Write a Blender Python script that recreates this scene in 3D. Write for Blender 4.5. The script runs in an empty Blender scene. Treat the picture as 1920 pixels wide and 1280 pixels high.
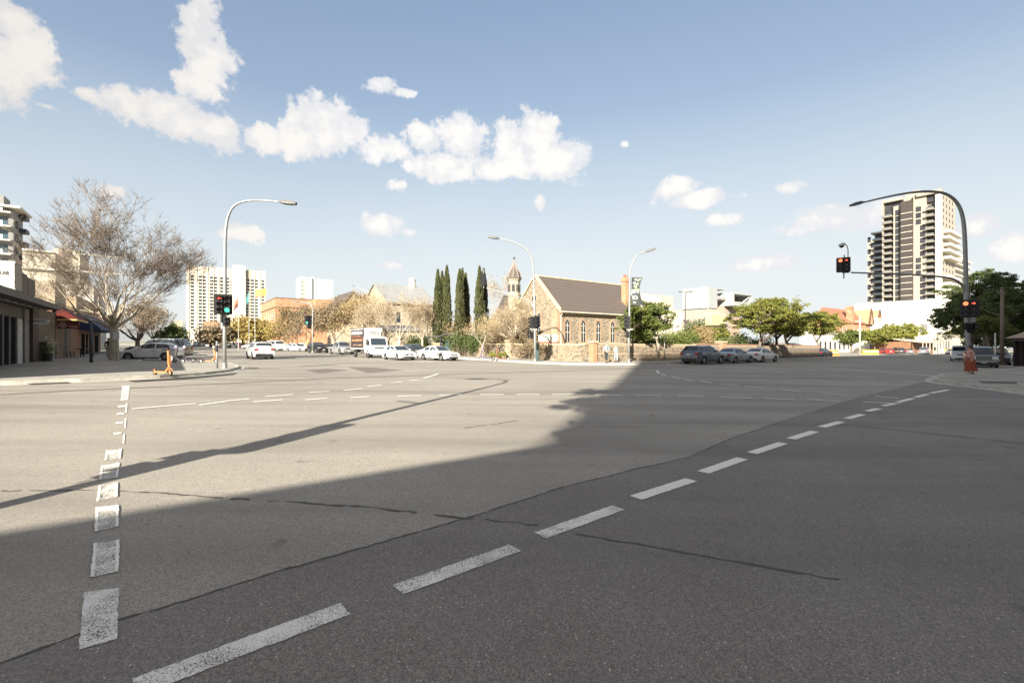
import bpy, bmesh, math, random
from mathutils import Vector, Matrix, noise
D=bpy.data; S=bpy.context.scene; C=S.collection
# ---------------------------------------------------------------- camera, sky, sun, exposure
TH=math.atan2(.5865,.81); F=870.0; CX=960.0; HY=645.5; H=1.6; SL=0.0087      # focal (px of 1920), horizon row, eye height, fall of the ground to the right
cam=D.objects.new('camera',D.cameras.new('camera')); C.objects.link(cam); S.camera=cam
cam.location=(0,0,H); cam.rotation_euler=(math.radians(90),0,0)
cam.data.sensor_width=36; cam.data.lens=F/1920*36; cam.data.shift_y=(HY-640)/1920; cam.data.clip_end=8000; cam.data.clip_start=.05
SUN_EL=math.radians(25); SD=Vector((.30,.954,0)).normalized()      # direction shadows fall on the ground
sun=D.objects.new('sun',D.lights.new('sun','SUN')); C.objects.link(sun)
sun.data.energy=5.0; sun.data.angle=math.radians(.5); sun.data.color=(1,.93,.80)
sun.rotation_euler=(Vector((SD.x*math.cos(SUN_EL),SD.y*math.cos(SUN_EL),-math.sin(SUN_EL)))).to_track_quat('-Z','Y').to_euler()
S.view_settings.view_transform='Standard'; S.view_settings.look='None'; S.view_settings.gamma=1; S.view_settings.exposure=1.5
W=D.worlds.new('World'); S.world=W; W.use_nodes=True
nt=W.node_tree; N=nt.nodes; LK=nt.links
bgn=N['Background']; bgn.inputs['Strength'].default_value=.125
sky=N.new('ShaderNodeTexSky'); sky.sky_type='NISHITA'; sky.sun_disc=False; sky.sun_elevation=SUN_EL
sky.sun_rotation=math.atan2(-SD.x,-SD.y); sky.altitude=50; sky.air_density=1.0; sky.dust_density=1.0; sky.ozone_density=1.5
def wm(op,a,b=None,c=None,clamp=False):
    n=N.new('ShaderNodeMath'); n.operation=op; n.use_clamp=clamp
    for i,v in enumerate((a,b,c)):
        if v is None: continue
        if isinstance(v,(int,float)): n.inputs[i].default_value=v
        else: LK.new(v,n.inputs[i])
    return n.outputs[0]
tc=N.new('ShaderNodeTexCoord'); sep=N.new('ShaderNodeSeparateXYZ'); LK.new(tc.outputs['Generated'],sep.inputs[0])
az=wm('ARCTAN2',sep.outputs[0],sep.outputs[1]); el=wm('ARCSINE',sep.outputs[2])
def wnoise(sc,det,rough=.6,vec=None):
    n=N.new('ShaderNodeTexNoise'); n.inputs['Scale'].default_value=sc; n.inputs['Detail'].default_value=det; n.inputs['Roughness'].default_value=rough
    LK.new(vec or tc.outputs['Generated'],n.inputs['Vector']); return n.outputs[0]
n1=wnoise(7,8,.62); n2=wnoise(22,6,.6); n3=wnoise(5,3,.5)
# cumulus clouds: centre azimuth/elevation, half-widths, written from bearings
CL=[(-10,120,110,95,1),(60,110,75,60,1),(15,40,60,50,.9),(375,55,50,80,.9),(400,120,52,66,.85),(385,165,55,35,.7),(235,192,78,30,1),(315,215,92,46,1.1),(392,240,70,38,1),
(170,180,50,22,.45),(500,258,48,30,.9),(555,265,55,38,.9),(610,240,62,52,1),(655,240,42,28,.8),(710,158,36,20,.45),(765,175,28,12,.2),(730,280,58,30,.8),(798,262,38,34,1),
(862,262,44,50,1.1),(835,312,82,34,1),(925,322,60,22,.8),(1002,268,60,56,1.1),(1052,298,56,46,1),(985,318,62,28,.9),(1012,382,18,22,.3),(745,345,30,22,.2),
(1265,350,46,26,.8),(1310,372,66,20,.75),(1480,352,32,17,.45),(715,422,46,26,.9),(762,436,22,14,.3),(450,437,48,20,.8),(208,362,38,16,.6),(1580,410,110,32,.7),
(1440,492,90,18,.75),(1830,425,46,26,.6),(1890,470,50,36,.6),(1350,412,50,18,.25),(728,497,28,12,.3),(1170,271,14,10,.1),(90,200,50,14,.1)]
tot=None; lum=None
for (px,py,rx,ry,k) in CL:
    d=Vector(((px-CX)/F,1,(HY-py)/F)); r=d.length; a0=math.atan2(d.x,1); e0=math.asin(d.z/r)
    sx=1.10*rx/F/(1+d.x**2); sy=1.12*ry/F/(1+d.x**2+d.z**2)**.5*.9
    dx=wm('MULTIPLY',wm('SUBTRACT',az,a0),1/sx); dy=wm('MULTIPLY',wm('SUBTRACT',el,e0),1/sy)
    q=wm('SQRT',wm('ADD',wm('MULTIPLY',dx,dx),wm('MULTIPLY',dy,dy)))
    v=wm('MULTIPLY',wm('SUBTRACT',1.0,q),.55); v=wm('ADD',v,-(1-k)*.22)
    tot=v if tot is None else wm('SMOOTH_MAX',tot,v,.05)
w1=wm('MULTIPLY',wm('SUBTRACT',n1,.5),1.0); w2=wm('ADD',wm('MULTIPLY',wm('SUBTRACT',n2,.5),.85),wm('MULTIPLY',wm('SUBTRACT',wnoise(70,5,.65),.5),.42))
dens=wm('ADD',wm('ADD',tot,w1),w2)
mr=N.new('ShaderNodeMapRange'); mr.interpolation_type='SMOOTHSTEP'; LK.new(dens,mr.inputs[0]); mr.inputs[1].default_value=-.04; mr.inputs[2].default_value=.15
inside=wm('GREATER_THAN',tot,-.55); alpha=wm('MULTIPLY',wm('MULTIPLY',mr.outputs[0],inside),.97)
# a thin high veil low on the horizon
veil=N.new('ShaderNodeMapRange'); LK.new(el,veil.inputs[0]); veil.inputs[1].default_value=.46; veil.inputs[2].default_value=0.0; veil.inputs[3].default_value=0; veil.inputs[4].default_value=1; veil.clamp=True
veil2=wm('MULTIPLY',wm('MULTIPLY',veil.outputs[0],wm('ADD',wm('MULTIPLY',n3,.5),.6)),.95,None,True)
def wmix(f,a,b):
    n=N.new('ShaderNodeMix'); n.data_type='RGBA'
    LK.new(f,n.inputs['Factor']) if not isinstance(f,float) else setattr(n.inputs['Factor'],'default_value',f)
    for i,v in (('A',a),('B',b)):
        s=[x for x in n.inputs if x.name==i and x.type=='RGBA'][0]
        if isinstance(v,tuple): s.default_value=v
        else: LK.new(v,s)
    return [x for x in n.outputs if x.type=='RGBA'][0]
k=1/.125
# white balance of the whole sky and a soft shoulder so that the horizon does not burn out
KS=.125*2.828; ss=N.new('ShaderNodeSeparateColor'); LK.new(sky.outputs[0],ss.inputs[0]); cs=N.new('ShaderNodeCombineColor')
for i,gn in enumerate((1.01,.915,.90)):
    e=wm('POWER',2.71828,wm('MULTIPLY',ss.outputs[i],-gn*KS)); LK.new(wm('MULTIPLY',wm('SUBTRACT',1.0,e),1/KS),cs.inputs[i])
skyc=wmix(veil2,cs.outputs[0],(.86/KS,.91/KS,.915/KS,1))
shd=N.new('ShaderNodeMapRange'); shd.interpolation_type='SMOOTHSTEP'; LK.new(wm('ADD',wm('MULTIPLY',dens,.55),wm('MULTIPLY',wnoise(11,7,.6),.9)),shd.inputs[0]); shd.inputs[1].default_value=.46; shd.inputs[2].default_value=.72
lf=N.new('ShaderNodeMapRange'); LK.new(az,lf.inputs[0]); lf.inputs[1].default_value=-.85; lf.inputs[2].default_value=-.30
ccol=wmix(shd.outputs[0],(.84/KS,.85/KS,.885/KS,1),(1.04/KS,1.01/KS,.975/KS,1)); ccol=wmix(lf.outputs[0],wmix(.38,ccol,(.66/KS,.60/KS,.53/KS,1)),ccol)
# added broken cloud deck, unseen above the view, brightens and warms the shade
deck=N.new('ShaderNodeMapRange'); deck.interpolation_type='SMOOTHSTEP'; LK.new(sep.outputs[2],deck.inputs[0]); deck.inputs[1].default_value=.70; deck.inputs[2].default_value=.84
dn=N.new('ShaderNodeMapRange'); dn.interpolation_type='SMOOTHSTEP'; LK.new(wnoise(3,7,.6),dn.inputs[0]); dn.inputs[1].default_value=.40; dn.inputs[2].default_value=.56
allc=wmix(wm('MULTIPLY',deck.outputs[0],dn.outputs[0]),wmix(alpha,skyc,ccol),(.85/KS,.69/KS,.50/KS,1))
LK.new(allc,bgn.inputs['Color'])
# ---------------------------------------------------------------- frame of the street grid
Bv=Vector((math.cos(TH),math.sin(TH))); Av=Vector((-math.sin(TH),math.cos(TH)))
def w2(a,b): return Vector((b*Bv.x+a*Av.x, b*Bv.y+a*Av.y))
def gz(x,y=0): return -SL*x
KH=.13
def G(px,py,lift=0.0):
    y=F*(H-lift)/(py-HY-SL*(px-CX)); x=(px-CX)/F*y
    return Vector((x,y,gz(x)+lift))
def X(px,y): return (px-CX)/F*y
def Z(py,y): return H+(HY-py)*y/F
def bfor(px,a):
    r=(px-CX)/F; return (r*a*Av.y-a*Av.x)/(Bv.x-r*Bv.y)
def afor(px,b):
    r=(px-CX)/F; return (r*b*Bv.y-b*Bv.x)/(Av.x-r*Av.y)
# ---------------------------------------------------------------- mesh helpers
class M:
    def __init__(s,xf=None): s.v=[]; s.f=[]; s.m=[]; s.cur=0; s.xf=xf
    def pt(s,p):
        p=Vector(p)
        if s.xf is not None: p=s.xf@p
        s.v.append(tuple(p)); return len(s.v)-1
    def face(s,pts): s.f.append([s.pt(p) for p in pts]); s.m.append(s.cur)
    def idx(s,ids): s.f.append(list(ids)); s.m.append(s.cur)
    def box(s,x0,y0,z0,x1,y1,z1,bev=0):
        if bev:
            b=bev; P=[(x0+b,y0,),(x1-b,y0),(x1,y0+b),(x1,y1-b),(x1-b,y1),(x0+b,y1),(x0,y1-b),(x0,y0+b)]
            s.prism(P,z0,z1-b*.5); Q=[(x0+b,y0+b*.5),(x1-b,y0+b*.5),(x1-b*.5,y0+b),(x1-b*.5,y1-b),(x1-b,y1-b*.5),(x0+b,y1-b*.5),(x0+b*.5,y1-b),(x0+b*.5,y0+b)]
            s.prism(Q,z1-b*.5,z1); return s
        i=[s.pt(p) for p in ((x0,y0,z0),(x1,y0,z0),(x1,y1,z0),(x0,y1,z0),(x0,y0,z1),(x1,y0,z1),(x1,y1,z1),(x0,y1,z1))]
        for q in ((0,3,2,1),(4,5,6,7),(0,1,5,4),(1,2,6,5),(2,3,7,6),(3,0,4,7)): s.idx([i[k] for k in q])
        return s
    def prism(s,poly,z0,z1):
        n=len(poly); zf=lambda z,p:z(p) if callable(z) else z
        a=[s.pt((p[0],p[1],zf(z0,p))) for p in poly]; b=[s.pt((p[0],p[1],zf(z1,p))) for p in poly]
        s.idx(a[::-1]); s.idx(b)
        for k in range(n): s.idx((a[k],a[(k+1)%n],b[(k+1)%n],b[k]))
        return s
    def extr(s,poly,o,u,v,w):      # polygon (p,q) -> o+p*u+q*v, thickened along w
        o,u,v,w=map(Vector,(o,u,v,w)); n=len(poly)
        a=[s.pt(o+p*u+q*v) for p,q in poly]; b=[s.pt(o+p*u+q*v+w) for p,q in poly]
        s.idx(a[::-1]); s.idx(b)
        for k in range(n): s.idx((a[k],a[(k+1)%n],b[(k+1)%n],b[k]))
        return s
    def tube(s,pts,rad,n=8,cap=True):
        pts=[Vector(p) for p in pts]; rad=rad if isinstance(rad,(list,tuple)) else [rad]*len(pts)
        rings=[]; up=None
        for k,p in enumerate(pts):
            d=(pts[min(k+1,len(pts)-1)]-pts[max(k-1,0)]).normalized()
            if up is None: up=Vector((0,0,1)) if abs(d.z)<.9 else Vector((1,0,0))
            a=d.cross(up); 
            if a.length<1e-4: a=d.cross(Vector((.3,1,.2)))
            a.normalize(); b=a.cross(d).normalized(); up=b
            rings.append([s.pt(p+rad[k]*(math.cos(2*math.pi*j/n)*a+math.sin(2*math.pi*j/n)*b)) for j in range(n)])
        for k in range(len(rings)-1):
            A,B_=rings[k],rings[k+1]
            for j in range(n): s.idx((A[j],A[(j+1)%n],B_[(j+1)%n],B_[j]))
        if cap: s.idx(rings[0][::-1]); s.idx(rings[-1])
        return s
    def lathe(s,prof,c=(0,0),n=12,z=0):
        rings=[[s.pt((c[0]+r*math.cos(2*math.pi*j/n),c[1]+r*math.sin(2*math.pi*j/n),z+h)) for j in range(n)] for r,h in prof]
        for A,B_ in zip(rings,rings[1:]):
            for j in range(n): s.idx((A[j],A[(j+1)%n],B_[(j+1)%n],B_[j]))
        s.idx(rings[0][::-1]); s.idx(rings[-1]); return s
    def disc(s,c,nrm,r0,r1,th,n=16):   # ring or disc with thickness
        c=Vector(c); nrm=Vector(nrm).normalized(); a=nrm.orthogonal().normalized(); b=nrm.cross(a)
        P=lambda r,j,t:c+nrm*t+r*(math.cos(2*math.pi*j/n)*a+math.sin(2*math.pi*j/n)*b)
        if r0<=0:
            A=[s.pt(P(r1,j,0)) for j in range(n)]; B_=[s.pt(P(r1,j,th)) for j in range(n)]
            s.idx(A[::-1]); s.idx(B_)
            for j in range(n): s.idx((A[j],A[(j+1)%n],B_[(j+1)%n],B_[j]))
        else:
            R=[[s.pt(P(r,j,t)) for j in range(n)] for r,t in ((r1,0),(r1,th),(r0,th),(r0,0))]
            for q in range(4):
                A,B_=R[q],R[(q+1)%4]
                for j in range(n): s.idx((A[j],A[(j+1)%n],B_[(j+1)%n],B_[j]))
        return s
    def build(s,name,mat,parent=None,smooth=False,loc=None,rot=0,**k):
        me=D.meshes.new(name); me.from_pydata(s.v,[],s.f); 
        mats=mat if isinstance(mat,(list,tuple)) else [mat]
        for m in mats: me.materials.append(m)
        if len(mats)>1: me.polygons.foreach_set('material_index',s.m)
        if smooth: me.polygons.foreach_set('use_smooth',[True]*len(me.polygons))
        me.update(); o=D.objects.new(name,me); C.objects.link(o)
        if parent: o.parent=parent
        if loc is not None: o.location=loc
        if rot: o.rotation_euler[2]=rot
        for a,b in k.items(): o[a]=b
        return o
def tag(o,label,cat,group=None):
    o['label']=label; o['category']=cat
    if group: o['group']=group
    return o
def thing(name,label,cat,loc,rot=0,group=None):
    o=D.objects.new(name,None); C.objects.link(o); o.location=loc; o.rotation_euler=(0,0,rot); o.empty_display_size=.3
    return tag(o,label,cat,group)
def struct(o): o['kind']='structure'; return o
def copy_tree(o,parent=None):
    c=o.copy(); C.objects.link(c); c.parent=parent
    for ch in o.children: copy_tree(ch,c)
    return c
# ---------------------------------------------------------------- materials
MC={}
def nodes_of(name):
    m=D.materials.new(name); m.use_nodes=True; return m,m.node_tree.nodes,m.node_tree.links,m.node_tree.nodes['Principled BSDF']
def mix(Nn,L,f,a,b,mode='MIX'):
    n=Nn.new('ShaderNodeMix'); n.data_type='RGBA'; n.blend_type=mode
    if isinstance(f,(int,float)): n.inputs['Factor'].default_value=f
    else: L.new(f,n.inputs['Factor'])
    for i,v in (('A',a),('B',b)):
        s=[x for x in n.inputs if x.name==i and x.type=='RGBA'][0]
        if isinstance(v,tuple): s.default_value=(v[0],v[1],v[2],1)
        else: L.new(v,s)
    return [x for x in n.outputs if x.type=='RGBA'][0]
def noi(Nn,L,sc,det=4,rough=.55,vec=None):
    n=Nn.new('ShaderNodeTexNoise'); n.inputs['Scale'].default_value=sc; n.inputs['Detail'].default_value=det; n.inputs['Roughness'].default_value=rough
    if vec is None:
        t=Nn.get('TC') or Nn.new('ShaderNodeTexCoord'); t.name='TC'; vec=t.outputs['Object']
    L.new(vec,n.inputs['Vector']); return n.outputs[0]
def rng(Nn,L,v,a,b,c=0,d=1):
    n=Nn.new('ShaderNodeMapRange'); L.new(v,n.inputs[0]); n.inputs[1].default_value=a; n.inputs[2].default_value=b; n.inputs[3].default_value=c; n.inputs[4].default_value=d; return n.outputs[0]
def bump(Nn,L,h,st,dist,bs):
    n=Nn.new('ShaderNodeBump'); n.inputs['Strength'].default_value=st; n.inputs['Distance'].default_value=dist; L.new(h,n.inputs['Height']); L.new(n.outputs[0],bs.inputs['Normal'])
def mat(name,col,rough=.7,var=.25,sc=3.0,metal=0,bmp=0,spec=None,coat=0,emit=0):
    if name in MC: return MC[name]
    m,Nn,L,bs=nodes_of(name); bs.inputs['Roughness'].default_value=rough; bs.inputs['Metallic'].default_value=metal
    if spec is not None: bs.inputs['Specular IOR Level'].default_value=spec
    if coat: bs.inputs['Coat Weight'].default_value=coat; bs.inputs['Coat Roughness'].default_value=.05
    f=rng(Nn,L,noi(Nn,L,sc,5,.6),.3,.7)
    c=mix(Nn,L,f,tuple(x*(1-var) for x in col),tuple(min(1,x*(1+var*.6)) for x in col)); L.new(c,bs.inputs['Base Color'])
    if bmp: bump(Nn,L,noi(Nn,L,sc*6,4),bmp,.02,bs)
    if emit: L.new(c,bs.inputs['Emission Color']); bs.inputs['Emission Strength'].default_value=emit
    MC[name]=m; return m
def brick(name,c1,c2,mortar,scale=1,bw=.24,rh=.086,ms=.012,rough=.85,axis=0):
    if name in MC: return MC[name]
    m,Nn,L,bs=nodes_of(name); bs.inputs['Roughness'].default_value=rough
    t=Nn.new('ShaderNodeTexCoord'); t.name='TC'; sp=Nn.new('ShaderNodeSeparateXYZ'); L.new(t.outputs['Object'],sp.inputs[0])
    ad=Nn.new('ShaderNodeMath'); ad.operation='ADD'; L.new(sp.outputs[0],ad.inputs[0]); L.new(sp.outputs[1],ad.inputs[1])
    cb=Nn.new('ShaderNodeCombineXYZ'); L.new(ad.outputs[0],cb.inputs[0]); L.new(sp.outputs[2],cb.inputs[1])
    b=Nn.new('ShaderNodeTexBrick'); L.new(cb.outputs[0],b.inputs[0]); b.inputs['Color1'].default_value=(*c1,1); b.inputs['Color2'].default_value=(*c2,1); b.inputs['Mortar'].default_value=(*mortar,1)
    b.inputs['Scale'].default_value=1; b.inputs['Brick Width'].default_value=bw*scale; b.inputs['Row Height'].default_value=rh*scale; b.inputs['Mortar Size'].default_value=ms*scale; b.inputs['Bias'].default_value=0
    c=mix(Nn,L,rng(Nn,L,noi(Nn,L,.6,4),.3,.75),b.outputs[0],(c1[0]*.65,c1[1]*.6,c1[2]*.55)); L.new(c,bs.inputs['Base Color'])
    bump(Nn,L,b.outputs[1],-.4,.01,bs); MC[name]=m; return m
def stone(name,cols,mortar,sc=4.0,flat=1.6):
    if name in MC: return MC[name]
    m,Nn,L,bs=nodes_of(name); bs.inputs['Roughness'].default_value=.9
    t=Nn.new('ShaderNodeTexCoord'); t.name='TC'; mp=Nn.new('ShaderNodeMapping'); mp.inputs['Scale'].default_value=(1,1,flat); L.new(t.outputs['Object'],mp.inputs[0])
    v=Nn.new('ShaderNodeTexVoronoi'); v.inputs['Scale'].default_value=sc; v.inputs['Randomness'].default_value=.8; L.new(mp.outputs[0],v.inputs['Vector'])
    e=Nn.new('ShaderNodeTexVoronoi'); e.feature='DISTANCE_TO_EDGE'; e.inputs['Scale'].default_value=sc; e.inputs['Randomness'].default_value=.8; L.new(mp.outputs[0],e.inputs['Vector'])
    cr=Nn.new('ShaderNodeValToRGB'); cr.color_ramp.interpolation='CONSTANT'; sp=Nn.new('ShaderNodeSeparateXYZ'); L.new(v.outputs['Color'],sp.inputs[0]); L.new(sp.outputs[0],cr.inputs[0])
    while len(cr.color_ramp.elements)<len(cols): cr.color_ramp.elements.new(.5)
    for i,c in enumerate(cols): cr.color_ramp.elements[i].position=i/len(cols); cr.color_ramp.elements[i].color=(*c,1)
    c=mix(Nn,L,rng(Nn,L,noi(Nn,L,9,4),.3,.7),cr.outputs[0],cols[0]); c=mix(Nn,L,.6,cr.outputs[0],c)
    c=mix(Nn,L,rng(Nn,L,e.outputs['Distance'],.03,.09),mortar,c); L.new(c,bs.inputs['Base Color'])
    bump(Nn,L,rng(Nn,L,e.outputs['Distance'],0,.12),.5,.03,bs); MC[name]=m; return m
def stripes(name,c1,c2,per,axis=0,rough=.6,duty=.5,metal=0,ang=0):
    if name in MC: return MC[name]
    m,Nn,L,bs=nodes_of(name); bs.inputs['Roughness'].default_value=rough; bs.inputs['Metallic'].default_value=metal
    t=Nn.new('ShaderNodeTexCoord'); t.name='TC'; sp=Nn.new('ShaderNodeSeparateXYZ'); L.new(t.outputs['Object'],sp.inputs[0])
    def mm(op,a,b):
        n=Nn.new('ShaderNodeMath'); n.operation=op; L.new(a,n.inputs[0])
        n.inputs[1].default_value=b; return n.outputs[0]
    f=mm('FRACT',mm('DIVIDE',sp.outputs[axis],per),0); g=mm('GREATER_THAN',f,duty)
    c=mix(Nn,L,g,c1,c2); c=mix(Nn,L,rng(Nn,L,noi(Nn,L,1.3,5),.35,.75,0,.5),c,tuple(x*.6 for x in c1)); L.new(c,bs.inputs['Base Color']); bump(Nn,L,f,.3,.02,bs)
    MC[name]=m; return m
def mixv(Nn,L,a,b):
    n=Nn.new('ShaderNodeMath'); n.operation='MULTIPLY_ADD'; L.new(a,n.inputs[0]); n.inputs[1].default_value=.62; m2=Nn.new('ShaderNodeMath'); m2.operation='MULTIPLY'; L.new(b,m2.inputs[0]); m2.inputs[1].default_value=.38; L.new(m2.outputs[0],n.inputs[2]); return n.outputs[0]
def asphalt(name,base,light,patch,speck=.5,crack=True):
    m,Nn,L,bs=nodes_of(name)
    vc=Nn.new('ShaderNodeTexVoronoi'); vc.inputs['Scale'].default_value=125; t0=Nn.get('TC') or Nn.new('ShaderNodeTexCoord'); t0.name='TC'; L.new(t0.outputs['Object'],vc.inputs['Vector']); vs=Nn.new('ShaderNodeSeparateXYZ'); L.new(vc.outputs['Color'],vs.inputs[0])
    big=rng(Nn,L,noi(Nn,L,.16,5,.6),.3,.7); mid=rng(Nn,L,noi(Nn,L,1.1,6,.65),.3,.7)
    fine=rng(Nn,L,mixv(Nn,L,vs.outputs[1],noi(Nn,L,150,2,.8)),.22,.78); fine2=rng(Nn,L,noi(Nn,L,30,4,.8),.3,.7)
    c=mix(Nn,L,fine,tuple(x*.62 for x in base),tuple(x*.98 for x in light))
    c=mix(Nn,L,mix(Nn,L,.5,fine2,mid),mix(Nn,L,.25,c,base),c)
    c=mix(Nn,L,rng(Nn,L,noi(Nn,L,.16,5,.6),.42,.72,0,.55),c,patch)
    v=Nn.new('ShaderNodeTexVoronoi'); v.inputs['Scale'].default_value=60; L.new(Nn['TC'].outputs['Object'],v.inputs['Vector'])
    sp=Nn.new('ShaderNodeSeparateXYZ'); L.new(v.outputs['Color'],sp.inputs[0])
    g=Nn.new('ShaderNodeMath'); g.operation='MULTIPLY'; L.new(rng(Nn,L,v.outputs['Distance'],.30,.12),g.inputs[0]); L.new(rng(Nn,L,sp.outputs[0],.90,.93),g.inputs[1])
    g2=Nn.new('ShaderNodeMath'); g2.operation='MULTIPLY'; L.new(g.outputs[0],g2.inputs[0]); g2.inputs[1].default_value=speck
    c=mix(Nn,L,g2.outputs[0],c,tuple(min(1,x*3.2) for x in light))
    # oil drips and tyre-polished streaks
    c=mix(Nn,L,rng(Nn,L,noi(Nn,L,2.3,2,.4),.70,.76,0,.5),c,tuple(x*.35 for x in base))
    # wheel-polished and oily bands along the traffic directions
    for rot,amt in ((-TH,.50),(-TH+1.2,.30)):
        mp=Nn.new('ShaderNodeMapping'); mp.inputs['Rotation'].default_value=(0,0,rot); mp.inputs['Scale'].default_value=(.09,.75,1); L.new(Nn['TC'].outputs['Object'],mp.inputs[0])
        st=Nn.new('ShaderNodeTexNoise'); st.inputs['Scale'].default_value=1.0; st.inputs['Detail'].default_value=5; L.new(mp.outputs[0],st.inputs['Vector'])
        c=mix(Nn,L,rng(Nn,L,st.outputs[0],.46,.68,0,amt),c,tuple(x*.5 for x in base)); 
    L.new(c,bs.inputs['Base Color'])
    L.new(rng(Nn,L,mid,0,1,.62,.80),bs.inputs['Roughness']); bs.inputs['Specular IOR Level'].default_value=.5
    bump(Nn,L,fine,.35,.006,bs); MC[name]=m; return m
def worn(name,wear,base,edge=.5,col=(.88,.86,.80)):
    """road paint: where it has worn off the asphalt below shows through"""
    if name in MC: return MC[name]
    m,Nn,L,bs=nodes_of(name); bs.inputs['Roughness'].default_value=.75
    a=noi(Nn,L,95,3,.8); b=noi(Nn,L,3.2,5,.65)
    s=Nn.new('ShaderNodeMath'); s.operation='ADD'; L.new(a,s.inputs[0])
    q=Nn.new('ShaderNodeMath'); q.operation='MULTIPLY'; L.new(b,q.inputs[0]); q.inputs[1].default_value=.45; L.new(q.outputs[0],s.inputs[1])
    th=.655+(wear-.5)*.34
    f=rng(Nn,L,s.outputs[0],th-.035,th+.035)
    c=mix(Nn,L,rng(Nn,L,noi(Nn,L,40,3,.6),.3,.7),tuple(x*.86 for x in col),col); L.new(c,bs.inputs['Base Color'])
    tr=Nn.new('ShaderNodeBsdfTransparent'); ms=Nn.new('ShaderNodeMixShader'); L.new(f,ms.inputs[0]); L.new(tr.outputs[0],ms.inputs[1]); L.new(bs.outputs[0],ms.inputs[2]); L.new(ms.outputs[0],Nn['Material Output'].inputs['Surface'])
    MC[name]=m; return m
GLASS=mat('window_glass',(.035,.045,.055),.08,.3,1.5,0,0,.8)
GLASSB=mat('blue_glass',(.06,.10,.13),.1,.3,1.5,0,0,.9)
# ---------------------------------------------------------------- ground, roads, kerbs
ASP=asphalt('old_asphalt',(.292,.266,.226),(.478,.436,.367),(.215,.193,.163),.5)
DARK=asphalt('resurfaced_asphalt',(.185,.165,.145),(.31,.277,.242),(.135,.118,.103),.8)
SEAM=mat('bitumen_seam',(.075,.068,.06),.7,.3,6)
PAVE=brick('pavement_paving',(.30,.285,.255),(.25,.24,.215),(.17,.16,.145),1,.6,.6,.012)
_m,_n,_l,_b=nodes_of('paving'); 
_t=_n.new('ShaderNodeTexCoord'); _t.name='TC'; _mp=_n.new('ShaderNodeMapping'); _mp.inputs['Rotation'].default_value=(0,0,-TH); _l.new(_t.outputs['Object'],_mp.inputs[0])
_k=_n.new('ShaderNodeTexBrick'); _l.new(_mp.outputs[0],_k.inputs[0]); _k.offset=.5
for _i,_c in (('Color1',(.40,.375,.32)),('Color2',(.34,.32,.275)),('Mortar',(.20,.19,.165))): _k.inputs[_i].default_value=(*_c,1)
_k.inputs['Scale'].default_value=1; _k.inputs['Brick Width'].default_value=.8; _k.inputs['Row Height'].default_value=.4; _k.inputs['Mortar Size'].default_value=.012
_l.new(mix(_n,_l,rng(_n,_l,noi(_n,_l,.5,5),.35,.75,0,.8),_k.outputs[0],(.21,.20,.175)),_b.inputs['Base Color']); _b.inputs['Roughness'].default_value=.85
PAVE=_m
KERB=mat('kerb_concrete',(.48,.46,.40),.8,.3,2.5,bmp=.2)
def sheet(name,pts,lift,m,n=1):
    g=M(); g.face([(p[0],p[1],gz(p[0])+lift) for p in pts]); return struct(g.build(name,m))
g=M(); R0=[-4000,-900,-250,-60,60,250,900,4000]
for i in range(7):
    for j in range(7):
        q=[(R0[i],R0[j]),(R0[i+1],R0[j]),(R0[i+1],R0[j+1]),(R0[i],R0[j+1])]; g.face([(x,y,gz(x)-.012) for x,y in q])
struct(g.build('ground',mat('dry_ground',(.23,.22,.17),.9,.3,.05)))
AB=lambda a,b:tuple(w2(a,b))
# the crossing and its two streets as one asphalt sheet
sheet('road',[AB(-30,-200),AB(26,-200),AB(26,-2),AB(650,-2),AB(650,25.2),AB(26,25.2),AB(26,700),AB(-30,700)],0,ASP)
dk=[G(-60,1258),G(0,1245),G(215,1165),G(430,1100),G(600,1050),G(880,970),G(1060,912),G(1180,882),G(1290,858),G(1370,822),G(1490,782),G(1610,746),G(1700,724),G(1800,700)]
_d=[Vector(p[:2]) for p in dk]; dkr=[]; random.seed(77)
for _a,_b in zip(_d,_d[1:]):
    _n=max(1,int((_b-_a).length/.07)) if _a.length<14 else 1
    for _q in range(_n): _p=_a.lerp(_b,_q/_n); _w=.028*noise.noise(Vector((_p.x*2.2,_p.y*2.2,0)))+.012*noise.noise(Vector((_p.x*11,_p.y*11,3))); dkr.append((_p.x,_p.y+_w) if _n>1 else (_p.x,_p.y))
dkr.append(tuple(_d[-1]))
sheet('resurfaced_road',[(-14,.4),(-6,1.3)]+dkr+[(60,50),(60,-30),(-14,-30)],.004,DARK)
def strip(pts,wd,lift,seed=0,jit=0.0,m=None,name='seam'):
    random.seed(seed); P=[Vector(p[:2]) for p in pts]; Q=[]
    for a,b in zip(P,P[1:]):
        n=max(1,int((b-a).length/.09)) if jit else 1
        for k in range(n): Q.append(a.lerp(b,k/n))
    Q.append(P[-1]); L=[];R=[]
    for k,p in enumerate(Q):
        d=(Q[min(k+1,len(Q)-1)]-Q[max(k-1,0)]).normalized(); nn=Vector((-d.y,d.x)); j=nn*random.uniform(-jit,jit); w=wd*(1+(random.uniform(-.75,.7) if jit else 0))
        L.append(p+nn*w/2+j); R.append(p-nn*w/2+j)
    g=M()
    for k in range(len(Q)-1):
        if jit>=.01 and random.random()<.10: continue
        g.face([(v.x,v.y,gz(v.x)+lift) for v in (R[k],R[k+1],L[k+1],L[k])])
    return struct(g.build(name,m or SEAM))
strip([Vector(p) for p in dkr],.02,.0065,1,.006)
strip([G(p,q) for p,q in ((0,921),(90,920),(200,919),(300,925),(400,933),(520,940),(700,952),(850,968),(1010,985))],.022,.0068,2,.02)
strip([G(p,q) for p,q in ((1080,1001),(1190,1020),(1330,1045),(1460,1068),(1575,1088))],.022,.0068,3,.012)
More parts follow.
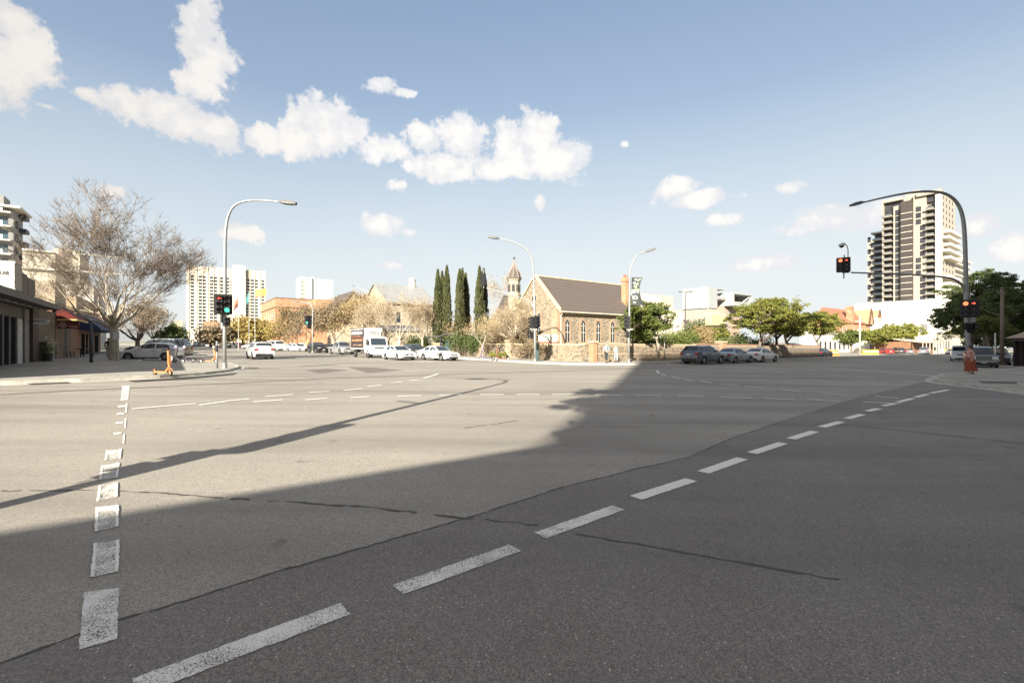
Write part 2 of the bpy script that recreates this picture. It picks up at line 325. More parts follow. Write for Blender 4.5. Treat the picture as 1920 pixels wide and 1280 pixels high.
strip([G(p,q) for p,q in ((0,740),(120,733),(240,728),(600,710),(840,702),(1000,697),(1200,691),(1290,688))],.22,.0045,4)
strip([G(p,q) for p,q in ((1240,693),(1330,697),(1450,703),(1600,713))],.12,.0069,5)
strip([G(p,q) for p,q in ((1560,795),(1700,808),(1920,832))],.05,.0072,6,.01)
strip([G(p,q) for p,q in ((870,802),(920,796),(970,788))],.03,.0046,8,.02)
gutt_shade=mat('gutter_shade_dark',(.045,.042,.038),.7,.3,4)  # shadow at the kerb foot, painted as thin dark sheets
sheet('gutter_shade',[G(*q) for q in ((240,714.2),(330,708.8),(400,703.6),(445,699.2),(437,702.6),(345,711.6),(250,716.4))],.022,gutt_shade)
sheet('gutter_shade',[G(*q) for q in ((50,719.9),(128,716.9),(132,718.2),(56,721.6))],.022,gutt_shade)
PATCH=asphalt('brown_patch',(.17,.14,.12),(.25,.215,.18),(.15,.12,.10),.2)
for q in (((570,694),(612,691),(652,694),(600,699)),((652,688),(700,689),(755,694),(690,699))):
    sheet('road_patch',[G(*p) for p in q],.0085,PATCH)
# pavements with kerbs
def corner(a0,b0,sa,sb,r,n=10):  # rounded block corner at (a0,b0), block lies towards sa,sb
    ca,cb=a0+sa*r,b0+sb*r; out=[]
    for k in range(n+1):
        t=k/n*math.pi/2; out.append((ca-sa*r*math.cos(t),cb-sb*r*math.sin(t)))
    return out   # from a=a0 side to b=b0 side
def pave(name,edge,rest,label=None):
    e=[Vector(p[:2]) for p in edge]; g=M(); g.prism([tuple(p) for p in e]+[tuple(p) for p in rest],lambda p:gz(p[0])-.3,lambda p:gz(p[0])+KH)
    struct(g.build(name,PAVE))
    k=M()
    for i in range(len(e)-1):
        a,b=e[i],e[i+1]; d=(b-a).normalized(); n0=(e[i]-e[max(i-1,0)]).normalized() if i else d; n1=(e[min(i+2,len(e)-1)]-b).normalized() if i+2<len(e) else d
        N0=((n0+d)/2).normalized(); N1=((n1+d)/2).normalized()
        O=lambda N,s:Vector((-N.y,N.x))*s
        out=.012*SIDE; inn=-.16*SIDE
        q=[a+O(N0,out),b+O(N1,out),b+O(N1,inn),a+O(N0,inn)]
        k.prism([tuple(v) for v in q],lambda p:gz(p[0])-.1,lambda p:gz(p[0])+KH+.004)
        gq=[a+O(N0,out+.3*SIDE),b+O(N1,out+.3*SIDE),b+O(N1,out),a+O(N0,out)]
        k.prism([tuple(v) for v in gq],lambda p:gz(p[0])-.1,lambda p:gz(p[0])+.010)
    struct(k.build('kerb',KERB))
SIDE=1
# far corner block (church side)
cc=[w2(a,b) for a,b in corner(25.2,24.7,1,1,6)]
cc=[w2(25.2,420)]+[w2(25.2,60),w2(25.2,40)]+cc+[w2(60,24.7),w2(400,24.7)]
pave('pavement',cc,[w2(400,400),w2(200,420)])
# left corner block
le=[(-60.,-13.),G(-330,738),G(-120,729),G(0,722),G(150,716),G(300,709),G(380,703),G(425,697.5),G(446,692),G(447,688),G(430,683.5),G(395,681)]
le=[Vector(p[:2]) for p in le]+[w2(44,-1.0),w2(44.6,-2.2),w2(90,-2.2),w2(400,-2.2)]
SIDE=1
pave('pavement',le[::-1],[(-90,-20),w2(400,-90)])
# right corner block
re=[w2(6.0,420),w2(6.0,60),w2(6.4,45)]+[G(1765,705),G(1750,711),G(1750,716),G(1772,720),G(1850,729),G(1920,738),G(2060,757)]
pave('pavement',re[::-1],[w2(-60,420),w2(-60,30)])
# ---------------------------------------------------------------- painted markings
def quads(qs,m,name='road_marking',lift=.009):
    g=M()
    for q in qs:
        q=[Vector(p[:2]) for p in q]; P=[]
        for a,b in zip(q,q[1:]+q[:1]):
            n=max(1,int((b-a).length/.035)) if a.length<11 else 1
            for k in range(n):
                p=a.lerp(b,k/n); w=.007*noise.noise(Vector((p.x*16,p.y*16,len(qs))))+.006*noise.noise(Vector((p.x*50,p.y*50,7))); d=(b-a).normalized(); P.append(p+Vector((-d.y,d.x))*(w if n>1 and k else 0))
        g.face([(p.x,p.y,gz(p.x)+lift) for p in P])
    return struct(g.build(name,m))
def line(p,q,wd,ends=None):
    a=Vector(G(*p)[:2]); b=Vector(G(*q)[:2]); d=(b-a).normalized(); n=Vector((-d.y,d.x))*wd/2; return [a-n,b-n,b+n,a+n]
P1=worn('paint_worn_heavy',.66,(.11,.105,.10)); P2=worn('paint_worn',.48,(.12,.115,.11)); P3=worn('paint_fresh',.12,(.15,.14,.13)); P4=worn('paint_faded',.74,(.30,.285,.25)); P5=worn('paint_thin',.2,(.3,.285,.25))
quads([line((250,1292),(648,1142),.155)],worn('paint_scuffed',.52,(.11,.105,.10)))
quads([line((746,1107),(966,1028),.15)],worn('paint_speckled',.60,(.11,.105,.10)))
quads([line((1013,1005),(1160,952),.15)],P2)
quads([line(p,q,.155) for p,q in (((1192,934),(1296,900)),((1318,886),(1392,860)),((1410,850),(1468,831)),((1483,823),(1528,809)),((1540,801),(1577,791)),((1588,785),(1617,777)),((1626,771),(1648,766)),((1655,761),(1678,757)),((1683,754),(1712,747)),((1716,745),(1740,739)),((1745,737),(1778,731)))],P3)
L0=[((158,1112),(223,1104),(219,1200),(148,1220)),((176,1020),(224,1013),(222,1073),(169,1084)),((180,952),(222,948),(222,988),(177,998)),((185,912),(221,905),(220,932),(181,941)),((190,874),(224,868),(221,896),(186,900)),((199,845),(228,842),(226,860),(196,863))]
quads([[G(*p) for p in q] for q in L0[:1]],worn('paint_speckled2',.55,(.11,.105,.10)))
quads([[G(*p) for p in q] for q in L0[1:3]],P1)
quads([[G(*p) for p in q] for q in L0[3:]],P4)
ed=[]
for q in L0[1:]:
    a,b,c,d=[Vector(G(*p)[:2]) for p in q]; u=(b-a).normalized()*.02
    ed+= [[d,a,a+u,d+u],[c-u,b-u,b,c]]
quads(ed,P5,lift=.0115)
quads([[G(x0,y),G(x0+14,y-1),G(x0+14,y+1.6),G(x0,y+2.6)] for x0,y in ((229,724),(229,728),(228,732),(228,736),(227,740),(227,744),(226,748),(221,761),(219,775),(217,792),(213,812))],P5)
quads([[G(x0,y),G(x0+3,y-1),G(x0+2,y+16),G(x0-1,y+17)] for x0,y in ((236,757),(234,785),(231,815))],P5)
th=[((248,767),(368,757)),((372,760),(425,753)),((425,752),(468,748)),((498,744),(550,740)),((475,754),(530,750)),((573,750),(613,747)),((657,746),(693,744)),((745,743),(790,742)),((823,741),(865,740)),((900,740),(945,740)),((968,740),(1012,740)),((1035,740),(1082,740)),((1115,741),(1165,741)),((1190,742),(1240,742)),((1270,743),(1320,744)),((1348,745),(1412,747)),((1433,747),(1490,750)),((1513,749),(1575,753)),((1618,754),(1690,757)),
((580,736),(617,734)),((645,732),(680,729)),((690,725),(715,722)),((733,718),(755,716)),((768,714),(785,712)),((795,709),(822,701)),
((1231,695),(1236,700)),((1240,702),(1250,704.5)),((1258,706),(1275,709)),((1282,711),(1300,714)),((1312,714),(1335,718)),((1350,720),(1385,723)),((1398,724),(1430,728)),((1460,730),(1500,734)),((1535,736),(1588,741)),((1640,743),(1685,747))]
quads([line(p,q,.13) for p,q in th],P3,lift=.0135)
quads([line(p,q,.22) for p,q in (((1425,684),(1540,689)),((1540,689),(1650,697)),((1650,697),(1768,706)),((1480,680.5),(1530,680.5)))]+[line(p,q,.12) for p,q in (((1390,696),(1412,696)),((1455,697),(1475,698)),((1510,700),(1530,701)),((1560,703),(1585,704)),((1605,706),(1640,708)))],worn('paint_worn_mid',.3,(.2,.19,.17)),lift=.0135)
for p,w_,h_ in (((1345,834),22,4),((1030,886),9,2.4),((958,877),6,1.4),((1150,862),8,1.2),((948,1140),12,4)):
    pass
# inspection covers and drain grates
def cover(px,py,r,label,lift=0.0):
    p=G(px,py,lift); o=M().lathe([(r,0),(r,.012),(r*.85,.016)],n=18).build('manhole_cover',mat('cast_iron',(.07,.065,.06),.6,.3,20,.4)); o.location=(p.x,p.y,gz(p.x)+lift+.006)
    tag(o,label,'manhole cover')
cover(470,690,.42,'round dark manhole cover in the road beside the left kerb corner')
dr=M()
a,b,c,d=[G(p,q,KH) for p,q in ((1832,714),(1908,716),(1906,719.5),(1842,718))]
dr.face([(v.x,v.y,gz(v.x)+KH+.006) for v in (a,b,c,d)]); struct(dr.build('pavement_patch',mat('dark_slot',(.06,.06,.055),.8)))
# ---------------------------------------------------------------- buildings behind the viewer that throw the foreground shade
def shade_block(name,label,a0,a1,b0,b1,h,m):
    t=thing(name,label,'building',(*w2(a0,b0),0),TH)
    g=M(); g.box(0,0,-1,b1-b0,a1-a0,h); g.build('wall',m,t)
    w=M(); 
    for s in range(int(h//3.2)):
        for k in range(int((b1-b0)//3)): w.box(k*3+.8,a1-a0,s*3.2+1,k*3+2.2,a1-a0+.05,s*3.2+2.5)
    w.build('window',GLASS,t,kind='stuff')
    return t
# ---------------------------------------------------------------- vehicles (x forward, y left, origin on the ground)
TYRE=mat('tyre_rubber',(.025,.025,.025),.85); RIM=mat('alloy_rim',(.45,.45,.46),.35,.1,5,.8); PLAST=mat('black_plastic',(.03,.03,.032),.55)
CHR=mat('chrome_trim',(.6,.6,.6),.2,.05,5,1); HL=mat('headlight_lens',(.75,.76,.78),.15,.1,30,.2); TL=mat('tail_light_lens',(.45,.02,.02),.2,.2,30); PLATE=mat('number_plate',(.75,.74,.66),.5)
INT=mat('car_interior',(.03,.03,.033),.8)
def interp(tab,x):
    for (x0,y0),(x1,y1) in zip(tab,tab[1:]):
        if x<=x1: t=(x-x0)/(x1-x0) if x1>x0 else 0; return y0+(y1-y0)*max(0,min(1,t))
    return tab[-1][1]
TYPES={
# length,width,height, belt, wheel r, front axle, rear axle, top profile [(x from nose, z of roof/hood centre)], cabin: cowl,roofF,roofR,tail
'sedan':dict(L=4.65,W=1.80,wr=.32,fa=.92,ra=3.62,belt=.92,top=[(0,.60),(.12,.70),(.5,.80),(1.35,.94),(2.15,1.38),(2.6,1.45),(3.2,1.43),(4.0,1.06),(4.45,1.02),(4.62,.92),(4.65,.7)],cab=(1.35,2.15,3.25,4.02)),
'hatch':dict(L=4.35,W=1.80,wr=.32,fa=.88,ra=3.48,belt=.95,top=[(0,.60),(.12,.72),(.5,.84),(1.1,.98),(1.95,1.42),(2.5,1.49),(3.5,1.44),(4.10,1.08),(4.27,.95),(4.35,.7)],cab=(1.1,1.95,3.55,4.12)),
'suv':dict(L=4.6,W=1.87,wr=.37,fa=.92,ra=3.62,belt=1.05,top=[(0,.70),(.1,.88),(.5,1.0),(1.25,1.10),(1.95,1.60),(2.4,1.68),(4.0,1.63),(4.45,1.18),(4.55,1.0),(4.6,.75)],cab=(1.25,1.95,4.02,4.46)),
'pickup':dict(L=5.1,W=1.88,wr=.39,fa=.95,ra=4.0,belt=1.08,top=[(0,.75),(.08,.95),(.45,1.06),(1.35,1.14),(2.0,1.70),(2.35,1.78),(3.15,1.76),(3.45,1.12),(3.55,1.10),(5.0,1.09),(5.1,.9)],cab=(1.35,2.0,3.15,3.47)),
'wagon4':dict(L=4.9,W=1.93,wr=.40,fa=.90,ra=3.75,belt=1.15,top=[(0,.80),(.08,1.02),(.45,1.12),(1.35,1.20),(1.85,1.78),(2.3,1.88),(4.5,1.86),(4.78,1.25),(4.86,1.0),(4.9,.8)],cab=(1.35,1.85,4.5,4.8)),
'van':dict(L=4.9,W=1.9,wr=.34,fa=.85,ra=3.85,belt=1.15,top=[(0,.70),(.08,.95),(.35,1.12),(.7,1.25),(1.3,1.80),(1.8,1.95),(4.7,1.95),(4.84,1.3),(4.88,1.0),(4.9,.8)],cab=(.7,1.3,4.7,4.85))}
def car(kind,paint,label,cat,loc,head,group=None,taxi=False,bars=False,lite=False,zs=1.0):
    T=TYPES[kind]; L,Wd,wr=T['L'],T['W'],T['wr']; hw=Wd/2; t=thing('parked_car' if group else 'car',label,cat,loc,head,group)
    if zs!=1: t.scale=(zs,zs,zs)
    x0=L/2; top=T['top']; c0,c1,c2,c3=T['cab']; belt=T['belt']; ar=wr+.055
    xs=set([0,.06,.15,.35,.6,L-.04,L-.1,L-.22,L,c0,c1,c2,c3,(c0+c1)/2,(c2+c3)/2,(c1+c2)/2-.05,(c1+c2)/2+.05])
    for a in (T['fa'],T['ra']):
        for k in range(9): xs.add(round(a+ar*math.cos(math.pi*k/8),3))
    for k in range(int(L/.3)): xs.add(k*.3)
    xs=sorted(xs); xs=[x for i,x in enumerate(xs) if i==0 or x-xs[i-1]>.012]
    def sec(x):
        e=max(0,1-x/.55); r=max(0,1-(L-x)/.45); w=hw*(1-.16*e**2-.10*r**2)
        zb=.20+.10*e**2+.12*r**2
        for a in (T['fa'],T['ra']):
            d=x-a
            if abs(d)<ar: zb=max(zb,wr+math.sqrt(max(0,ar*ar-d*d)))
        zt=interp(top,x); incab=c0-1e-6<=x<=c3+1e-6
        sh=min(belt+.04*(x/L),zt-.03)
        if incab:
            f=1
            if x<c1: f=(x-c0)/(c1-c0)
            if x>c2: f=(c3-x)/(c3-c2)
            wt=hw*(.88-.16*f); 
            if kind=='van': wt=hw*(.92-.1*f)
            sh=min(sh,zt-.02)
        else: wt=w*.86
        ze=zt-.035 if incab else zt-.02
        zl=max(zb+.02,.32)
        return [(w*.93,zb),(w*.985,max(zb+.005,min(.42,sh-.12))),(w,max(zb+.01,min(.62,sh-.07))),(w*.985,max(zb+.015,sh-.03)),(w*.955,sh),(wt,ze),(wt*.7,zt-.006),(0,zt)]
    g=M(); rings=[]
    for x in xs:
        s=sec(x); ring=[(y,z) for y,z in s]+[(-y,z) for y,z in s[-2::-1]]
        rings.append([g.pt((x0-x,y,z)) for y,z in ring])
    for A,B_ in zip(rings,rings[1:]):
        for j in range(len(A)-1): g.idx((A[j],A[j+1],B_[j+1],B_[j]))
        g.idx((A[-1],A[0],B_[0],B_[-1]))
    g.idx(rings[0]); g.idx(rings[-1][::-1])
    body=g.build('body',paint,t,smooth=True)
    md=body.modifiers.new('e','EDGE_SPLIT'); md.split_angle=math.radians(34)
    def P(x,k,u,off=.012):   # point on section between ring points k,k+1
        s=sec(x); y=s[k][0]+(s[k+1][0]-s[k][0])*u; z=s[k][1]+(s[k+1][1]-s[k][1])*u; return y,z
    # glazing sits proud of the shell by a centimetre
    def pane(name,stations,ks,side=0,m=GLASS,out=(0,0,0),vis=True):
        w=M(); O=Vector(out); R=[]
        for x,marg in stations:
            s=sec(x); pts=[]
            for (k,u) in ks:
                y,z=P(x,k,u); pts.append((x0-x,y,z))
            R.append([Vector(p) for p in pts])
        return R
    ym=.90
    def across(xa,xb,ua,nm,nx):
        w=M(); rows=[]
        for i in range(5):
            f=i/4; x=xa+(xb-xa)*f; s=sec(x); zt=s[7][1]; ye=s[5][0]*ym; ze=s[5][1]
            q=[(x0-x+nx*.014,ye,ze+.014),(x0-x+nx*.014,s[6][0]*ym,s[6][1]+.014),(x0-x+nx*.014,0,zt+.014),(x0-x+nx*.014,-s[6][0]*ym,s[6][1]+.014),(x0-x+nx*.014,-ye,ze+.014)]
            rows.append([w.pt(p) for p in q])
        for A,B_ in zip(rows,rows[1:]):
            for j in range(4): w.idx((A[j],A[j+1],B_[j+1],B_[j]))
        w.build(nm,GLASS,t,smooth=True)
    dw=(c1-c0); across(c0+dw*.08,c1-dw*.04,0,'windscreen',1)
    dr=(c3-c2); across(c2+dr*.10,c3-dr*.22,0,'rear_window',-1)
    mid=(c1+c2)/2+.02
    spans=[(c0+dw*.55,mid-.05),(mid+.05,c2+dr*.35)]
    if kind in('suv','wagon4','van'): spans=[(c0+dw*.5,mid-.35),(mid-.27,mid+.62),(mid+.70,c2+dr*.1)]
    if kind=='pickup': spans=[(c0+dw*.5,mid-.02),(mid+.05,c2-.02)]
    if kind=='van': spans=spans[:1] if not lite else spans
    for sgn in (1,-1):
        for xa,xb in spans:
            w=M(); lo=[];hi=[]
            for i in range(6):
                x=xa+(xb-xa)*i/5; s=sec(x); (ya,za),(yb,zb)=s[4],s[5]; u0,u1=.08,.88
                if zb-za<.06: u0,u1=.45,.5
                lo.append(w.pt((x0-x,sgn*(ya+(yb-ya)*u0+.014),za+(zb-za)*u0))); hi.append(w.pt((x0-x,sgn*(ya+(yb-ya)*u1+.014),za+(zb-za)*u1)))
            for i in range(5): w.idx((lo[i],lo[i+1],hi[i+1],hi[i]))
            w.build('side_window',GLASS,t)
        for a in (T['fa'],T['ra']):
            w=M(); cy=sgn*(hw-.11); w.disc((x0-a,cy-sgn*.10,wr),(0,sgn,0),wr*.62,wr,.20,20)
            ty=w.build('wheel',TYRE,t)
            w=M(); w.disc((x0-a,cy+sgn*.05,wr),(0,sgn,0),0,wr*.20,.035,10)
            for q in range(5 if not lite else 0):
                an=q*2*math.pi/5; d=Vector((math.cos(an),0,math.sin(an))); e=Vector((-math.sin(an),0,math.cos(an)))*.045*wr/.35
                c=Vector((x0-a,cy+sgn*.055,wr)); w.face([c+d*.05-e*1.3,c+d*wr*.6-e,c+d*wr*.6+e,c+d*.05+e*1.3])
            w.disc((x0-a,cy+sgn*.03,wr),(0,sgn,0),wr*.54,wr*.64,.05,20); w.disc((x0-a,cy-sgn*.02,wr),(0,sgn,0),0,wr*.6,.02,14)
            w.build('rim',RIM,ty)
        if not lite:
            w=M(); x=c0+dw*.75; s=sec(x); w.box(x0-x-.07,min(sgn*(s[4][0]),sgn*(s[4][0]+.2)),s[4][1]+.02,x0-x+.06,max(sgn*(s[4][0]),sgn*(s[4][0]+.2)),s[4][1]+.16,.03); w.build('mirror',paint if kind!='pickup' else PLAST,t)
            for xd in (spans[0][0]-.12,spans[0][1]+.05,spans[-1][1] if len(spans)>1 else spans[0][1]+1):
                s=sec(xd); M().box(x0-xd-.006,sgn*s[2][0]-.004,.36,x0-xd+.006,sgn*s[2][0]+.006,s[4][1]-.04).build('door_seam',PLAST,t)
            for xd in (spans[0][1]-.12,(spans[1][1]-.22) if len(spans)>1 else spans[0][1]+.9):
                s=sec(xd); M().box(x0-xd-.09,sgn*s[3][0]-.01,s[4][1]-.16,x0-xd+.09,sgn*s[3][0]+.025,s[4][1]-.125).build('door_handle',PLAST,t)
            M().box(-(T['ra']-T['fa'])/2+x0-(T['fa']+T['ra'])/2+ar,sgn*hw*.985-.02,.21,(T['ra']-T['fa'])/2+x0-(T['fa']+T['ra'])/2-ar,sgn*hw*.985+.012,.27).build('side_skirt',PLAST,t)
        # lamps
        zt=interp(top,.25); w=M(); w.extr([(-.17,-.05),(.14,-.07),(.20,.06),(-.10,.075)],(x0-.115,sgn*hw*.66,zt-.14),(0,sgn,0),(0,0,1),(.07,0,0)); 
        w.extr([(0,-.05),(.28,.0),(.30,.06),(0,.075)],(x0-.14,sgn*(hw*.87),zt-.14),(-1,0,0),(0,0,1),(0,sgn*.05,0)); w.build('headlight',HL,t)
        zr=min(belt,interp(top,L-.06))-.08; w=M(); w.box(-x0-.012,sgn*hw*.60 if sgn>0 else -hw*.90,zr-.10,-x0+.09,sgn*hw*.90 if sgn>0 else -hw*.60,zr+.07)
        w.box(-x0+.05,min(sgn*hw*.86,sgn*hw*.935),zr-.08,-x0+.32,max(sgn*hw*.86,sgn*hw*.935),zr+.06); w.build('tail_light',TL,t)
    zt=interp(top,.1); w=M(); gk=.52 if kind=='wagon4' else .42; w.box(x0-.05,-hw*gk,zt-(.34 if kind=='wagon4' else .20),x0+.018,hw*gk,zt-.07,.01); gr=w.build('grille',PLAST,t)
    if kind=='wagon4':
        for q in range(4): M().box(x0+.019,-hw*.5,zt-.32+q*.065,x0+.03,hw*.5,zt-.29+q*.065).build('grille_bar',CHR,gr)
        for sg in (1,-1): M().box(x0-.02,sg*hw*.72-.2,zt-.30,x0+.035,sg*hw*.72+.2,zt-.10,.02).build('headlight',HL,t)
        M().box(x0-.1,-hw*.9,.50,x0+.06,hw*.9,.66,.02).build('bumper_bar',CHR,t)
    w=M(); w.box(x0-.06,-hw*.62,.27,x0+.014,hw*.62,.39,.01); w.build('front_bumper',PLAST,t)
    w=M(); w.box(-x0-.02,-hw*.80,.26,-x0+.1,hw*.80,.42 if kind!='suv' else .52,.02); w.build('rear_bumper',PLAST,t)
    w=M(); w.box(x0+.014,-.18,.42,x0+.022,.18,.53); w.build('number_plate',PLATE,t)
    w=M(); w.box(-x0-.022,-.18,zr-.12,-x0-.008,.18,zr-.01); w.build('number_plate',PLATE,t)
    w=M(); w.box(-x0+.3,-hw*.82,.18,x0-.3,hw*.82,.36); w.build('underbody',PLAST,t)
    if taxi:
        w=M(); w.box(-.08,-.32,interp(top,c1+.5)+.02,.12,.32,interp(top,c1+.5)+.17,.03); w.build('roof_sign',mat('sign_white',(.8,.8,.78),.5),t)
    if bars:
        w=M()
        for xx in (x0-c1-.5,x0-c2+.5): w.box(xx-.03,-hw*.66,interp(top,x0-xx)+.02,xx+.03,hw*.66,interp(top,x0-xx)+.07)
        w.build('roof_bar',PLAST,t)
    return t
def paint(n,c,metal=.0,rough=.28): return mat('car_paint_'+n,c,rough,.04,1,metal,0,.6,.9)
WHITE=paint('white',(.80,.80,.78)); SILV=paint('silver',(.50,.51,.52),.6,.3); GREY=paint('grey',(.13,.145,.165),.5); DGREY=paint('dark_grey',(.06,.065,.075),.5); BLK=paint('black',(.012,.012,.014)); RED=paint('red',(.45,.03,.025)); YEL=paint('yellow',(.75,.45,.02)); LGREY=paint('light_grey',(.34,.36,.39),.6)
HA=math.atan2(Av.y,Av.x); HB=math.atan2(Bv.y,Bv.x)
def at(px,py,lift=0): p=G(px,py,lift); return (p.x,p.y,gz(p.x)+lift)
def pos(a,b,lift=0): p=w2(a,b); return (p.x,p.y,gz(p.x)+lift)
# left street
car('hatch',WHITE,'white hatchback parked beside the big bare plane tree','car',at(284,675.2),math.radians(196))
car('wagon4',DGREY,'dark car parked behind the white hatchback, only its roof line showing','car',at(300,671.5),math.radians(194))
car('suv',WHITE,'white four wheel drive seen from behind, driving away up the left street','car',at(487,672.3),HA+.05,bars=True,zs=.98)
# queue coming towards the crossing
car('sedan',WHITE,'white sedan in front of the delivery truck, waiting at the lights','car',at(748,674.4),HA+math.pi+.05,zs=.98)
car('sedan',WHITE,'white sedan standing alone at the right end of the waiting queue','car',at(822,675.2),HA+math.pi+.22,zs=.98)
car('suv',DGREY,'dark car half hidden between the two white sedans','car',at(778,669.5),HA+math.pi,zs=.95)
car('suv',BLK,'black four wheel drive coming down the left street, left of the silver pickup','car',at(596,661.2),HA+math.pi+.15)
car('pickup',SILV,'silver pickup waiting behind the delivery truck','pickup truck',at(640,664.0),HA+math.pi+.12)
car('sedan',BLK,'black car showing between the black four wheel drive and the silver pickup','car',at(618,659.2),HA+math.pi,lite=True)
rw='cars parked along the right side of the left street'
for i,(px,py,k,c,lb) in enumerate(((518,657.5,'van',WHITE,'white van parked at the left end of the row beyond the white four wheel drive'),(541,657,'sedan',WHITE,'white sedan parked beside the white van in the far row'),(557,658.5,'sedan',WHITE,'low white sedan in the middle of the far row of white cars'),(572,656.5,'hatch',WHITE,'white hatchback at the right end of the far row of white cars'),(503,655.5,'hatch',WHITE,'white car mostly hidden behind the white four wheel drive'))):
    car(k,c,lb,'car',at(px,py),math.radians(-18 if k!='van' else -40),rw,lite=True)
fr='cars far up the left street'
for i,(px,py,k,c,lb,hd) in enumerate(((368,650.2,'suv',LGREY,'grey four wheel drive far up the left street, left in its group',0),(379,649.8,'suv',SILV,'silver four wheel drive in the far group left of the signal pole',.3),(392,650.0,'sedan',SILV,'silver sedan between the far four wheel drives',2.6),(403,650.6,'van',WHITE,'white van far up the street just left of the signal pole',2.0),(352,648.8,'sedan',WHITE,'small white sedan at the very far end of the left street',1.8),(432,651.8,'sedan',SILV,'pale sedan just right of the green signal pole, far up the street',2.5),(441,651.0,'hatch',RED,'dull red hatchback parked under the far trees right of the signal pole',2.5),(415,650.5,'hatch',DGREY,'dark hatchback seen just left of the signal pole base',2.2),(338,648.5,'van',LGREY,'pale van at the far left end of the street beyond the hatchback roof',1.9),(470,653.5,'sedan',WHITE,'white sedan far back, left of the white four wheel drive',2.4))):
    car(k,c,lb,'car',at(px,py),HA+hd,fr,lite=True)
# right street, far kerb
car('suv',GREY,'grey four wheel drive parked at the stone wall, first of the parked row','car',pos(24.0,38.9),HB,'cars parked by the stone wall')
car('sedan',LGREY,'grey sedan parked behind the grey four wheel drive and ahead of the white taxi','car',pos(24.0,44.2),HB,'cars parked by the stone wall')
car('sedan',WHITE,'white taxi with a roof sign parked under the trees','taxi',pos(24.1,49.6),HB,'cars parked by the stone wall',taxi=True)
car('suv',DGREY,'dark blue grey four wheel drive parked alone beyond the trees','car',at(1524,669.0),HB+.05)
car('hatch',DGREY,'small dark hatchback tucked in front of the lone dark four wheel drive','car',at(1541,669.5),HB,lite=True)
car('hatch',RED,'red hatchback parked beside the yellow barriers','car',at(1657,664.5),HB+.9,lite=True)
car('suv',BLK,'black four wheel drive parked right of the red hatchback','car',at(1682,664.6),HB+.6,lite=True)
car('sedan',LGREY,'grey sedan parked at the far right of the red hatchback group','car',at(1697,664.2),HB+.7,lite=True)
car('pickup',LGREY,'dusty grey pickup seen from behind, outside the far shop veranda','pickup truck',at(1733,665),HB+.15,lite=True,zs=1.0)
car('sedan',WHITE,'small white sedan coming up the far lane left of the black off-roader','car',at(1784,664.8),HB+math.pi,lite=True)
car('wagon4',BLK,'big black off-roader with a chrome grille waiting behind the woman on the corner','car',at(1838,687.5),HB+math.pi+.25,zs=.95)
car('van',WHITE,'white van behind the black off-roader','van',at(1801,676),HB+math.pi+.2,lite=True)
car('suv',DGREY,'dark car parked at the right of the black off-roader by the leaning pole','car',at(1868,683),HB+math.pi+.2)
